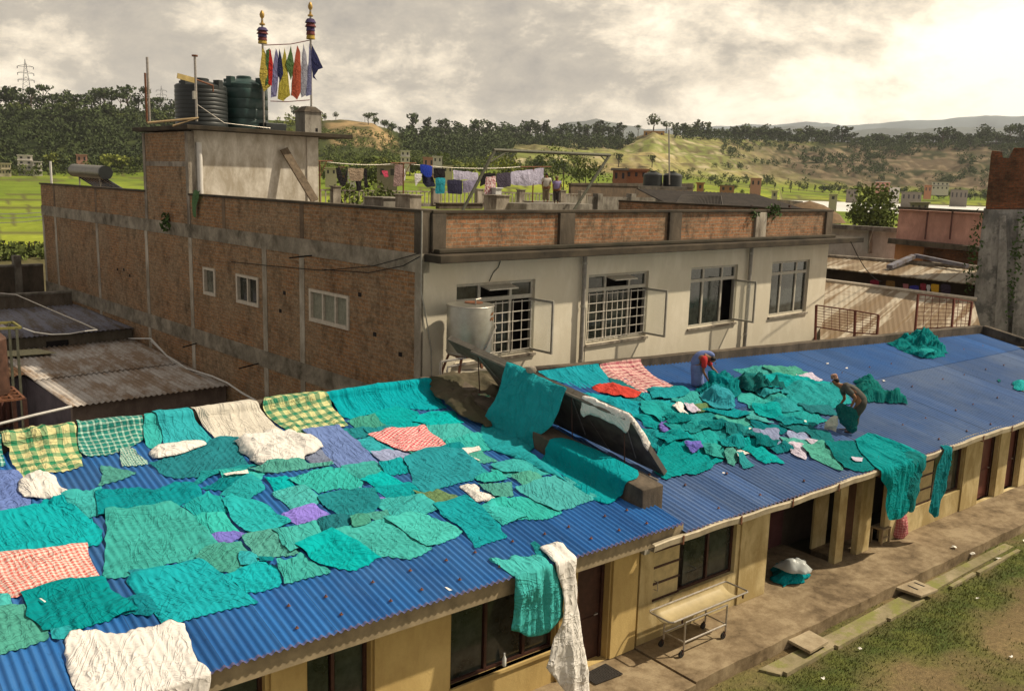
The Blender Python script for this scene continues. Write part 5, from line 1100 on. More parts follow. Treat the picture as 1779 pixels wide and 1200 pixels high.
def flat_poly(name,pts,b,mat,parent,th=.012,wave=.05):
    # thin cloth piece with soft vertical pleats
    P3=[PT(x,y,b) for x,y in pts]; return P3
def vs_surf(b): 
    s=Surf(BF(0,b,0),UX,[np.array([0,0,5.]),np.array([0,0,20.])])
    for i,n in enumerate(s.N):
        if n.dot(-UY)<0: s.N[i]=-n
    return s
fc=[('MUSTc',(.36,.30,.05),[(456,82),(462,95),(467,125),(470,150),(458,160),(450,132)]),('GRNc',(.06,.12,.04),[(462,88),(468,84),(472,110),(471,140),(461,150)]),('REDcc',(.33,.04,.02),[(467,88),(470,86),(474,110),(472,150),(466,145)]),
('BLUc',(.14,.14,.26),[(479,84),(483,96),(484,130),(480,168),(470,170),(472,128)]),('MUSTc',0,[(494,82),(497,96),(500,130),(504,166),(492,176),(482,172),(487,120)]),('NAVc',(.02,.025,.07),[(485,84),(489,100),(492,128),(486,145),(481,122)]),('GRNc',0,[(505,80),(508,95),(512,118),(505,140),(496,112),(501,95)]),('REDcc',0,[(516,79),(521,90),(523,120),(522,160),(516,174),(506,165),(509,120)]),('GRNc',0,[(508,125),(514,128),(515,170),(505,166)]),('BLGc',(.30,.30,.36),[(527,76),(532,95),(536,130),(533,165),(523,170),(520,140),(524,100)]),('BLUc',0,[(537,75),(541,90),(541,165),(531,168),(534,130)]),('NAVc',0,[(541,76),(552,98),(561,118),(553,121),(546,132),(551,141),(543,135),(541,110)])]
for nm,c,pp in fc:
    if nm not in MATS: clothmat(nm,c,var=.1)
    cloth(vs_surf(PBb-.03-.012*(len(pb.children)%5)),pp,nm,None,parent=pb,amp=.08,freq=3,rot=0,jag=.01,sp=.09,name='flag')
m=MB(); m.tube([PT(456,79,PBb),PT(480,78,PBb),PT(505,77,PBb),PT(525,73,PBb),PT(539,70,PBb)],.02,6); m.build('top_cord',REDC,pb)
m=MB(); m.tube([PT(470,176,PBb),PT(500,177,PBb),PT(538,174,PBb)],.02,6); m.build('bottom_cord',REDC,pb)
# solar heater with a drum on the left parapet
sh=empty('solar_heater',AT(160,315,.9),'solar water heater with a horizontal drum behind the left parapet of the brick building','solar heater')
def AP(x,y,a=.9): return AT(x,y,a)
p0,p1=AP(130,296),AP(182,300); m=MB(); m.tube([p0,p1],.33,20); m.build('drum',simple('olive_drum',(.17,.16,.13),.35,.5,.3,4),sh)
d=_n(p1-p0); m=MB(); m.tube([p1,p1+d*.16],.335,20); m.build('drum_cap',POLY,sh); m=MB(); m.tube([p0,p0-d*.08],.335,20); m.build('drum_cap',POLY,sh)
for t in (.15,.85):
    p=p0*(1-t)+p1*t; m=MB(); m.bar(p-[0,0,.3],[p[0],p[1],7.97],.06); m.build('stand_leg',STEEL,sh)
for k in range(9):
    p=p0*(1-(k+.5)/9)+p1*((k+.5)/9)+UY*-.3-[0,0,.3]; m=MB(); m.tube([p,p+UY*-3.2+UX*.5+[0,0,-.95]],.05,6); m.build('glass_tube',PGl,sh)
c=AP(88,292,.12); m=MB(); m.tube([[c[0],c[1],8.9],c+[0,0,.35]],.06,8); setp(m.build('pipe_stub',MATS['white_pvc']),'short pale pipe standing up from the left end of the parapet','pipe')
# clothes-line stands, lines, gantry
def stand(x,yt,yb,bx0,bx1,b,label,brace=True):
    t=PT(x,yt,b); base=np.array([t[0],t[1],7.97]); o=empty('clothes_line_stand',base,label,'clothes-line stand','clothes-line stands on the terrace')
    m=MB(); m.tube([base,t],.045,8); m.build('post',RUSTSTEEL,o); l,r=PT(bx0,yt,b),PT(bx1,yt,b); m=MB(); m.tube([l,r],.035,8); m.build('cross_arm',RUSTSTEEL,o)
    if brace:
        for e in (l,r): m=MB(); m.tube([t*.45+e*.55,np.array([t[0],t[1],t[2]-.9])],.02,6); m.build('brace',RUSTSTEEL,o)
    return t,l,r
CT=lambda x,y:(540+x/3.294,180+y/3.294)
LB=26.0
s1=stand(CT(50,0)[0],CT(0,329)[1],0,CT(-20,0)[0],CT(125,0)[0],LB,'clothes-line stand nearest the stair tower')
s2=stand(CT(530,0)[0],CT(0,341)[1],0,CT(458,0)[0],CT(603,0)[0],LB,'clothes-line stand with greyish towel beside it, middle of the three')
s3=stand(CT(1275,0)[0],CT(0,362)[1],0,CT(1200,0)[0],CT(1375,0)[0],LB,'clothes-line stand below the sloping gantry, rightmost of the three')
def sagline(p,q,sag,r,label,name='clothes_line',mat=None,n=10,parent=None):
    pts=[p*(1-t)+q*t-np.array([0,0,sag*4*t*(1-t)]) for t in [i/n for i in range(n+1)]]
    m=MB(); m.tube(pts,r,5); o=m.build(name,mat or STEEL,parent); 
    if parent is None: setp(o,label,'line')
    return o
sagline(s1[0],s2[0],.15,.012,'clothes line running from the first stand to the middle stand'); sagline(s2[0],s3[1],.2,.012,'clothes line running from the middle stand to the right stand')
for nm,c in (('c_black',(.02,.018,.02)),('c_tan',(.32,.25,.17)),('c_pink',(.62,.07,.10)),('c_mauve',(.28,.19,.18)),('c_white',(.62,.60,.62)),('c_blue',(.02,.06,.38)),('c_navy',(.03,.03,.06)),('c_teal',(.01,.28,.35)),('c_lilac',(.50,.47,.60)),('c_grey',(.07,.06,.09)),('c_plil',(.26,.24,.36))): clothmat(nm,c,var=.05)
clothmat('c_rose',(.60,.48,.48),'blotch',(.35,.12,.14),var=.03)
wash=[('c_black',[(140,365),(165,362),(188,445),(205,370),(212,372),(208,440),(190,478),(172,470),(150,420)],'black trousers slung in a V on the terrace line',26),
('c_tan',[(210,370),(305,370),(300,430),(280,445),(225,442)],'tan garment on the terrace line between two black ones',26),
('c_black',[(252,440),(292,440),(288,495),(262,500)],'black cloth below the tan garment',26.2),('c_black',[(300,372),(320,372),(327,482),(306,484)],'long black cloth right of the tan garment',26.1),
('c_pink',[(402,384),(440,384),(447,420),(425,425)],'bright pink cloth on the terrace line',28),('c_mauve',[(480,348),(527,350),(525,470),(470,474)],'greyish mauve towel beside the middle stand',26),
('c_white',[(518,370),(540,374),(541,440),(525,445)],'narrow white cloth next to the mauve towel',26.1),('c_white',[(590,402),(636,400),(632,440),(612,450),(600,475),(594,440)],'small white shirt on the lower line',25),
('c_blue',[(622,348),(697,358),(690,420),(655,420),(625,392)],'royal blue patterned cloth on the upper line',26),('c_navy',[(638,405),(700,420),(712,475),(665,482),(640,455)],'dark navy trousers under the royal blue cloth',26.2),
('c_black',[(700,368),(767,372),(770,425),(702,430)],'square black cloth on the upper line',26.1),('c_teal',[(712,425),(769,426),(765,515),(712,515)],'turquoise towel on the lower line',25),
('c_navy',[(780,435),(866,440),(865,520),(782,515)],'dark navy sheet beside the turquoise towel',25),('c_lilac',[(812,380),(957,396),(955,440),(815,435)],'pale sheet folded over the upper line above the navy one',26),
('c_plil',[(866,440),(957,436),(940,500),(870,512)],'pale lilac cloth right of the dark navy sheet',25.1),('c_black',[(972,400),(1058,398),(1040,440),(966,476)],'black cloth behind the gantry leg',26.1),
('c_rose',[(1000,420),(1058,414),(1062,590),(1020,598),(985,588)],'long rose and white patterned sheet hanging lowest on the terrace',24.5),('c_grey',[(1060,400),(1143,394),(1143,475),(1065,486)],'dark grey sheet right of the rose patterned one',26),
('c_lilac',[(1143,392),(1230,380),(1332,368),(1333,460),(1230,472),(1145,464)],'wide pale lilac sheet at the right stand',26)]
for mt,pp,lb,b in wash: cloth(vs_surf(b),[CT(*q) for q in pp],mt,lb,'laundry','washing on the terrace lines',amp=.10,freq=2.2,rot=0,jag=.03,sp=.12,name='laundry')
# gantry
ga=empty('gantry_frame',PT(935,300,20),'sloping steel gantry standing over the terrace laundry','frame'); GB=20
GAN=simple('green_grey_steel',(.10,.10,.07),.6,.1,.4,6)
for nm,a_,b_,r in (('top_beam',(1045,266),(1712,296),.10),('leg',(1052,270),(880,590),.09),('leg',(1706,300),(1505,610),.09),('brace',(1112,282),(1028,335),.05),('brace',(1655,296),(1690,330),.04)):
    m=MB(); p,q=PT(*CT(*a_),GB),PT(*CT(*b_),GB)
    if nm=='leg': q=q+(q-p)/(q[2]-p[2])*(7.97-q[2])
    m.tube([p,q],r,8); m.build(nm,GAN,ga)
for x in (1025,990): m=MB(); m.bar(PT(*CT(x,250),GB),PT(*CT(x+15,300) ,GB),.08); 
# railing along the far side
FB=34.2
rl=empty('terrace_railing',BF(20,FB,7.97),'low balustrade with concrete posts along the far edge of the terrace','railing')
m=MB(); m.bb((7.,44),(FB,FB+.12),(8.93,9.02)); m.build('top_rail',CONC_L,rl); m=MB(); m.bb((7.,44),(FB,FB+.2),(7.9,8.12)); m.build('kerb',CONC,rl)
for x in (145,965,1205,1440,1555,715): p=PT(*CT(x,520),FB); a=np.dot(p-CORN,UX); m=MB(); m.bb((a-.3,a+.3),(FB-.12,FB+.24),(8.0,9.2)); m.bb((a-.36,a+.36),(FB-.18,FB+.3),(9.2,9.27)); m.build('post',CONC_L,rl)
for i in range(97): a=7.1+36.8*i/97; m=MB(); m.bb((a-.035,a+.035),(FB+.03,FB+.09),(8.12,8.93)); m.build('baluster',simple('pale_baluster',(.36,.33,.26),.8) if 'pale_baluster' not in MATS else MATS['pale_baluster'],rl)
# concrete troughs and walls on the terrace
def tbox(x0,y0,x1,y1,b,dep,mat,label,cat,name,zb=7.97,group=None):
    p=PT(*CT(x0,y0),b); q=PT(*CT(x1,y0),b); a0,a1=np.dot(p-CORN,UX),np.dot(q-CORN,UX); m=MB(); m.bb((a0,a1),(b,b+dep),(zb,p[2])); m.bb((a0-.08,a1+.08),(b-.08,b+dep+.08),(p[2],p[2]+.08)); return setp(m.build(name,mat,bevel=.02),label,cat,group)
tbox(415,545,560,590,24,2.0,CONC,'long grey concrete trough behind the brick parapet','trough','concrete_trough')
tbox(566,528,634,600,22,1.4,CONC_L,'pale square concrete block near the parapet corner','block','concrete_block')
tbox(1062,530,1138,600,23,1.2,CONC_L,'pale concrete block right of the rose patterned sheet','block','concrete_block')
tbox(1275,565,1400,610,27,1.,CONC,'low grey concrete tank below the two people','trough','concrete_trough')
tbox(735,575,985,600,28,.4,CONC_D,'dark low concrete sill across the terrace floor','sill','concrete_sill')
tbox(1058,488,1092,520,24,.4,simple('white_bucket',(.6,.6,.58),.5),'white square tub standing on the concrete block','tub','tub',zb=None or PT(*CT(1058,528),24)[2])
# neighbour's roofs seen over the right half of the parapet
nb=empty('neighbour_house',BF(45,45,0),'neighbouring flat-roofed house with grey and brick parapets behind the terrace','building')
def nwall(x0,y0,x1,y1,b,mat,nm,dep=.3,zb=0):
    p,q=PT(x0,y0,b),PT(x1,y1,b); m=MB(); m.add([p*[1,1,0]+[0,0,zb],q*[1,1,0]+[0,0,zb],q,p]+[v+UY*dep for v in (p*[1,1,0]+[0,0,zb],q*[1,1,0]+[0,0,zb],q,p)],[(0,1,2,3),(7,6,5,4),(3,2,6,7),(0,4,5,1),(1,5,6,2),(0,3,7,4)]); return m.build(nm,mat,nb)
nwall(992,319,1205,320,46,stained('brown_parapet',(.20,.14,.09),(.09,.07,.05),.5),'rear_parapet')
nwall(985,341,1170,344,40,CONC,'front_parapet'); nwall(992,318,1205,319,45.9,CONC_D,'parapet_cap',.4,PT(992,321,46)[2])
nwall(1165,333,1395,350,43,CONC_D,'side_parapet')
for x in (985,1042,1100,1150): p=PT(x,341,39.8); m=MB(); a=np.dot(p-CORN,UX); m.bb((a-.35,a+.35),(39.7,40.4),(0,p[2]+.25)); m.build('parapet_post',CONC,nb)
ca=empty('tin_canopy',BF(50,40,0),'low dark corrugated canopy sagging behind the right end of the parapet','canopy')
def quad_roof(pxs,Ds,mat,name,parent,th=.06,label=None,cat=None,nx=60,amp=.03):
    """sheet through four seen corners (front-left, front-right, back-right, back-left) at given distances"""
    c=[at_dist(x,y,D) for (x,y),D in zip(pxs,Ds)]; vs=[];fs=[]
    for j in range(3):
        v=j/2
        for i in range(nx+1):
            u=i/nx; p=(c[0]*(1-u)+c[1]*u)*(1-v)+(c[3]*(1-u)+c[2]*u)*v; vs.append(p+[0,0,amp*math.cos(i*math.pi*1.0)])
    for j in range(2):
        for i in range(nx): fs.append((j*(nx+1)+i,j*(nx+1)+i+1,(j+1)*(nx+1)+i+1,(j+1)*(nx+1)+i))
    m=MB(); m.add(vs,fs); o=m.build(name,mat,parent); sd=o.modifiers.new('s','SOLIDIFY'); sd.thickness=th
    if label: setp(o,label,cat)
    return o
DTIN=simple('blackened_tin',(.040,.032,.026),.8,0,.5,1.5)
C4=lambda x,y:(1040+x/2.407,180+y/2.407)
quad_roof([C4(330,442),C4(870,446),C4(650,378),C4(160,356)],[50,58,64,56],DTIN,'canopy_sheet',ca)
quad_roof([C4(300,448),C4(520,446),C4(510,385),C4(350,380)],[49,50,54,54],DTIN,'canopy_sheet',ca)
for x in (350,500,640,800): p=at_dist(*C4(x,425),56); m=MB(); m.bar([p[0],p[1],5],p,.12); m.build('canopy_post',DARKWOOD,ca)
m=MB(); c=at_dist(*C4(880,440),62); m.lathe(c-[0,0,1.0],[(2.3,0.2),(1.9,.7),(.9,1.25),(0,1.5)],14,False,False); setp(m.build('straw_heap',simple('brown_straw',(.17,.11,.06),.95,0,.4,3)),'rounded brown straw heap at the right end of the dark canopy','heap')
c=at_dist(1150,321,62); t_=empty('water_tank',c,'black water tank with a thin mast on the neighbouring roof','water tank')
for dx in (-.55,.6):
    m=MB(); m.lathe(c+[dx*1.0,dx*-.6,0],[(.62,-.1),(.62,.62),(.5,.72),(.2,.8),(.2,.88),(0,.88)],16,False); m.build('tank_body',POLY,t_)
m=MB(); m.tube([at_dist(1163,321,61.5),at_dist(1162,226,61.5)],.05,6); m.build('mast',STEEL,t_)
mb=MB(); mb.bar(c-[1.5,1.5,.2],c+[1.5,1.5,-.2],3,.2); mb.build('platform',CONC,t_)
# ============================================================ RIGHT EDGE
rs=empty('tin_shed',at_dist(1560,500,50),'long open shed with a cream rusty tin roof and laundry hanging under its eave','shed')
quad_roof([(1425,464),(1694,493),(1699,464),(1425,442)],[56,54,60,62],TIN3,'roof',rs,amp=.008,nx=60)
p,q=at_dist(1425,445,61),at_dist(1705,466,59); m=MB(); m.tube([p,q],.16,8); m.build('ridge_cap',CONC_L,rs)
m=MB(); m.bar(at_dist(1545,467,56.5)+[0,0,.12],at_dist(1588,449,60)+[0,0,.14],.35,.2); m.build('roof_timber',TIN2,rs)
m=MB(); m.bar(at_dist(1590,448,60)+[0,0,.14],at_dist(1680,466,58)+[0,0,.12],.3,.2); m.build('roof_timber',TIN2,rs)
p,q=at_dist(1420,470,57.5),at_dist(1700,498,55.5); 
m=MB(); m.add([p*[1,1,0],q*[1,1,0],q+[0,0,.3],p+[0,0,.3]],[(0,1,2,3)]); m.build('rear_wall',simple('shed_gloom',(.045,.03,.022),.9,0,.5,1),rs)  # dark sheet, shade of the open shed put into its colour
l2=empty('tin_shed',at_dist(1560,560,45),'low lean-to with a wide cream and rust striped tin roof behind the fence','shed')
quad_roof([(1425,600),(1712,600),(1691,521),(1425,488)],[40,43,51,51],TIN3,'roof',l2,amp=.008,nx=60)
m=MB(); m.tube([at_dist(1425,487,51)+[0,0,.03],at_dist(1697,521,51)+[0,0,.03]],.10,8); m.build('ridge_cap',simple('pale_cap',(.55,.48,.38),.7),l2)
m=MB(); a,b=at_dist(1425,600,40.2),at_dist(1720,600,43.2); m.add([a*[1,1,0],b*[1,1,0],b-[0,0,.1],a-[0,0,.1]],[(0,1,2,3)]); m.build('wall',CONC,l2)
gg='washing under the shed eave'
C5=lambda x,y:(1430+x/5.097,380+y/5.097)
SC=Surf(at_dist(1560,505,54.5),_n(at_dist(1690,520,54)-at_dist(1440,487,55)),[np.array([0,0,-4.]),np.array([0,0,4.])])
for n_ in range(1): 
    if SC.N[0].dot(np.array([0,-1,0]))<0: SC.N[0]=-SC.N[0]
for nm,c in (('s_maroon',(.22,.03,.05)),('s_gold',(.55,.28,.02)),('s_blue',(.04,.05,.30)),('s_brown',(.14,.08,.02)),('s_rose',(.35,.13,.15)),('s_dark',(.05,.035,.06))): clothmat(nm,c)
for nm,x0,x1,y0,y1,lb in (('s_maroon',415,500,540,605,'maroon cloth under the shed eave, leftmost of the washing there'),('s_brown',555,640,545,620,'olive brown cloth under the shed eave'),('s_rose',700,762,570,635,'rose cloth under the shed eave'),('s_blue',765,850,590,655,'dark blue cloth under the shed eave'),('s_maroon',855,915,570,640,'dark red shirt under the shed eave beside the white one'),('c_white',915,952,580,660,'white cloth under the shed eave'),('s_gold',955,1030,575,665,'golden yellow cloth under the shed eave'),('s_dark',1040,1130,580,680,'dark violet cloth under the shed eave, rightmost')):
    cloth(SC,[C5(x0,y0),C5(x1,y0+4),C5(x1-6,y1),C5(x0+8,y1-5)],nm,lb,'laundry',gg,amp=.08,freq=2,rot=0,jag=.03,sp=.14,name='laundry')
# red mesh fences
RED=simple('red_oxide_paint',(.19,.06,.04),.7,0,.4,6)
def mesh_fence(pts,D,label,dia=False):
    P=[at_dist(x,y,d) for (x,y),d in zip(pts,D)]; f=empty('mesh_fence',P[0],label,'fence')
    for i in range(len(P)//2):
        m=MB(); m.bar(P[2*i+1]-[0,0,.6],P[2*i],.08); m.build('post',RED,f)
    for i in range(len(P)//2-1):
        a,b,c,d=P[2*i],P[2*i+1],P[2*i+2],P[2*i+3]; g=MB(); n=int(np.linalg.norm(a-c)/.30)
        for k in range(1,n): t=k/n; g.bar(a*(1-t)+c*t,b*(1-t)+d*t,.018)
        for k in range(0,9): t=k/8; g.bar(a*(1-t)+b*t,c*(1-t)+d*t,.05 if k in(0,8) else .018)
        g.build('mesh_panel',RED,f)
    return f
mesh_fence([C5(842,668),C5(818,975),C5(1160,706),C5(1143,960),C5(1318,735),C5(1290,960)],[42,42,43,43,44,44],'rusty red mesh fence panels with tall posts left of the tall concrete tower')
mesh_fence([C5(-60,765),C5(-60,955),C5(285,815),C5(285,1010),C5(492,852),C5(478,1020)],[40,40,40,40,40,40],'lower rusty mesh gate leaning just right of the cream building')
# pink and white houses
def block(pxs,D,dep,mat,nm,parent,zb=0.):
    a,b=at_dist(*pxs[0],D),at_dist(*pxs[1],D if len(pxs)<3 else pxs[2]); d=_n((b-a)*[1,1,0]); n=np.array([-d[1],d[0],0]); 
    if n[1]<0: n=-n
    m=MB(); v=[a*[1,1,0]+[0,0,zb],b*[1,1,0]+[0,0,zb],b,a]; m.add(v+[q+n*dep for q in v],[(0,1,2,3),(7,6,5,4),(3,2,6,7),(0,4,5,1),(1,5,6,2),(0,3,7,4)]); return m.build(nm,mat,parent)
PINK=stained('pink_paint',(.80,.44,.34),(.58,.31,.24),.25); ORG=stained('orange_paint',(.72,.34,.15),(.48,.23,.11),.3)
ph=empty('pink_house',at_dist(1630,400,74),'pink house with a dark ledge and orange and brick lower walls beside the brick tower','building')
block([(1562,364),(1720,372)],74,6,PINK,'upper_wall',ph,0); block([(1556,421),(1606,424)],73.5,.4,ORG,'orange_wall',ph,0); block([(1606,430),(1720,440)],73.4,.4,BRICK3,'brick_wall',ph,0)
p,q=at_dist(1543,418,73),at_dist(1715,434,73); m=MB(); m.bar(p,q,1.2,.35); m.build('ledge',CONC_D,ph); p,q=at_dist(1560,361,73.8),at_dist(1722,369,73.8); m=MB(); m.bar(p,q,.6,.2); m.build('coping',CONC_D,ph)
for x in (1612,1655): m=MB(); m.tube([at_dist(x,368,73.7),at_dist(x-5,416,73.7)],.07,6); m.build('down_pipe',simple('maroon_pipe',(.12,.05,.04),.7) if 'maroon_pipe' not in MATS else MATS['maroon_pipe'],ph)
wh_=empty('white_house',at_dist(1500,400,82),'long whitewashed wall of a house behind the right end of the cornice','building')
block([(1425,394),(1562,402)],82,6,stained('whitewash',(.72,.70,.66),(.5,.47,.43),.3),'wall',wh_,0)
m=MB(); p,q=at_dist(1425,392,81.5),at_dist(1565,400,81.5); m.bar(p,q,.8,.35); m.build('coping',CONC,wh_)
m=MB(); m.bar(at_dist(1513,398,81.7),at_dist(1511,440,81.7),.5,.1,up=(0,1,0)); m.build('pilaster',CONC_L,wh_)
for (xa,ya,xb,yb,D,lb) in ((1478,420,1565,470,70,'thin cable sagging from the cornice end past the white house'),):
    sagline(at_dist(xa,ya,40),at_dist(xb,yb,D),1.2,.02,lb,'cable',BLACKM)
# brick tower with weathered concrete shaft
tw=empty('brick_tower',at_dist(1750,560,53),'tall tower at the right edge, raw red brick above and black-streaked concrete below','tower')
TD=53; STR=stained('streaked_concrete',(.52,.50,.47),(.06,.06,.05),.75,True,c3=(.20,.20,.19)); 
def slab4(pxs,D,dep,mat,nm):
    P=[at_dist(x,y,D) for x,y in pxs]; n=_n(P[0]*[1,1,0]); m=MB(); k=len(P); m.add(P+[p+n*dep for p in P],[tuple(range(k-1,-1,-1)),tuple(range(k,2*k))]+[(i,(i+1)%k,k+(i+1)%k,k+i) for i in range(k)]); return m.build(nm,mat,tw)
slab4([(1709,364),(1860,364),(1860,640),(1684,640),(1692,520),(1700,440)],TD,5,STR,'concrete_shaft')
slab4([(1722,266),(1724,262),(1741,264),(1742,274),(1755,275),(1756,268),(1762,257),(1860,257),(1860,363),(1712,363)],TD+.15,4.5,BRICK3,'brick_shaft')
slab4([(1738,372),(1748,372),(1752,600),(1726,600)],TD-.25,.2,STR,'buttress'); slab4([(1770,380),(1860,372),(1860,600),(1757,600)],TD-.5,.45,STR,'buttress')
# ============================================================ LEFT: SHEDS, WALLS, PIPES
b0,z0=atA(396,667,0); 
def ab(x,y,z): p=atz(x,y,z); return np.dot(p-CORN,UX),np.dot(p-CORN,UY)
fr=lambda z0_,sl: (lambda a,b,z: BF(a,b,z))
def shedroof(a0,a1,b0_,b1_,zf,mat,parent,pitch=.2,amp=.03,name='roof'):
    m=MB(); nx=int((a1-a0)/pitch*5); vs=[];fs=[];W=nx+1
    for j in range(4):
        b=b0_+(b1_-b0_)*j/3
        for i in range(W): a=a0+(a1-a0)*i/nx; vs.append(BF(a,b,zf(b)+amp*math.cos(2*math.pi*a/pitch)))
    for j in range(3):
        for i in range(nx): fs.append((j*W+i,j*W+i+1,(j+1)*W+i+1,(j+1)*W+i))
    m.add(vs,fs); m.smooth=True; o=m.build(name,mat,parent); o.modifiers.clear(); sd=o.modifiers.new('s','SOLIDIFY'); sd.thickness=.01; return o
zS=z0
aL,_=ab(124,706,zS); aF,bF=ab(32,651,zS); _,bT=ab(200,600,zS)
s1=empty('lean_to_shed',BF(aL/2,b0+2,0),'lean-to shed with a patched grey corrugated roof against the foot of the brick wall','shed')
zf=lambda b: zS+.035*(b-b0)
aL,bL=ab(124,706,zS); 
shedroof(aL,-.05,bL,bL+(bT-bL)*.42,zf,TIN,s1); shedroof(aL,-.05,bL+(bT-bL)*.40,bT,lambda b:zf(b)+.03,TIN,s1,name='upper_roof')
a2,b2=ab(6,657,zS+.1); _,b3=ab(6,618,zS+.2)
shedroof(a2-3,aL+.05,b2-.2,b3,lambda b:zf(b)+.01,rusty('rust_tin',(.17,.09,.045),(.09,.045,.02),.5,1.3,(2,.4,.4)),s1,name='rusty_roof')
m=MB(); pq=[BF(a2-.5,b3-1.3,zf(b3)+.12),BF(a2+2.6,b3-1.6,zf(b3)+.10),BF(a2+2.2,b3-.4,zf(b3)+.12),BF(a2-.5,b3-.2,zf(b3)+.14)]; m.add(pq+[v-[0,0,.03] for v in pq],[(0,1,2,3),(7,6,5,4),(0,4,5,1),(1,5,6,2),(2,6,7,3),(3,7,4,0)]); m.build('pale_sheet',simple('pale_yellow_sheet',(.40,.37,.22),.7),s1)
m=MB(); m.bb((aL+.1,-.05),(bL+.25,bL+.45),(-.5,zS-.04)); m.build('front_wall',stained('pinkish_plaster',(.30,.23,.20),(.17,.13,.11),.4),s1)
m=MB(); m.bb((aL+.1,aL+.3),(bL+.45,bT),(-.5,zS-.04)); m.bb((a2-3,aL+.1),(b2+.3,b2+.5),(-.5,zS)); m.build('side_wall',simple('dim_plaster',(.12,.10,.12),.9,0,.4,1.5),s1)
for k,(c,lb) in enumerate((((.02,.06,.04),'dark green door curtain under the rusty roof edge'),((.10,.04,.03),'brown door curtain beside the dark green one'))):
    m=MB(); vs=[];n=12
    for j in range(n+1): a=aL-1.3+k*.85-.8*j/n; vs+=[BF(a,b2+.1+.05*math.sin(j*1.9),.2),BF(a,b2+.1+.05*math.sin(j*1.9),zS-.35)]
    m.add(vs,[(2*j,2*j+1,2*j+3,2*j+2) for j in range(n)]); o=m.build('door_curtain',simple('curtain_%d'%k,c,.9)); sd=o.modifiers.new('s','SOLIDIFY'); sd.thickness=.01; setp(o,lb,'curtain')
# second shed
a5,b5=ab(28,594,zS+.9); a6,b6=ab(168,573,zS+.9)
s2=empty('lean_to_shed',BF(a6-2,b6+2,0),'smaller shed with a dark bluish sagging tin roof farther along the brick wall','shed')
_,b7=ab(85,537,zS+.9)
shedroof(a5-6,-.05,b6-.3,b7,lambda b:zS+.9+.02*(b-b6),TIN2,s2)
m=MB(); m.bb((a5-3,-.05),(b6-.1,b6+.1),(-.5,zS+.82)); m.build('front_wall',stained('grimy_plaster',(.19,.16,.12),(.08,.07,.05),.5),s2)
m=MB(); a_=ab(48,600,zS)[0]; m.bb((a_,a_+.9),(b6-.13,b6-.104),(-.5,zS+.6)); m.build('opening',BLACKM,s2)
# rubble strip at the foot of the brick wall
# boundary walls to the far left
lw1=empty('boundary_wall',BF(-6,34,0),'grimy double boundary wall running left from the end of the brick building','wall')
for (bb_,z1,mt) in ((34.6,4.6,CONC_D),(30.0,3.6,stained('grimy_wall',(.22,.18,.14),(.07,.055,.04),.6))):
    m=MB(); m.bb((-26,-.04),(bb_,bb_+.3),(-.5,z1)); m.build('wall_panel',mt,lw1); m=MB(); m.bb((-26,-.04),(bb_-.06,bb_+.36),(z1,z1+.1)); m.build('wall_coping',CONC,lw1)
for k in range(7):
    m=MB(); a=-1.5-2.6*k; m.bb((a,a+.35),(34.5,35),(-.5,5.2)); m.build('wall_pier',CONC,lw1)
# elevated tank stand cut by the left edge
ts=empty('tank_stand',atz(10,700,3.2),'rusty angle-iron platform with a grated top at the left edge above the sheds','stand')
c=[atY(x,y,22.5) for x,y in ((-30,708),(42,692))]; z_=c[1][2]; 
X0,X1_=c[0][0]-.3,c[1][0]; Yf=22.5
m=MB()
for k in range(6): x=X0+(X1_-X0)*k/5; m.bar([x,Yf,z_],[x,Yf+1.3,z_],.05)
for k in range(5): y=Yf+1.3*k/4; m.bar([X0,y,z_+.002],[X1_,y,z_+.002],.05)
m.build('grating',RUSTSTEEL,ts)
for (x,y) in ((X0,Yf),(X1_,Yf),(X1_,Yf+1.3),(X0,Yf+1.3)): m=MB(); m.bar([x,y,z_],[x+(.08 if x==X1_ else 0),y,-.2],.09); m.build('leg',DARKWOOD,ts)
m=MB(); cc=np.array([X0+.55,Yf+.7,0]); m.lathe(cc,[(.42,z_+.05),(.43,z_+.1),(.42,z_+1.3),(.2,z_+1.55),(0,z_+1.6)],18,False); setp(m.build('rusty_drum',simple('dark_rusty_drum',(.09,.045,.03),.7,0,.5,5)),'dark rusty drum standing on the platform at the left edge','drum')
t2=empty('tank_stand',atz(0,570,4.5),'thin greenish shelf frame with a yellow drum at the far left edge','stand')
p,q=atY(-30,572,26.5),atY(36,569,26.5); m=MB(); m.bar(p,q,.05,.06); m.bar(p+[0,1.,0],q+[0,1.,0],.05,.06); m.bar(q,q+[0,1.,0],.05,.06); m.build('shelf_frame',simple('yellow_green_paint',(.20,.18,.05),.7),t2)
for d in ([-.1,0,0],[-.1,1.,0]): m=MB(); m.bar(q+d,(q+d)*[1,1,0],.06); m.build('leg',GAN,t2)
# pipes and cables
PIPE=MATS['white_pvc']
def pipe(pts,r,label,name='water_pipe',mat=None,cat='pipe'):
    m=MB(); m.tube(pts,r,6); setp(m.build(name,mat or PIPE),label,cat)
pipe([atY(-20,741,22),atY(60,721,22.),atY(125,706,22.)],.035,'straight white pipe crossing below the shed roof at the left')
pipe([AT(169,573,-.15),AT(222,588,-.2),AT(262,588,-.6),AT(290,618,-.5),AT(325,640,-.3),AT(368,653,-.3),AT(395,665,-.4),AT(420,682,-.6),AT(447,697,-.6)],.035,'white hose looping down along the brick wall to the ridge')
pipe([AT(262,592,-.5),AT(300,628,-.4),AT(335,648,-.3),AT(368,654,-.25)],.02,'second thinner white hose below the looping one')
pipe([at_dist(x,y,D) for x,y,D in ((-10,508,42),(28,512,40),(95,541,36),(140,560,33),(169,573,31))],.02,'grey cable running down to the brick wall over the dark shed','cable',STEEL,'cable')
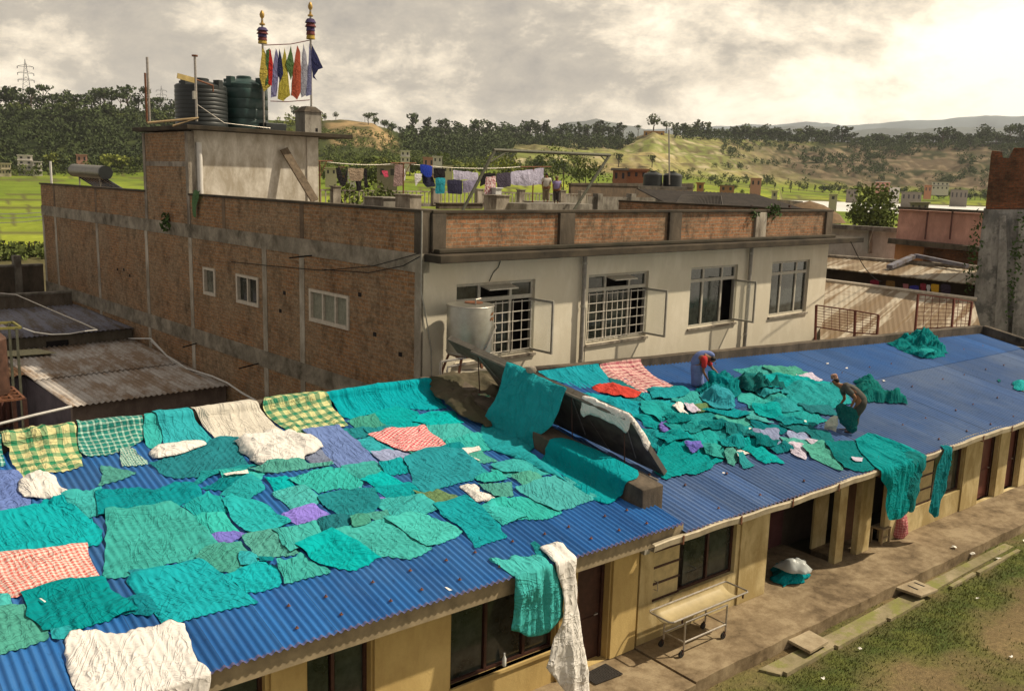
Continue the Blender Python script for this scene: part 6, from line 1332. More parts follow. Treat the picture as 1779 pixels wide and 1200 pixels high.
pipe([at_dist(x,y,D) for x,y,D in ((40,570,33),(60,577,32.5),(90,581,32),(120,580,31.5),(148,575,31),(169,573,31))],.018,'slack white cable hanging in a curve over the dark shed','cable',PIPE,'cable')
for k,(ya,yb) in enumerate(((372,369),(379,376),(388,382))): 
    pipe([at_dist(-20,ya,75),at_dist(40,(ya+yb)/2+1,70),at_dist(74,yb,66)],.025,('upper','middle','lower')[k]+' of three pale wires crossing the green field at the left','cable',PIPE,'cable')
for k,pp in enumerate(([(402,455),(470,462),(560,470),(650,462),(729,440)],[(560,468),(640,474),(700,462),(729,446)])):
    pipe([AT(x,y,-.12) for x,y in pp],.014,('long dark wire sagging along the upper beam of the brick wall','short dark wire crossing the long one near the wall corner')[k],'cable',BLACKM,'cable')
for (x0,y0,x1,y1,lb) in ((503,448,543,444,'dark iron bar sticking out above the tallest pier of the brick wall'),(318,603,342,596,'iron bar sticking out of the lower beam, left one'),(415,640,450,631,'iron bar sticking out of the lower beam, right one')):
    pipe([AT(x1,y1,0),AT(x0,y0,-.9)],.025,lb,'iron_bar',BLACKM,'bar')
# plant growing out of the beam
def leafy(c,n,r,mat,label,cat='plant',name='wall_plant',size=.12,flat=(1,1,1)):
    m=MB(); rr=np.random.default_rng(n)
    for i in range(n):
        d=rr.normal(size=3); d/=np.linalg.norm(d); p=np.array(c)+d*r*np.array(flat)*rr.uniform(.3,1); a=_n(rr.normal(size=3)); b=_n(np.cross(a,rr.normal(size=3))); s=size*rr.uniform(.6,1.3)
        m.add([p-a*s,p+b*s*.5,p+a*s,p-b*s*.5],[(0,1,2,3)])
    return setp(m.build(name,mat),label,cat)
LEAF=simple('leaf_green',(.05,.095,.02),.8,0,.5,1.5); LEAFY=simple('yellow_green_leaf',(.13,.17,.03),.8,0,.4,1.5)
leafy(AT(288,386,-.15),60,.35,LEAF,'small fern growing out of the brick wall beam',flat=(.5,1,1.2)); leafy(PT(1345,368,-.1),60,.35,LEAF,'small green plant growing on the parapet near its right end',size=.1); leafy(PT(1310,372,-.1),40,.25,LEAF,'tuft of leaves beside the pale parapet pillar',size=.08)
leafy(at_dist(1692,440,52.3),170,1.0,LEAF,'creeper with yellowish leaves climbing the left edge of the concrete tower',name='creeper',size=.11,flat=(.4,.4,2.6)); leafy(at_dist(1763,470,51.8),180,.8,LEAF,'dark creeper running down the concrete tower near the picture edge',name='creeper',size=.11,flat=(.45,.45,4.0))
# ============================================================ VERANDAH THINGS
gu=empty('hospital_trolley',(14.8,11.7,.3),'old hospital trolley with a curved tan top on four castors, outside the window','trolley')
TZ=1.21; gx0,gx1,gy0,gy1=13.56,16.08,11.38,12.02
m=MB(); vs=[];nx,ny=12,8
for i in range(nx+1):
    for j in range(ny+1):
        t=j/ny; s=i/nx; vs.append((gx0+.12+(gx1-gx0-.24)*s,gy0+.02+(gy1-gy0-.04)*t,TZ-.03-.12*math.sin(math.pi*t)))
m.add(vs,[(i*(ny+1)+j,(i+1)*(ny+1)+j,(i+1)*(ny+1)+j+1,i*(ny+1)+j+1) for i in range(nx) for j in range(ny)]); m.smooth=True
o=m.build('trolley_top',simple('tan_enamel',(.46,.37,.20),.45,0,.2,3),gu); o.modifiers.clear(); sd=o.modifiers.new('s','SOLIDIFY'); sd.thickness=.015
CHR=simple('chipped_steel',(.45,.41,.36),.35,.6,.3,10)
m=MB(); m.tube([(gx0+.06,gy0,TZ),(gx1-.02,gy0,TZ),(gx1+.02,gy0+.04,TZ),(gx1+.02,gy1-.04,TZ),(gx1-.02,gy1,TZ),(gx0+.06,gy1,TZ),(gx0,gy1-.06,TZ),(gx0,gy0+.06,TZ),(gx0+.06,gy0,TZ)],.02,8,False); m.build('top_rail',CHR,gu)
lx=(14.05,15.42); ly=(11.42,11.98)
for x in lx:
    for y in ly:
        m=MB(); m.tube([(x,y,.45),(x,y,TZ-.14)],.02,8); lo=m.build('leg',CHR,gu)
        m=MB(); m.bar([x-.03,y,.46],[x-.06,y,.38],.05,.03); m.build('castor_fork',DARKWOOD,lo)
        m=MB(); m.tube([(x-.07,y-.018,.375),(x-.07,y+.018,.375)],.072,14); m.build('castor_wheel',simple('rubber',(.02,.018,.016),.8) if 'rubber' not in MATS else MATS['rubber'],lo)
for y in ly: m=MB(); m.tube([(lx[0],y,.62),(lx[1],y,.62)],.02,8); m.build('lower_rail',CHR,gu); m=MB(); m.tube([(lx[0],y,TZ-.14),(lx[1],y,TZ-.14)],.018,8); m.build('upper_rail',CHR,gu)
for x in lx: m=MB(); m.tube([(x,ly[0],.62),(x,ly[1],.62)],.016,8); m.build('cross_rail',CHR,gu)
for x in (13.9,15.9): m=MB(); m.tube([(x,gy0,TZ),(x,gy0,TZ-.1)],.022,6); m.build('socket',DARKWOOD,gu)
C8=lambda x,y:(1020+x/4.681,1000+y/4.681)
mc=[atz(*C8(x,y),.315) for x,y in ((-40,808),(150,714),(287,795),(70,878))]
t_=empty('door_mat',sum(mc)/4,'perforated black rubber door mat at the open door','mat'); m=MB(); n1,n2=16,11
for i in range(n1+1): u=i/n1; m.bar(mc[0]*(1-u)+mc[1]*u,mc[3]*(1-u)+mc[2]*u,.022,.014)
for i in range(n2+1): u=i/n2; m.bar((mc[0]*(1-u)+mc[3]*u)+[0,0,.001],(mc[1]*(1-u)+mc[2]*u)+[0,0,.001],.022,.014)
m.build('mat_grid',simple('mat_rubber',(.035,.03,.026),.8),t_)
# cloth bundle and plastic sheet in the deep bay
SFl=Surf((0,0,.31),(1,0,0),[(0,10.3,0),(0,13.9,0)])
for i,n in enumerate(SFl.N):
    if n[2]<0: SFl.N[i]=-n
cloth(SFl,[(1338,1008),(1345,985),(1400,985),(1408,1000),(1400,1012),(1360,1020)],'D','teal pile of cloths on the floor of the deep doorway','heap',None,dome=.40,amp=.2,freq=3,jag=.08,name='cloth_heap')
c=atz(1378,988,.9); m=MB(); rr=np.random.default_rng(4)
gl=NT('milky_plastic_sheet'); gl.col((.50,.53,.52)); gl.b.inputs['Roughness'].default_value=.35; gl.b.inputs['Alpha'].default_value=.75; MATS['milky_plastic_sheet']=gl.m
cloth(Surf((0,0,.60),(1,0,0),[(0,10.3,0),(0,13.9,0)]),[(1342,985),(1355,975),(1398,972),(1412,990),(1400,1000),(1370,996)],'milky_plastic_sheet','clear plastic bag lying on the teal pile in the deep doorway','bag',None,dome=.12,amp=.14,freq=3,jag=.05,name='plastic_bag')
# pink gingham sack and small crate below the hanging sheet
sk=atz(1570,935,.3); m=MB(); pr=[(0,.0),(.20,.01),(.25,.12),(.24,.35),(.20,.60),(.12,.70),(.13,.76),(.0,.74)]; m.lathe(sk+[0,.18,0],pr,20,False,False)
m.v=[(x+.03*math.sin(z*17+y*9),y+.03*math.sin(z*13+x*11),z) for x,y,z in m.v]; MATS['PKs']=clothmat('PKs',(.60,.30,.28),'gingham',(.42,.10,.10)); setp(m.build('sack',MATS['PKs']),'pink checked cloth sack standing against the wall under the hanging teal sheet','sack')
cr=atz(1540,945,.3); t_=empty('wooden_stool',cr,'small weathered wooden stool by the wall left of the pink sack','stool')
OW=simple('pale_worn_wood',(.33,.25,.15),.8,0,.4,9)
m=MB(); m.frame(cr,(-.22,.22),(.02,.40),(.42,.46)); m.build('seat',OW,t_)
for (x,y) in ((-.19,.05),(.19,.05),(.19,.37),(-.19,.37)): m=MB(); m.frame(cr,(x-.025,x+.025),(y-.025,y+.025),(0,.42)); m.build('leg',OW,t_)
m=MB(); m.frame(cr,(-.16,.16),(.04,.06),(.15,.2)); m.build('stretcher',OW,t_)
# litter
for i,(x,y,lb) in enumerate(((1689,962,'white crumpled paper by the kerb near two others'),(1736,971,'small white paper ball on the grass at the right'),(1657,951,'flat white paper on the verandah edge'),(1780,940,'white paper at the right picture edge'),(1463,1073,'tiny pale scrap in the drain'),(1494,1127,'white plastic scrap on the dirt'),(1429,1179,'tiny white chip on the grass near the picture bottom'),(1756,1141,'white scrap on the dirt near the lower right corner'),(1698,1039,'tiny white chip in the middle of the yard'),(1583,1004,'pale rag on top of the drain kerb'))):
    z=.32 if i==2 else (.16 if i in(0,9) else .06); c=atz(x,y,z); s=.10 if i<3 else .05
    m=MB(); rr=np.random.default_rng(i+50); P=[c+[math.cos(t)*s*rr.uniform(.6,1.3),math.sin(t)*s*rr.uniform(.5,1.2),rr.uniform(0,.05)] for t in np.arange(0,6.2,.9)]; P.append(c+[0,0,s*.5]); k=len(P)-1
    m.add(P,[(j,(j+1)%k,k) for j in range(k)]); setp(m.build('paper_scrap',WHITEP),lb,'litter')
# ============================================================ LAND
HZ=lambda x: _a+_b*x
KX=[-900,-300,0,100,250,310,460,540,600,650,700,760,880,1000,1090,1130,1175,1300,1380,1450,1500,1600,1700,1779,2100,2700]
KC=[215,205,198,190,190,205,208,210,207,214,232,236,239,241,240,226,233,243,245,246,247,248,248,246,245,250]   # crest row
KF=[295,300,303,304,304,302,296,292,288,286,284,289,296,303,306,308,312,320,326,330,334,338,342,344,352,370]   # foot row
RF=[430,430,430,430,430,430,450,460,460,460,470,480,500,520,540,560,580,620,660,680,690,690,690,690,690,690]
RC=[640,640,630,620,620,640,660,640,620,620,700,740,780,800,820,800,820,900,930,960,960,960,940,930,930,930]
def ki(x,T): return float(np.interp(x,KX,T))
def zat(x,y,r): return at_dist(x,y,r)[2]
cols=np.arange(-900,2701,7.0); rows=np.concatenate([np.array([2,12,25,40,60,80,100]),np.geomspace(118,560,48)[0:],np.geomspace(575,1000,62),np.array([1060,1150,1300,1600,2200,3200])])
dirs=[]
for x in cols: r=ray(x,HZ(x)); dirs.append(r[:2]/math.hypot(r[0],r[1]))
dirs=np.array(dirs)
GX,GR=np.meshgrid(cols,rows,indexing='ij')
PXx=dirs[:,0][:,None]*GR; PYy=dirs[:,1][:,None]*GR
def fbm(x,y,s,seed=1,o=5):
    t=0;a=1;n=0
    for k in range(o): t=t+a*vnoise(x/s,y/s,seed+k); n+=a; a*=.5; s*=.5
    return t/n
def elev_col(x):
    rf,rc=ki(x,RF),ki(x,RC); zf_,zc=zat(x,ki(x,KF),rf),zat(x,ki(x,KC),rc)
    right=np.clip((x-1330)/60,0,1)
    a=[(0,-.3),(100,-.3),(140,.4*(1-right)+.6*right)]
    if x<1360: a+=[(250,max(1.,(zf_+.4)*.40)),(rf,zf_)]
    else: a+=[(300,3.3),(318,3.1),(326,1.6),(545,1.6),(556,3.3),(rf,zf_)]
    m=(zf_*.45+zc*.55)
    a+=[(rf+(rc-rf)*.5,m),(rc,zc),(rc*1.08,zc-3),(rc*1.4,zc-30),(3200,-60)]
    return a
GZ=np.zeros_like(GX)
for i,x in enumerate(cols):
    c=elev_col(x); GZ[i]=np.interp(rows,[q[0] for q in c],[q[1] for q in c])
rfA=np.array([ki(x,RF) for x in cols])[:,None]; rcA=np.array([ki(x,RC) for x in cols])[:,None]
hill=np.clip((GR-rfA)/40,0,1)
nz=fbm(PXx,PYy,90,3)-.5; nz2=fbm(PXx,PYy,22,8)-.5
near=np.clip(1-np.abs(GR-rcA)/60,0,1)
GZ+=hill*(nz*9*(1-near*.7)+nz2*3.5*(1-.5*near))
gul=(1-np.abs(2*fbm(PXx,PYy,35,21,4)-1))**3; mid=np.clip((GR-rfA)/60,0,1)*np.clip((rcA-GR)/60,0,1)
GZ-=mid*gul*5
FARM=np.clip((GR-110)/40,0,1)*(1-hill)
# --- land cover colours
def lerp(a,b,t): return a*(1-t[...,None])+b*t[...,None]
c_=np.zeros(GX.shape+(3,)); n1=fbm(PXx,PYy,60,31); n2=fbm(PXx,PYy,14,37); n3=fbm(PXx,PYy,6,41,3)
V=lambda *q: np.array(q)
c_[:]=V(.11,.095,.05)
field=lerp(V(.15,.21,.025),V(.29,.33,.04),np.clip((n1-.35)*3,0,1)); field=lerp(field,V(.085,.105,.03),np.clip((n2-.55)*5,0,1)*.6)
bund=(np.abs(np.sin(GR*.115+nz*3))>.975)|(np.abs(np.sin(GX*.05+np.floor(GR/27)*1.7))>.995); field=np.where(bund[...,None],V(.12,.12,.04),field)
c_=lerp(c_,field,np.clip((GR-112)/15,0,1))
fx=np.clip((n2-.42)*6,0,1)
forest=lerp(V(.022,.032,.012),V(.055,.07,.022),fx)
terr=lerp(V(.38,.31,.14),V(.22,.25,.07),np.clip((fbm(PXx,PYy,70,51)-.4)*5,0,1)); band=np.abs(np.sin(GZ*1.45+nz*5)); terr=lerp(terr,V(.14,.11,.06),np.clip((band-.78)*6,0,1)*.85); terr=lerp(terr,V(.50,.43,.27),np.clip((n3-.62)*8,0,1))
erod=lerp(V(.125,.095,.06),V(.05,.055,.025),np.clip((n2-.47)*6,0,1)); band2=np.abs(np.sin(GZ*.9+nz*9+n1*4)); erod=lerp(erod,V(.27,.21,.13),np.clip((band2-.86)*8,0,1)*.8)
cliff=lerp(V(.34,.24,.12),V(.09,.085,.035),np.clip((n2-.5)*8,0,1))
xa=GX
def win(a,b,s=20): return np.clip((xa-a)/s,0,1)*np.clip((b-xa)/s,0,1)
hc=forest.copy()
up=np.clip((GR-rfA)/(rcA-rfA),0,1)
hc=lerp(hc,lerp(V(.09,.12,.03),V(.05,.06,.02),fx),win(440,560))
hc=lerp(hc,cliff,win(560,700,15)*np.clip((n1-.44)*8,0,1)*np.clip((up-.2)*5,0,1))
hc=lerp(hc,terr,np.clip(win(860,1420,40)-.0,0,1)*np.clip((1.15-up)*6,0,1)*np.clip((xa-860)/200*1.0+ (1-up),0,1))
hc=lerp(hc,erod,np.clip((xa-1180)/160,0,1)*np.clip((.98-up)*8,0,1)*np.clip((xa-1180)/250+.2-(.35-up).clip(0)*2,0,1))
hc=lerp(hc,lerp(V(.16,.20,.04),V(.07,.09,.03),fx),win(600,1000,60)*np.clip((.25-up)*6,0,1))
c_=lerp(c_,hc,hill)
c_=np.where(((GR>316)&(GR<560)&(GX>1360))[...,None],V(.22,.18,.12),c_)
def grid_mesh(name,X,Y,Z,colr,mat,mask=None):
    a,b=X.shape; vs=np.stack([X.ravel(),Y.ravel(),Z.ravel()],1); idx=np.arange(a*b).reshape(a,b)
    f=np.stack([idx[:-1,:-1].ravel(),idx[1:,:-1].ravel(),idx[1:,1:].ravel(),idx[:-1,1:].ravel()],1)
    me=bpy.data.meshes.new(name); me.from_pydata(vs.tolist(),[],f[:,::-1].tolist()); at=me.color_attributes.new('cover','FLOAT_COLOR','POINT')
    at.data.foreach_set('color',np.concatenate([colr.reshape(-1,3),np.ones((a*b,1))],1).ravel()); me.materials.append(mat); me.polygons.foreach_set('use_smooth',[True]*len(me.polygons)); me.update()
    o=bpy.data.objects.new(name,me); COL.objects.link(o); return o
t=NT('land'); at=t.n.new('ShaderNodeVertexColor'); at.layer_name='cover'
g1=t.noise(t.mapn(t.pos,(1,1,3.5)),.10,8,.75); g2=t.noise(t.pos,.8,5,.75)
t.col(t.mix(1.,at.outputs[0],t.ramp(t.math('ADD',t.math('MULTIPLY',g1,.6),t.math('MULTIPLY',g2,.4)),[(.36,.62),(.50,.95),(.64,1.25)]),'MULTIPLY')); t.b.inputs['Roughness'].default_value=.95; t.b.inputs['Specular IOR Level'].default_value=.05
o=grid_mesh('ground',PXx,PYy,GZ,c_,t.m); o['kind']='structure'
def gz(x,r):                      # terrain height at column x, distance r
    i=np.clip((x-cols[0])/7.0,0,len(cols)-2); i0=int(i); k=i-i0; return float(np.interp(r,rows,GZ[i0])*(1-k)+np.interp(r,rows,GZ[i0+1])*k)
def gp(x,r):
    q=ray(x,HZ(x)); d=q[:2]/math.hypot(q[0],q[1]); return np.array([d[0]*r,d[1]*r,gz(x,r)])
# river
WT=NT('river_water'); WT.col((.70,.70,.66)); WT.b.inputs['Roughness'].default_value=.4; WT.bump(WT.noise(WT.pos,.5,3,.6),.2,.3)
pts=[gp(x,r) for x,r in ((1358,300),(1500,300),(1800,300),(2690,300))]+[gp(x,r) for x,r in ((2690,570),(1800,570),(1500,570),(1358,570))]
mb=MB(); mb.add([(p[0],p[1],3.0) for p in pts],[tuple(range(8))]); o=mb.build('water',WT.m); o['kind']='structure'
# far mountains, the blue of distant haze put into their colour
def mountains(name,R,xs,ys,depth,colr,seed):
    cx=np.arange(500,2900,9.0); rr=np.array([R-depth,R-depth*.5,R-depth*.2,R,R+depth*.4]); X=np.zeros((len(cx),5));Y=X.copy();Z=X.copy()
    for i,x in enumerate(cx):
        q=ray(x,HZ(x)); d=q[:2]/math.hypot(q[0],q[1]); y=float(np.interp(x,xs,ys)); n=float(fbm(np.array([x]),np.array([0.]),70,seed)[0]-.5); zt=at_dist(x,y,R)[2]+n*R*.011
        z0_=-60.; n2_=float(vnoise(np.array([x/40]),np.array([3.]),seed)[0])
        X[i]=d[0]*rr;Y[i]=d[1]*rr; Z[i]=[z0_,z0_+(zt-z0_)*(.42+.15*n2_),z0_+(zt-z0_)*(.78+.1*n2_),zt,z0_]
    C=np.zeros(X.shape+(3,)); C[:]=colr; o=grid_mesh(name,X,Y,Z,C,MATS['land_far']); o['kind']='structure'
t=NT('land_far'); at=t.n.new('ShaderNodeVertexColor'); at.layer_name='cover'; t.col(t.mix(1.,at.outputs[0],t.ramp(t.noise(t.pos,.004,5,.6),[(.3,.8),(.7,1.1)]),'MULTIPLY')); t.b.inputs['Specular IOR Level'].default_value=0; MATS['land_far']=t.m
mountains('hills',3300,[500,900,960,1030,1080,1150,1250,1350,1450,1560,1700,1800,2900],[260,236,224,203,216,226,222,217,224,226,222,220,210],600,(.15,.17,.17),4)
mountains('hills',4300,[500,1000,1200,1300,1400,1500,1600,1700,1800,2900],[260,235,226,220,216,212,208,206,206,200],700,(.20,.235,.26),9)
# ============================================================ YARD
yx=np.arange(-6,62,.22); yy=np.concatenate([np.arange(-25,4,1.0),np.arange(4,12.4,.14)]); YX,YY=np.meshgrid(yx,yy,indexing='ij')
gn=fbm(YX,YY,2.2,61); gm=fbm(YX,YY,.5,65,3)
grassy=np.clip((1-np.abs(YY-9.35+ (gn-.5)*1.2)/1.15),0,1)*1.2+ (gn-.5)*1.6+(gm-.5)*1.4; grassy+=.12+np.clip((YX-24)/6,0,1)*np.clip((YY-8.5),0,1)*.3; grassy=np.clip(grassy,0,1)
dirt=lerp(V(.24,.175,.082),V(.155,.11,.052),np.clip((fbm(YX,YY,3.,71)-.4)*4,0,1)); grs=lerp(V(.07,.10,.018),V(.13,.145,.03),np.clip((gm-.4)*4,0,1)); YC=lerp(dirt,grs,grassy)
YZ=.0+(gn-.5)*.06+grassy*.02+(fbm(YX,YY,.35,77,3)-.5)*.035; 
t=NT('yard'); at=t.n.new('ShaderNodeVertexColor'); at.layer_name='cover'; g=t.noise(t.pos,9,6,.75); g2=t.noise(t.pos,34,3,.8)
c=t.mix(1.,at.outputs[0],t.ramp(g,[(.3,.5),(.7,1.3)]),'MULTIPLY'); c=t.mix(t.ramp(g2,[(.66,0.),(.72,.7)]),c,(.42,.36,.26)); t.col(c); t.bump(t.math('ADD',g,g2),.8,.04); t.b.inputs['Roughness'].default_value=1.
o=grid_mesh('yard_ground',YX,YY,YZ,YC,t.m); o['kind']='structure'
m=MB(); rr=np.random.default_rng(12); n=0
vs=[];fs=[]
while n<19000:
    X=rr.uniform(12.8,31); Y=rr.uniform(6.0,10.6); i=int((X+6)/.22); j=29+int((Y-4)/.14)
    if rr.uniform(0,1)>grassy[i,j]**1.3*.95+.02: continue
    if 9.98<Y<10.55 and rr.uniform(0,1)<.8: continue
    s=rr.uniform(.03,.085); an=rr.uniform(0,6.28); dx,dy=math.cos(an)*.012,math.sin(an)*.012; lx,ly=rr.uniform(-.035,.035,2); z=YZ[i,j]-.01; k=len(vs)
    vs+=[(X-dx,Y-dy,z),(X+dx,Y+dy,z),(X+lx,Y+ly,z+s)]; fs.append((k,k+1,k+2)); n+=1
m.add(vs,fs); setp(m.build('grass',simple('grass_blade',(.17,.175,.05),.8,0,.3,2.5)),'low scruffy grass growing along the drain and over the dirt yard','grass',kind='stuff')
# ============================================================ TREES
def leafm(name,c,v=.5):
    t=NT(name); oi=t.n.new('ShaderNodeObjectInfo'); a=t.noise(t.pos,.35,5,.7); b=t.noise(t.pos,2.5,3,.7)
    f=t.math('ADD',t.math('MULTIPLY',a,.5),t.math('MULTIPLY',b,.5)); c1=t.ramp(f,[(.35,tuple(q*(1-v) for q in c)),(.65,tuple(q*(1+v) for q in c))])
    hs=t.n.new('ShaderNodeHueSaturation'); t.l.new(c1,hs.inputs['Color']); t.l.new(t.math('ADD',.7,t.math('MULTIPLY',oi.outputs['Random'],.6)),hs.inputs['Value']); t.col(hs.outputs[0]); t.b.inputs['Roughness'].default_value=.9; t.b.inputs['Specular IOR Level'].default_value=.05; MATS[name]=t.m; return t.m
LD=leafm('dark_foliage',(.075,.10,.040)); LM=leafm('mid_foliage',(.10,.125,.035)); LY=leafm('yellowish_foliage',(.17,.19,.04)); BARK=simple('bark',(.10,.075,.05),.95,0,.3,2)
def leaves(m,c,r,n,size,rg,shell=.45):
    c=np.array(c)
    for i in range(n):
        d=rg.normal(size=3); d/=np.linalg.norm(d); p=c+d*np.array(r)*(shell+(1-shell)*rg.uniform(0,1)**.5); a=_n(rg.normal(size=3)); b=_n(np.cross(a,rg.normal(size=3))); s=size*rg.uniform(.55,1.35)
        k=len(m.v); m.v+=[tuple(p-a*s),tuple(p+b*s*.7),tuple(p+a*s),tuple(p-b*s*.7)]; m.f.append((k,k+1,k+2,k+3)); m.mi.append(m.cur)
def proto(kind,seed):
    rg=np.random.default_rng(seed); m=MB(); m.cur=1
    H=1.0
    if kind=='broad':
        m.tube([(0,0,0),(.01,0,.25),(.03,.01,.5),(.0,.02,.75)],[.035,.028,.02,.01],6)
        for k in range(5): an=k*1.3+rg.uniform(0,.5); m.tube([(.01,0,.3+.06*k),(.2*math.cos(an),.2*math.sin(an),.5+.07*k)],[.014,.006],5)
        m.cur=0
        for k in range(9):
            an=rg.uniform(0,6.28); R=rg.uniform(.08,.26); leaves(m,(R*math.cos(an),R*math.sin(an),rg.uniform(.42,.85)),(.17,.17,.12),26,.055,rg)
    elif kind=='tall':
        m.tube([(0,0,0),(.01,0,.35),(0,.01,.7),(0,0,.95)],[.028,.022,.014,.004],6)
        m.cur=0
        for k in range(9):
            z=.36+.068*k; R=.11*(1-.5*abs(k-3)/6); an=rg.uniform(0,6.28); leaves(m,(R*math.cos(an)*.7,R*math.sin(an)*.7,z),(.14-.009*k,.14-.009*k,.065),22,.045,rg)
    elif kind=='umbrella':
        m.tube([(0,0,0),(.015,0,.4),(.0,.01,.66)],[.03,.022,.012],6)
        for k in range(6): an=k*1.05; m.tube([(0,0,.5),(.22*math.cos(an),.22*math.sin(an),.74)],[.012,.005],5)
        m.cur=0
        for k in range(8): an=k*.8; R=.24*(k%3)/2; leaves(m,(R*math.cos(an),R*math.sin(an),.80+rg.uniform(-.04,.06)),(.16,.16,.075),26,.045,rg)
    elif kind=='bush':
        m.tube([(0,0,0),(0,0,.4)],[.03,.01],5); m.cur=0
        for k in range(8): an=rg.uniform(0,6.28); R=rg.uniform(.0,.34); leaves(m,(R*math.cos(an),R*math.sin(an),rg.uniform(.25,.68)),(.24,.24,.2),26,.075,rg)
    return m
def meshof(m,name,mats):
    me=bpy.data.meshes.new(name); me.from_pydata(m.v,[],m.f); 
    for q in mats: me.materials.append(q)
    me.polygons.foreach_set('material_index',m.mi); me.update(); return me
PR={}
for kd in ('broad','tall','umbrella','bush'):
    for nm,lf in (('d',LD),('m',LM),('y',LY)):
        PR[kd,nm]=[meshof(proto(kd,11+7*i),kd+'_tree',(lf,BARK)) for i in range(3)]
tr=random.Random(5)
def tree(x,r,hpx,kd,nm,label,group=None,w=1.,sink=0.):
    """tree of the given height in picture rows, rooted on the land in column x at distance r"""
    c=gp(x,r); h=hpx/FPX*r*1.02; o=bpy.data.objects.new({'bush':'bush','tall':'pine_tree'}.get(kd,'tree'),tr.choice(PR[kd,nm])); COL.objects.link(o); o.location=(c[0],c[1],c[2]-h*sink); o.rotation_euler=(0,0,tr.uniform(0,6.28)); o.scale=(h*w,h*w,h); return setp(o,label,'bush' if kd=='bush' else 'tree',group)
CR_=lambda x: ki(x,RC)
# named crest trees
tree(1629,CR_(1629)-20,30,'broad','d','big lone round-headed tree on the skyline near the right, taller than its row',w=1.35,sink=.05)
tree(1130,CR_(1130)+8,32,'broad','m','large green tree above the little shrine on the bald hilltop',w=1.1)
tree(1152,CR_(1152)+8,22,'broad','d','darker tree just right of the large green one on the bald hilltop',w=1.2)
tree(1104,CR_(1104),20,'umbrella','d','open-topped tree left of the bald hilltop',w=1.1); tree(1078,CR_(1078),26,'umbrella','d','reddish thin-crowned tree leaning out of the dark row left of the bald hilltop')
tree(716,CR_(716)-10,40,'broad','d','tallest dense tree in the middle skyline above the small white house',w=.95)
tree(515,CR_(515)-10,30,'broad','d','round tree seen between the prayer flags and the vent box',w=1.0); tree(584,CR_(584),14,'broad','m','small green tree on the hill above the cliff',w=1.1)
tree(650,CR_(650),20,'umbrella','d','thin umbrella tree on the cliff edge'); tree(634,CR_(634),14,'umbrella','d','smallest thin tree on the cliff edge'); tree(565,CR_(565),14,'bush','m','round bush on the crest right of the stair tower')
gr='skyline trees on the wooded hills'
def row(x0,x1,step,hp,kinds,cols_,label,dr=0,w=1.,jit=.35):
    x=x0
    while x<x1:
        tree(x,CR_(x)+dr+tr.uniform(-14,10),hp*tr.uniform(.65,1.3),tr.choice(kinds),tr.choice(cols_),label,gr,w*tr.uniform(.85,1.2),.06); x+=step*tr.uniform(1-jit,1+jit)
row(-60,310,11,34,('broad','broad','umbrella'),'dd','dark tree in the unbroken row on top of the left wooded hill',w=1.0)
row(-60,310,13,26,('broad','bush'),'dm','dark tree a little below the top of the left wooded hill',dr=-35)
row(640,700,13,20,('broad','bush'),'d','dark tree on the slope right of the cliff')
row(738,1075,7.5,28,('tall','broad','tall'),'dd','dark tree in the even row along the middle skyline',w=1.25)
row(738,1075,9,20,('broad','bush'),'d','dark bushy tree under the middle skyline row',dr=-30,w=1.2)
row(1165,1460,6.5,25,('broad','tall','broad','bush'),'dddm','dark tree in the row behind the bald hill',dr=12,w=1.3)
row(1460,1850,6,15,('bush','bush','broad'),'d','dark tree in the low right-hand skyline row',w=1.4)
row(1700,1900,14,26,('broad','broad'),'d','taller dark tree on the skyline behind the brick tower')
# woods that read as one mass
def wood(x0,x1,ra,rb,n,hp,label,mat,seed,clump=0):
    rg=np.random.default_rng(seed); m=MB(); m.cur=0
    cnt=0
    while cnt<n:
        x=rg.uniform(x0,x1); u=rg.uniform(0,1); r=ki(x,RF)+(ki(x,RC)-ki(x,RF))*(ra+(rb-ra)*u)
        if clump and float(vnoise(np.array([x/38.]),np.array([r/30.]),seed)[0])<clump: continue
        cnt+=1; c=gp(x,r); h=hp/FPX*r*rg.uniform(.6,1.3)
        for k in range(3): leaves(m,c+[rg.uniform(-.2,.2)*h,rg.uniform(-.2,.2)*h,h*(.3+.2*k)],(h*.36,h*.36,h*.22),14,h*.11,rg,.3)
    me=meshof(m,'wood',(mat,)); o=bpy.data.objects.new('wood',me); COL.objects.link(o); setp(o,label,'wood',kind='stuff')
wood(-150,320,.03,.97,900,20,'dark dense wood covering the left hillside',LD,21); wood(-150,320,-.15,.2,170,17,'lighter brush along the foot of the left hillside',LM,22)
wood(560,1010,-.15,.3,300,13,'green thicket at the foot of the middle hill',LM,33); wood(700,890,.25,.97,480,17,'dark dense wood covering the middle hillside',LD,23); wood(890,1095,.74,.98,230,14,'dark wood along the top of the hill left of the bald one',LD,34); wood(540,760,.0,.8,220,12,'scrub on the cliff slope',LM,24); wood(440,560,.2,1.,140,13,'light green brush on the hill beside the prayer flags',LY,25)
wood(1250,1900,.2,1.,620,10,'dark scrub scattered over the eroded right slopes',LD,26,.58); wood(1165,1470,.9,1.03,170,11,'dark undergrowth below the tree row behind the bald hill',LD,31); wood(1470,1900,.8,1.02,260,10,'dark undergrowth along the right skyline',LD,32)
wood(880,1250,.0,.3,60,8,'scrub scattered on the terraced hill',LM,27,.6); wood(1000,1900,-.1,.05,140,12,'tree belt at the foot of the right hills',LM,28)
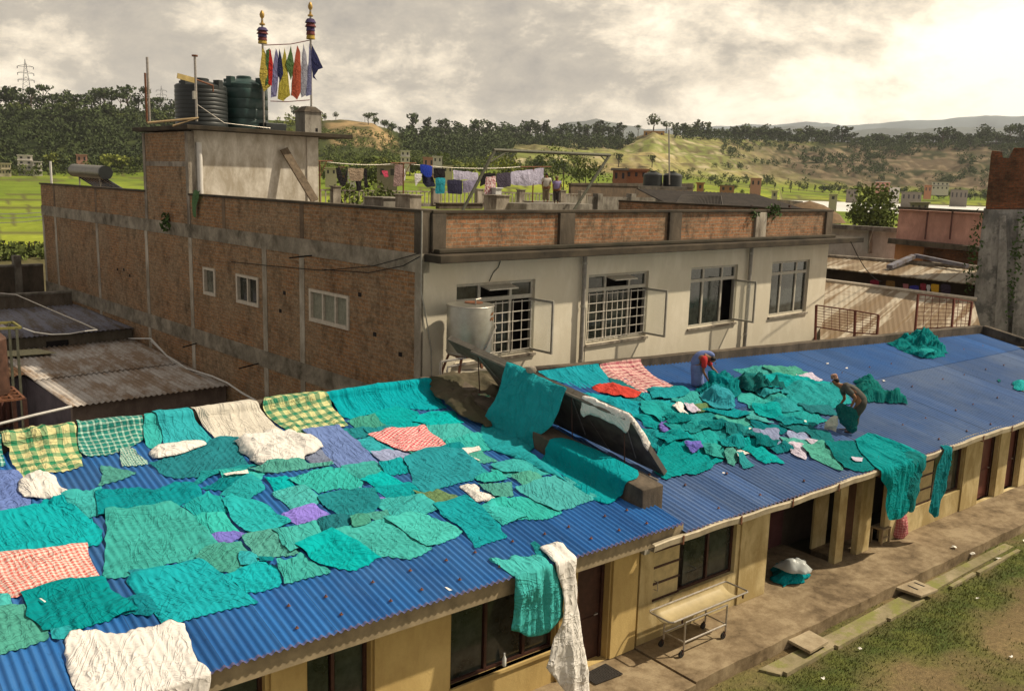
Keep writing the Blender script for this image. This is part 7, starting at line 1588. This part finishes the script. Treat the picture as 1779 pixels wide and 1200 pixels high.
# valley bushes and trees, individually
def vb(lst,label,group):
    for x,y,h,kd,nm in lst:
        # distance at which the land is seen in row y
        best=min(np.arange(130,640,6),key=lambda r: abs(at_dist(x,y,r)[2]-gz(x,r))); tree(x,best,h,kd,nm,label,group,1.0 if kd!='bush' else 1.25)
vl=[(92,296,34,'bush','y'),(112,297,30,'bush','m'),(190,300,38,'bush','y'),(212,300,34,'bush','y'),(235,300,30,'bush','m'),(150,298,18,'bush','m')]
vb(vl,'rounded bushy tree behind the left rice field','bushy trees along the left field')
vl=[(x,tr.uniform(300,322),tr.uniform(18,40),tr.choice(('bush','broad','bush')),tr.choice('mmyd')) for x in np.arange(560,1010,9.5)]
vb(vl,'green tree or bush in the valley seen past the terrace laundry','valley trees behind the terrace')
vl=[(x,tr.uniform(318,342),tr.uniform(9,20),tr.choice(('bush','broad','tall')),tr.choice('mmdd')) for x in np.arange(1010,1460,14)]+[(x,tr.uniform(332,352),tr.uniform(9,17),tr.choice(('bush','broad')),tr.choice('mdd')) for x in np.arange(1470,1760,9)]
vb(vl,'small dark tree among the fields and huts of the right valley','valley trees on the right')
vb([(1073,292,26,'broad','m')],'small round tree on the slope above the brick huts, left one',None); vb([(1131,290,22,'broad','m')],'small round tree on the slope above the black tank, right one',None)
vb([(640,316,44,'umbrella','m')],'palm-like spreading tree behind the middle clothes stand',None)
# dense garden behind the railing
def garden(x,y,D,r,n,mat,label,size=.16,name='bush',zs=1.):
    c=at_dist(x,y,D); m=MB(); m.cur=1; m.tube([c*[1,1,0],c],[.15,.05],6); m.cur=0; rg=np.random.default_rng(int(x)); 
    for k in range(max(3,n//90)): d=rg.normal(size=3); d/=np.linalg.norm(d); leaves(m,c+d*np.array([r,r,r*zs])*.6,(r*.5,r*.5,r*.4*zs),90,size,rg,.2)
    me=meshof(m,name,(mat,BARK)); o=bpy.data.objects.new(name,me); COL.objects.link(o); setp(o,label,'bush' if name=='bush' else 'tree')
garden(632,345,66,2.2,700,LM,'leafy bush behind the railing left of the middle clothes stand'); garden(660,352,64,1.6,500,LM,'lower leafy bush beside it behind the railing'); garden(600,352,66,1.3,300,LD,'small dark bush behind the railing near the stair tower')
garden(1518,364,100,2.7,2600,LM,'dense bright green tree standing over the white wall by the river',.20,'tree',1.15)
garden(1440,372,90,1.6,300,LD,'dark low shrub at the far end of the parapet'); garden(865,300,130,3.4,500,LY,'yellow-green treetop left of the gantry post'); garden(980,298,120,4.2,700,LM,'large leafy tree right of the people on the terrace'); garden(1018,300,115,3.,500,LM,'leafy tree beside the right gantry leg')
# ============================================================ FAR HOUSES, PYLONS
WN=simple('far_window',(.05,.045,.05),.4)
def far_house(x0,x1,y0,y1,D,fl,nw,mat,label,roofmat_=None,name='house',dep=None,lift=0):
    a=at_dist(x0,y1,D); b=at_dist(x1,y1,D); top=at_dist((x0+x1)/2,y0,D)[2]; z0_=min(a[2],b[2]); h=empty(name,[(a[0]+b[0])/2,(a[1]+b[1])/2,z0_-1],label,'house' if name=='house' else name)
    d=_n((b-a)*[1,1,0]); n=np.array([-d[1],d[0],0]); n=n if n.dot(a)>0 else -n; W=np.linalg.norm((b-a)[:2]); dp=dep or W*.8; o0=np.array([a[0],a[1],0])
    m=MB(); m.frame(o0,(0,W),(0,dp),(z0_-3,top),d,n); m.build('walls',mat,h)
    fh=(top-z0_)/fl
    for f in range(fl):
        m=MB(); m.frame(o0,(-.25,W+.25),(-.45,dp+.2),(z0_+fh*(f+1)-.12,z0_+fh*(f+1)+.12),d,n); m.build('slab',roofmat_ or mat,h)
        for k in range(nw): m=MB(); u=W*(k+.5)/nw; m.frame(o0,(u-W/nw*.17,u+W/nw*.17),(-.06,-.01),(z0_+fh*(f+.32),z0_+fh*(f+.74)),d,n); m.build('window',WN,h)
    return h
FW=simple('far_white',(.62,.58,.54),.8); FP=simple('far_pink',(.50,.26,.19),.8); FB_=simple('far_brick',(.36,.17,.09),.8); FC=simple('far_cream',(.50,.44,.32),.8); FG=simple('far_grey',(.22,.19,.16),.8)
far_house(32,58,270,304,415,4,2,FW,'tall white block with four floors at the edge of the left rice field',FW,dep=10); far_house(58,74,281,305,412,3,2,FW,'lower white wing with balconies beside the tall white block',FW,dep=8)
far_house(-2,20,284,304,400,2,4,FC,'unfinished concrete frame house at the far left edge of the field',FC); far_house(133,152,269,283,440,1,2,FP,'pinkish house half hidden in the trees behind the left field',FP)
far_house(696,712,262,283,330,2,2,FW,'small white two-storey house below the cliff',FW); far_house(735,764,274,292,300,1,3,FP,'pink house below the dark wood in the middle',FP); far_house(752,768,272,284,290,1,2,FW,'whitish house behind the pink one',FW)
far_house(1064,1088,294,318,112,1,2,FB_,'low orange brick hut left of the black tank',FG,dep=5); far_house(1086,1124,295,312,118,1,3,FB_,'wider orange brick hut beside the black tank',FB_,dep=6); far_house(1210,1222,318,332,200,1,1,FB_,'tiny brick hut at the left end of the bright fields',FB_)
far_house(1303,1322,310,326,330,1,2,FP,'pinkish hut in the middle of the valley',FP); far_house(1340,1350,332,345,260,1,1,FC,'tiny cream hut in the bright field',FC); far_house(1250,1275,322,334,300,1,2,FB_,'long low brick hut on the left of the bright field',FG)
far_house(1520,1545,316,333,560,2,3,FP,'pink and white houses beyond the river, left one',FW); far_house(1545,1562,326,342,500,1,2,FW,'small white house right of the dense green tree',FW); far_house(1565,1600,334,350,430,1,4,FG,'grey unfinished house on posts beyond the river',FG); far_house(1618,1648,316,330,600,2,4,FW,'white row house under the right slopes',FG); far_house(1650,1680,330,348,520,1,4,FG,'grey low house beyond the river near the brick tower',FG); far_house(1580,1612,352,370,180,1,3,FG,'near grey flat-roofed hut on the river bank',FG)
far_house(1605,1618,322,336,540,1,2,FB_,'small brick house between the grey and white ones beyond the river',FB_); far_house(1440,1454,338,350,300,1,1,FC,'cream hut on the near river bank',FC); far_house(1470,1490,330,340,420,1,2,FG,'grey hut behind the dense green tree',FG)
far_house(1118,1154,228,238,ki(1130,RC)-4,1,4,simple('shrine_ochre',(.50,.28,.08),.8),'ochre shrine on the bald hilltop',simple('shrine_roof',(.45,.20,.06),.8),name='shrine',dep=8)
for i,(x0,x1,y0,y1,D,mt,lb) in enumerate(((565,585,292,306,260,FC,'cream hut behind the left clothes stand'),(590,606,290,304,300,FP,'pinkish hut behind the black trousers'),(604,618,296,308,240,FW,'whitewashed hut above the tan garment'),(655,690,287,312,150,FG,'grey cement block behind the pink cloth'),(770,786,288,302,280,FC,'cream hut behind the black square cloth'),(620,640,288,298,340,FW,'pale hut in the trees left of the cement block'))): far_house(x0,x1,y0,y1,D,1,2,mt,lb,mt)
PY=simple('pylon_steel',(.12,.12,.13),.6)
def pylon(x,yt,yb,D,label):
    t=at_dist(x,yt,D); zb=at_dist(x,yb,D)[2]-4; H=t[2]-zb; o=empty('pylon',[t[0],t[1],zb],label,'pylon'); d=_n(np.array([-t[1],t[0],0])); e=_n(t*[1,1,0])
    P=lambda u,v,k: np.array([t[0],t[1],zb+H*k])+d*u+e*v
    def wd(k): return H*(.10*(1-k)+.012)
    m=MB()
    for su in (-1,1):
        for sv in (-1,1):
            m.bar(P(su*wd(0),sv*wd(0),0),P(su*wd(.62),sv*wd(.62),.62),.28); m.bar(P(su*wd(.62),sv*wd(.62),.62),P(0,0,1),.22)
    ks=np.linspace(0,.92,11)
    for i in range(10):
        a,b=ks[i],ks[i+1]
        for s in (-1,1): m.bar(P(-wd(a)*s,-wd(a),a),P(wd(b)*s,-wd(b),b),.14); m.bar(P(-wd(a),wd(a)*s,a),P(-wd(b),-wd(b)*s,b),.14)
    m.build('lattice_tower',PY,o)
    for k in (.55,.70,.84): m=MB(); m.bar(P(-H*.16,0,k),P(H*.16,0,k),.25); m.bar(P(-H*.16,0,k),P(0,0,k+.05),.16); m.bar(P(H*.16,0,k),P(0,0,k+.05),.16); m.build('cross_arm',PY,o)
    for k in (.55,.70,.84):
        for s in (-1,1): m=MB(); m.tube([P(s*H*.16,0,k),P(s*H*.16,0,k-.05)],.25,5); m.build('insulator',PY,o)
    return o
pylon(43,103,172,700,'steel lattice pylon rising above the trees at the far left, the large near one'); pylon(280,149,196,1100,'tiny distant lattice pylon right of the first')
for i in range(9):
    x=8+i*8; p=gp(x,128); 
g_=empty('field_fence',gp(30,120),'row of short posts at the near edge of the left rice field','fence')
for i in range(12): p=gp(-30+i*9,121); m=MB(); m.tube([p-[0,0,.2],p+[0,0,1.3]],.06,5); m.build('post',BARK,g_)
leafx=MB(); leafx.cur=0; rg=np.random.default_rng(3)
for i in range(60): c=gp(rg.uniform(-60,80),rg.uniform(112,122)); leaves(leafx,c+[0,0,.6],(1.3,1.3,.8),20,.3,rg,.2)
me=meshof(leafx,'hedge',(LM,)); o=bpy.data.objects.new('hedge',me); COL.objects.link(o); setp(o,'ragged green undergrowth between the left rice field and the grimy walls','undergrowth',kind='stuff')
# haze: the damp valley air
hz=MB(); hz.box((-5200,5600),(-200,5600),(-140,410)); ho=hz.build('haze',BLACKM); ho['kind']='stuff'; setp(ho,'thin pale haze filling the valley air','haze')
hm=bpy.data.materials.new('valley_haze'); hm.use_nodes=True; hn=hm.node_tree; hn.nodes.clear(); oo=hn.nodes.new('ShaderNodeOutputMaterial'); pv=hn.nodes.new('ShaderNodeVolumePrincipled'); pv.inputs['Color'].default_value=(.80,.82,.86,1); pv.inputs['Density'].default_value=.00010; pv.inputs['Anisotropy'].default_value=.2; hn.links.new(pv.outputs[0],oo.inputs['Volume'])
ho.data.materials.clear(); ho.data.materials.append(hm)
# ============================================================ PEOPLE
SKIN=simple('brown_skin',(.24,.11,.055),.6,0,.1,9); HAIR=simple('black_hair',(.012,.010,.010),.6,0,.2,9)
def skin_body(name,V,E,mat,parent=None,label=None,cat=None,sub=1,loc=None):
    """one continuous surface grown round a chain of joints: V = [(point, radius)], E = edges"""
    pts=[np.array(p,float) for p,_ in V]; c=np.array(loc if loc is not None else (parent_loc(parent) if parent is not None else pts[0]),float)
    me=bpy.data.meshes.new(name); me.from_pydata([tuple(p-c) for p in pts],E,[]); o=bpy.data.objects.new(name,me); COL.objects.link(o)
    sk=o.modifiers.new('skin','SKIN'); sk.use_smooth_shade=True
    if not me.skin_vertices: pass
    for i,(p,r) in enumerate(V):
        rr=r if hasattr(r,'__len__') else (r,r); kk=1.34 if (parent is not None) else 1.12; rr=(rr[0]*kk,rr[1]*kk) if rr[0]>.02 else rr; me.skin_vertices[0].data[i].radius=rr
    me.skin_vertices[0].data[0].use_root=True
    ss=o.modifiers.new('sub','SUBSURF'); ss.levels=sub; ss.render_levels=sub+0
    me.materials.append(mat)
    if parent is not None: o.parent=parent
    else: o.location=Vector(c.tolist())
    if label: setp(o,label,cat)
    return o
def vpl(anchor):                              # upright plane through anchor facing the viewer, with depth offsets
    n=_n((anchor-O)*[1,1,0])
    def f(x,y,off=0.): return hit(x,y,anchor+n*off,n)
    return f,n
def hand(parent,wrist,dirv,side,mat,s=1.):
    d=_n(np.array(dirv,float)); u=_n(np.cross(d,[0,0,1])); w=np.cross(d,u)
    V=[(wrist,.026*s),(wrist+d*.05*s,(.034*s,.018*s)),(wrist+d*.085*s,(.036*s,.016*s))]; E=[(0,1),(1,2)]
    return V,E,d,u,w
def with_hand(V,E,iw,dirv,side,s=1.):
    wr=np.array(V[iw][0]); d=_n(np.array(dirv,float)); u=_n(np.cross(d,[0,0,1])); w=_n(np.cross(d,u))
    k=len(V); V.append((wr+d*.07*s,(.034*s,.020*s))); E.append((iw,k)); 
    for j,(o,l) in enumerate(((-.03,.075),(-.01,.088),(.01,.083),(.03,.066))):
        a=len(V); b=wr+d*.09*s+u*o*s; V.append((b,.0095*s)); E.append((k,a)); V.append((b+d*l*.5*s+w*.012*s,.0085*s)); E.append((a,a+1)); V.append((b+d*l*.8*s+w*.035*s,.0075*s)); E.append((a+1,a+2))
    a=len(V); V.append((wr+d*.04*s+u*.04*side*s,.011*s)); E.append((iw,a)); V.append((wr+d*.075*s+u*.055*side*s+w*.02*s,.009*s)); E.append((a,a+1))
def ell(c,r,mat,name,parent,ax=None,seg=16,cut=None):
    m=MB(); c=np.array(c,float); A=np.array(ax if ax is not None else np.eye(3),float); vs=[];fs=[];n=10
    for i in range(n+1):
        th=math.pi*i/n
        for j in range(seg):
            ph=2*math.pi*j/seg; q=np.array([math.sin(th)*math.cos(ph)*r[0],math.sin(th)*math.sin(ph)*r[1],math.cos(th)*r[2]]); vs.append(c+A.T@q)
    for i in range(n):
        for j in range(seg): fs.append((i*seg+j,i*seg+(j+1)%seg,(i+1)*seg+(j+1)%seg,(i+1)*seg+j))
    m.add(vs,fs); m.smooth=True; o=m.build(name,mat,parent); o.modifiers.clear(); return o
def face(head_c,fwd,parent,s=1.):
    """eyes, nose, ears, mouth on a head"""
    f=_n(np.array(fwd,float)); r=_n(np.cross(f,[0,0,1])); u=np.cross(r,f)
    m=MB(); m.add([head_c+f*.10*s+u*.03*s,head_c+f*.085*s-r*.016*s-u*.02*s,head_c+f*.125*s-u*.018*s,head_c+f*.085*s+r*.016*s-u*.02*s],[(0,1,2),(0,2,3),(1,3,2)]); m.build('nose',SKIN,parent)
    for sd in (-1,1):
        ell(head_c+f*.088*s+r*.033*sd*s+u*.02*s,(.011*s,.011*s,.009*s),HAIR,'eye',parent); ell(head_c+r*.078*sd*s-u*.005*s-f*.005,(.014*s,.022*s,.032*s),SKIN,'ear',parent,np.array([r,f,u]))
    ell(head_c+f*.086*s-u*.048*s,(.026*s,.008*s,.006*s),simple('lip',(.16,.05,.04)) if 'lip' not in MATS else MATS['lip'],'mouth',parent,np.array([r,f,u]))
def leg_chain(V,E,root,pts):
    prev=root
    for p,r in pts: V.append((p,r)); E.append((prev,len(V)-1)); prev=len(V)-1
    return prev
CM=lambda x,y:(1380+x/7.5,620+y/7.5)
def roofpt(x,y): 
    return hit(x,y,(0,11.7,ZR),np.array([0,-M,1.]))
# ---- stooping man
fm=roofpt(*CM(750,985)); f_,n_=vpl(fm); q=lambda x,y,o=0.: f_(*CM(x,y),o)
fr_=_n(np.cross([0,0,1],n_))        # towards picture left = facing direction
V=[(q(880,560),(.135,.12))]; E=[]
def add(p,r,prev): V.append((p,r)); E.append((prev,len(V)-1)); return len(V)-1
sp1=add(q(810,480),(.13,.11),0); sp2=add(q(720,410),(.15,.12),sp1); nk0=add(q(640,385),(.11,.10),sp2); nk=add(q(585,370),.055,nk0); hd0=add(q(550,345),(.08,.075),nk); hd=add(q(525,318),(.085,.08),hd0); hd2=add(q(520,292),(.07,.07),hd)
for off,sx,el,wr,hnd in ((-.16,(690,420),(800,525),(735,655),(728,690)),(.16,(630,420),(655,545),(605,610),(590,640))):
    a=add(q(*sx,off),.060,nk0 if off>0 else sp2); b=add(q((sx[0]+el[0])/2,(sx[1]+el[1])/2,off*1.15),.050,a); c=add(q(*el,off*1.2),.042,b); d=add(q((el[0]+wr[0])/2,(el[1]+wr[1])/2,off*1.1),.036,c); e=add(q(*wr,off),.027,d); with_hand(V,E,e,q(*hnd,off)-q(*wr,off),1 if off>0 else -1)
for off,kn,an,to in ((-.11,(800,760),(780,965),(715,985)),(.11,(745,760),(690,940),(630,955))):
    h=add(q(865,600,off),.10,0); k1=add(q((865+kn[0])/2,(600+kn[1])/2,off),.085,h); k=add(q(*kn,off),.060,k1); s1_=add(q((kn[0]*.6+an[0]*.4),(kn[1]*.6+an[1]*.4),off),.056,k); a=add(q(*an,off),.034,s1_); add(q(to[0],to[1],off),(.038,.026),a)
man=skin_body('person',V,E,SKIN,label='person in a grey shirt and patterned cap stooping over cloths on the roof',cat='person',sub=2)
OLV=simple('grey_olive_shirt',(.075,.075,.066),.9,0,.2,9); TRO=simple('dark_trousers',(.055,.055,.045),.9,0,.2,9)
Vc=[(q(905,590),(.10,.10)),(q(878,558),(.135,.13)),(q(800,470),(.14,.125)),(q(715,405),(.155,.13)),(q(645,388),(.12,.11)),(q(612,380),(.07,.07))]; Ec=[(0,1),(1,2),(2,3),(3,4),(4,5)]
for off,sx,el in ((-.17,(690,425),(775,490)),(.17,(632,425),(648,500))): Vc.append((q(*sx,off),.07)); Ec.append((3 if off<0 else 4,len(Vc)-1)); Vc.append((q(*el,off*1.2),.058)); Ec.append((len(Vc)-2,len(Vc)-1))
skin_body('shirt',Vc,Ec,OLV,man,sub=2,loc=None)
Vt=[(q(838,505),(.10,.095)),(q(880,560),(.135,.13)),(q(880,600),(.135,.13))]; Et=[(0,1),(1,2)]
for off,kn,an in ((-.11,(805,755),(800,900)),(.11,(748,755),(705,890))):
    p=2
    for (x,y,r) in ((868,640,.105),((868+kn[0])/2,(650+kn[1])/2,.095),(kn[0],kn[1],.076),((kn[0]+an[0])/2,(kn[1]+an[1])/2,.068),(an[0],an[1],.060)): Vt.append((q(x,y,off),r)); Et.append((p,len(Vt)-1)); p=len(Vt)-1
skin_body('trousers',Vt,Et,TRO,man,sub=2)
hc_=q(525,325); face(hc_,fr_*.85+np.array([0,0,-.45]),man,1.05)
ax=np.array([_n(fr_),n_,[0,0,1]]); ell(q(548,305),(.085,.088,.085),HAIR,'hair',man,ax)
m=MB(); cc=q(522,272); tl=_n(fr_*.25+np.array([0,0,1.])); ua=_n(np.cross(tl,n_)); 
m.tube([cc-tl*.02,cc+tl*.05,cc+tl*.10,cc+tl*.115],[.098,.094,.085,.04],16); 
t=NT('patterned_cap'); t.col(t.ramp(t.noise(t.pos,38,2,.6),[(.44,(.45,.30,.22)),(.56,(.16,.06,.05))])); m.build('cap',t.m,man)
for (x,y,o) in ((700,985,-.11),(622,955,.11)): ell(q(x,y,o)+[0,0,.02],(.11,.045,.035),DARKWOOD,'shoe',man,ax)
# cloths in his hands
SV=Surf(q(700,620,-.18),fr_*-1.0,[np.array([0,0,-1.2]),np.array([0,0,.4])])
if SV.N[0].dot(n_)>0: SV.N[0]=-SV.N[0]
cloth(SV,[CM(*p) for p in ((540,640),(600,600),(700,640),(760,660),(820,700),(840,740),(820,820),(815,960),(760,995),(690,960),(640,900),(585,860),(560,760))],'DD','dark green bundle of gowns hanging from the stooping person\'s hands','cloth',None,dome=.16,amp=.18,freq=5,jag=.04,sp=.035,name='held_cloths')
SV2=Surf(q(480,820,-.22),fr_*-1.0,[np.array([0,0,-1.2]),np.array([0,0,.6])])
if SV2.N[0].dot(n_)>0: SV2.N[0]=-SV2.N[0]
clothmat('bagc',(.66,.66,.55),var=.02,fine=.5)
cloth(SV2,[CM(*p) for p in ((470,780),(520,755),(570,770),(575,860),(545,1000),(510,1050),(460,1062),(425,1030),(385,930),(400,850))],'bagc','pale translucent bag with a pointed end hanging beside the dark green bundle','bag',None,dome=.10,amp=.10,freq=4,jag=.02,sp=.04,name='held_bag')
# ---- woman in the blue sari
CW_=lambda x,y:(1160+x/7.5,580+y/7.5)
fw_=roofpt(*CW_(390,692)); f2,n2_=vpl(fw_); q=lambda x,y,o=0.: f2(*CW_(x,y),o)
fr2=-_n(np.cross([0,0,1],n2_))      # faces picture right
V=[(q(375,400),(.14,.13))]; E=[]
sp1=add(q(395,320),(.13,.11),0); sp2=add(q(450,285),(.14,.12),sp1); nk0=add(q(510,290),(.11,.10),sp2); nk=add(q(548,305),.05,nk0); hd0=add(q(575,325),(.075,.07),nk); hd=add(q(592,348),(.082,.078),hd0); add(q(600,368),(.065,.065),hd)
for off,sx,el,wr,hnd in ((-.15,(480,330),(465,490),(525,600),(555,635)),(.15,(520,330),(585,450),(630,485),(650,510))):
    a=add(q(*sx,off),.055,nk0 if off>0 else sp2); b=add(q((sx[0]+el[0])/2,(sx[1]+el[1])/2,off*1.1),.045,a); c=add(q(*el,off*1.1),.037,b); d=add(q((el[0]+wr[0])/2,(el[1]+wr[1])/2,off),.032,c); e=add(q(*wr,off),.024,d); with_hand(V,E,e,q(*hnd,off)-q(*wr,off),-1 if off>0 else 1,.95)
for off,kn,an,to in ((-.09,(395,540),(370,680),(410,700)),(.09,(410,540),(395,675),(435,695))):
    h=add(q(375,430,off),.09,0); k=add(q(*kn,off),.055,h); a=add(q(*an,off),.032,k); add(q(*to,off),(.035,.024),a)
wom=skin_body('person',V,E,SKIN,label='person in a blue sari and red blouse bending over teal cloths',cat='person',sub=2)
SAR=simple('blue_sari',(.15,.20,.42),.9,0,.25,5); REDB=simple('red_blouse',(.45,.03,.03),.9,0,.2,8)
Vs=[(q(372,370),(.15,.14)),(q(375,440),(.155,.145)),(q(385,540),(.155,.15)),(q(390,620),(.165,.155)),(q(395,685),(.185,.17))]; skin_body('sari_skirt',Vs,[(0,1),(1,2),(2,3),(3,4)],SAR,wom,sub=2)
Vs=[(q(368,430),(.145,.14)),(q(370,330),(.145,.135)),(q(430,266,.02),(.12,.11)),(q(500,254,.06),(.09,.08)),(q(560,262,.08),(.085,.08)),(q(612,300,.10),(.06,.05))]; skin_body('sari_drape',Vs,[(i,i+1) for i in range(5)],SAR,wom,sub=2)
Vs=[(q(455,300,-.06),(.12,.11)),(q(482,335,-.15),.08),(q(476,400,-.16),.066),(q(468,452,-.165),.058)]; skin_body('blouse',Vs,[(0,1),(1,2),(2,3)],REDB,wom,sub=2)
Vs=[(q(520,310,.10),(.09,.08)),(q(530,350,.15),.07),(q(565,420,.155),.055)]; skin_body('blouse_sleeve',Vs,[(0,1),(1,2)],REDB,wom,sub=2)
ax=np.array([_n(fr2),n2_,[0,0,1]]); ell(q(588,325),(.098,.092,.088),HAIR,'hair',wom,ax); ell(q(556,318),(.045,.045,.045),HAIR,'hair_bun',wom,ax); face(q(600,352),fr2*.6+np.array([0,0,-.8]),wom,.95)
SV=Surf(q(600,560,-.10),fr2,[np.array([0,0,-.9]),np.array([0,0,.5])])
if SV.N[0].dot(n2_)>0: SV.N[0]=-SV.N[0]
cloth(SV,[CW_(*p) for p in ((520,480),(600,470),(650,500),(740,560),(860,640),(905,760),(880,820),(760,800),(660,830),(600,820),(560,700),(540,600))],'D','teal gown being lifted by the person in the sari','gown',None,dome=.14,amp=.14,freq=4,jag=.04,sp=.04,name='held_gown')
# ---- two people standing far back on the terrace
def stander(xf_,yf_,yh,D,shirt,trou,label,turn,hat=None):
    foot=at_dist(xf_,yf_,D); top=at_dist(xf_,yh,D)[2]; H=top-foot[2]; s=H/1.7; n=_n(foot*[1,1,0]); r=_n(np.cross(n,[0,0,1])); 
    P=lambda u,v,k: foot+r*u*s+n*v*s+np.array([0,0,k*s])
    V=[(P(0,0,.95),(.15,.11))]; E=[]
    def ad(p,rr,pv): V.append((p,rr)); E.append((pv,len(V)-1)); return len(V)-1
    a=ad(P(0,0,1.15),(.14,.10),0); b=ad(P(0,.0,1.38),(.16,.10),a); c=ad(P(0,0,1.47),.055,b); d=ad(P(.0,0,1.56),(.085,.085),c); ad(P(0,0,1.64),(.07,.07),d)
    for sd in (-1,1):
        e=ad(P(.19*sd,0,1.38),.055,b); f=ad(P(.24*sd,-.02,1.12),.042,e); g=ad(P(.22*sd,-.12,.92),.028,f); with_hand(V,E,g,P(.2*sd,-.2,.84)-P(.22*sd,-.12,.92),sd)
        h=ad(P(.09*sd,0,.85),.09,0); k=ad(P(.10*sd,0,.48),.06,h); l=ad(P(.10*sd,.02,.09),.038,k); ad(P(.10*sd,-.12,.04),(.04,.03),l)
    o=skin_body('person',V,E,SKIN,label=label,cat='person',sub=1)
    skin_body('shirt',[(P(0,0,.86),(.185,.15)),(P(0,0,1.12),(.175,.14)),(P(0,0,1.38),(.19,.13)),(P(.2,0,1.37),.085),(P(.235,-.01,1.18),.07),(P(-.2,0,1.37),.085),(P(-.235,-.01,1.18),.07)],[(0,1),(1,2),(2,3),(3,4),(2,5),(5,6)],shirt,o,sub=1)
    skin_body('trousers',[(P(0,0,.92),(.17,.14)),(P(.1,0,.8),.11),(P(.1,0,.45),.085),(P(.1,0,.12),.075),(P(-.1,0,.8),.11),(P(-.1,0,.45),.085),(P(-.1,0,.12),.075)],[(0,1),(1,2),(2,3),(0,4),(4,5),(5,6)],trou,o,sub=1)
    hc=P(0,0,1.59); ell(hc+n*.02*s+[0,0,.03*s],(.1*s,.1*s,.1*s),HAIR,'hair',o); fd=-n*1.; face(hc,r*turn+fd*.3,o,s)
    if hat: m=MB(); m.lathe(hc,[(.17*s,.06*s),(.10*s,.08*s),(.09*s,.15*s),(0,.17*s)],14,False); m.build('hat',hat,o)
    return o
stander(948,352,301,59,simple('white_shirt',(.52,.49,.44),.9,0,.15,5),simple('khaki_trousers',(.20,.16,.10),.9),'person in a white shirt standing at the back of the terrace',.6)
stander(966,354,307,59.6,simple('lilac_shirt',(.27,.22,.42),.9,0,.15,5),simple('dim_trousers',(.06,.05,.05),.9),'person in a lilac top and brimmed hat standing on the terrace',-.6,simple('straw_hat',(.30,.24,.13),.9))
m=MB(); p,q_=at_dist(930,356,59.5),at_dist(985,358,59.5); m.bar(p-[0,0,.25],q_-[0,0,.25],2.0,.5); 
lo=MB(); c0_=BF(*[float(np.dot(p-CORN,UX))-1,FB-1.2,0]); z1=min(at_dist(948,352,59)[2],at_dist(966,354,59.6)[2]); a=np.dot(p-CORN,UX); lo.bb((a-2,a+4),(np.dot(p-CORN,UY)-1.3,np.dot(p-CORN,UY)+1.3),(7.97,z1)); setp(lo.build('raised_slab',CONC),'raised concrete step on which the two people stand','step')
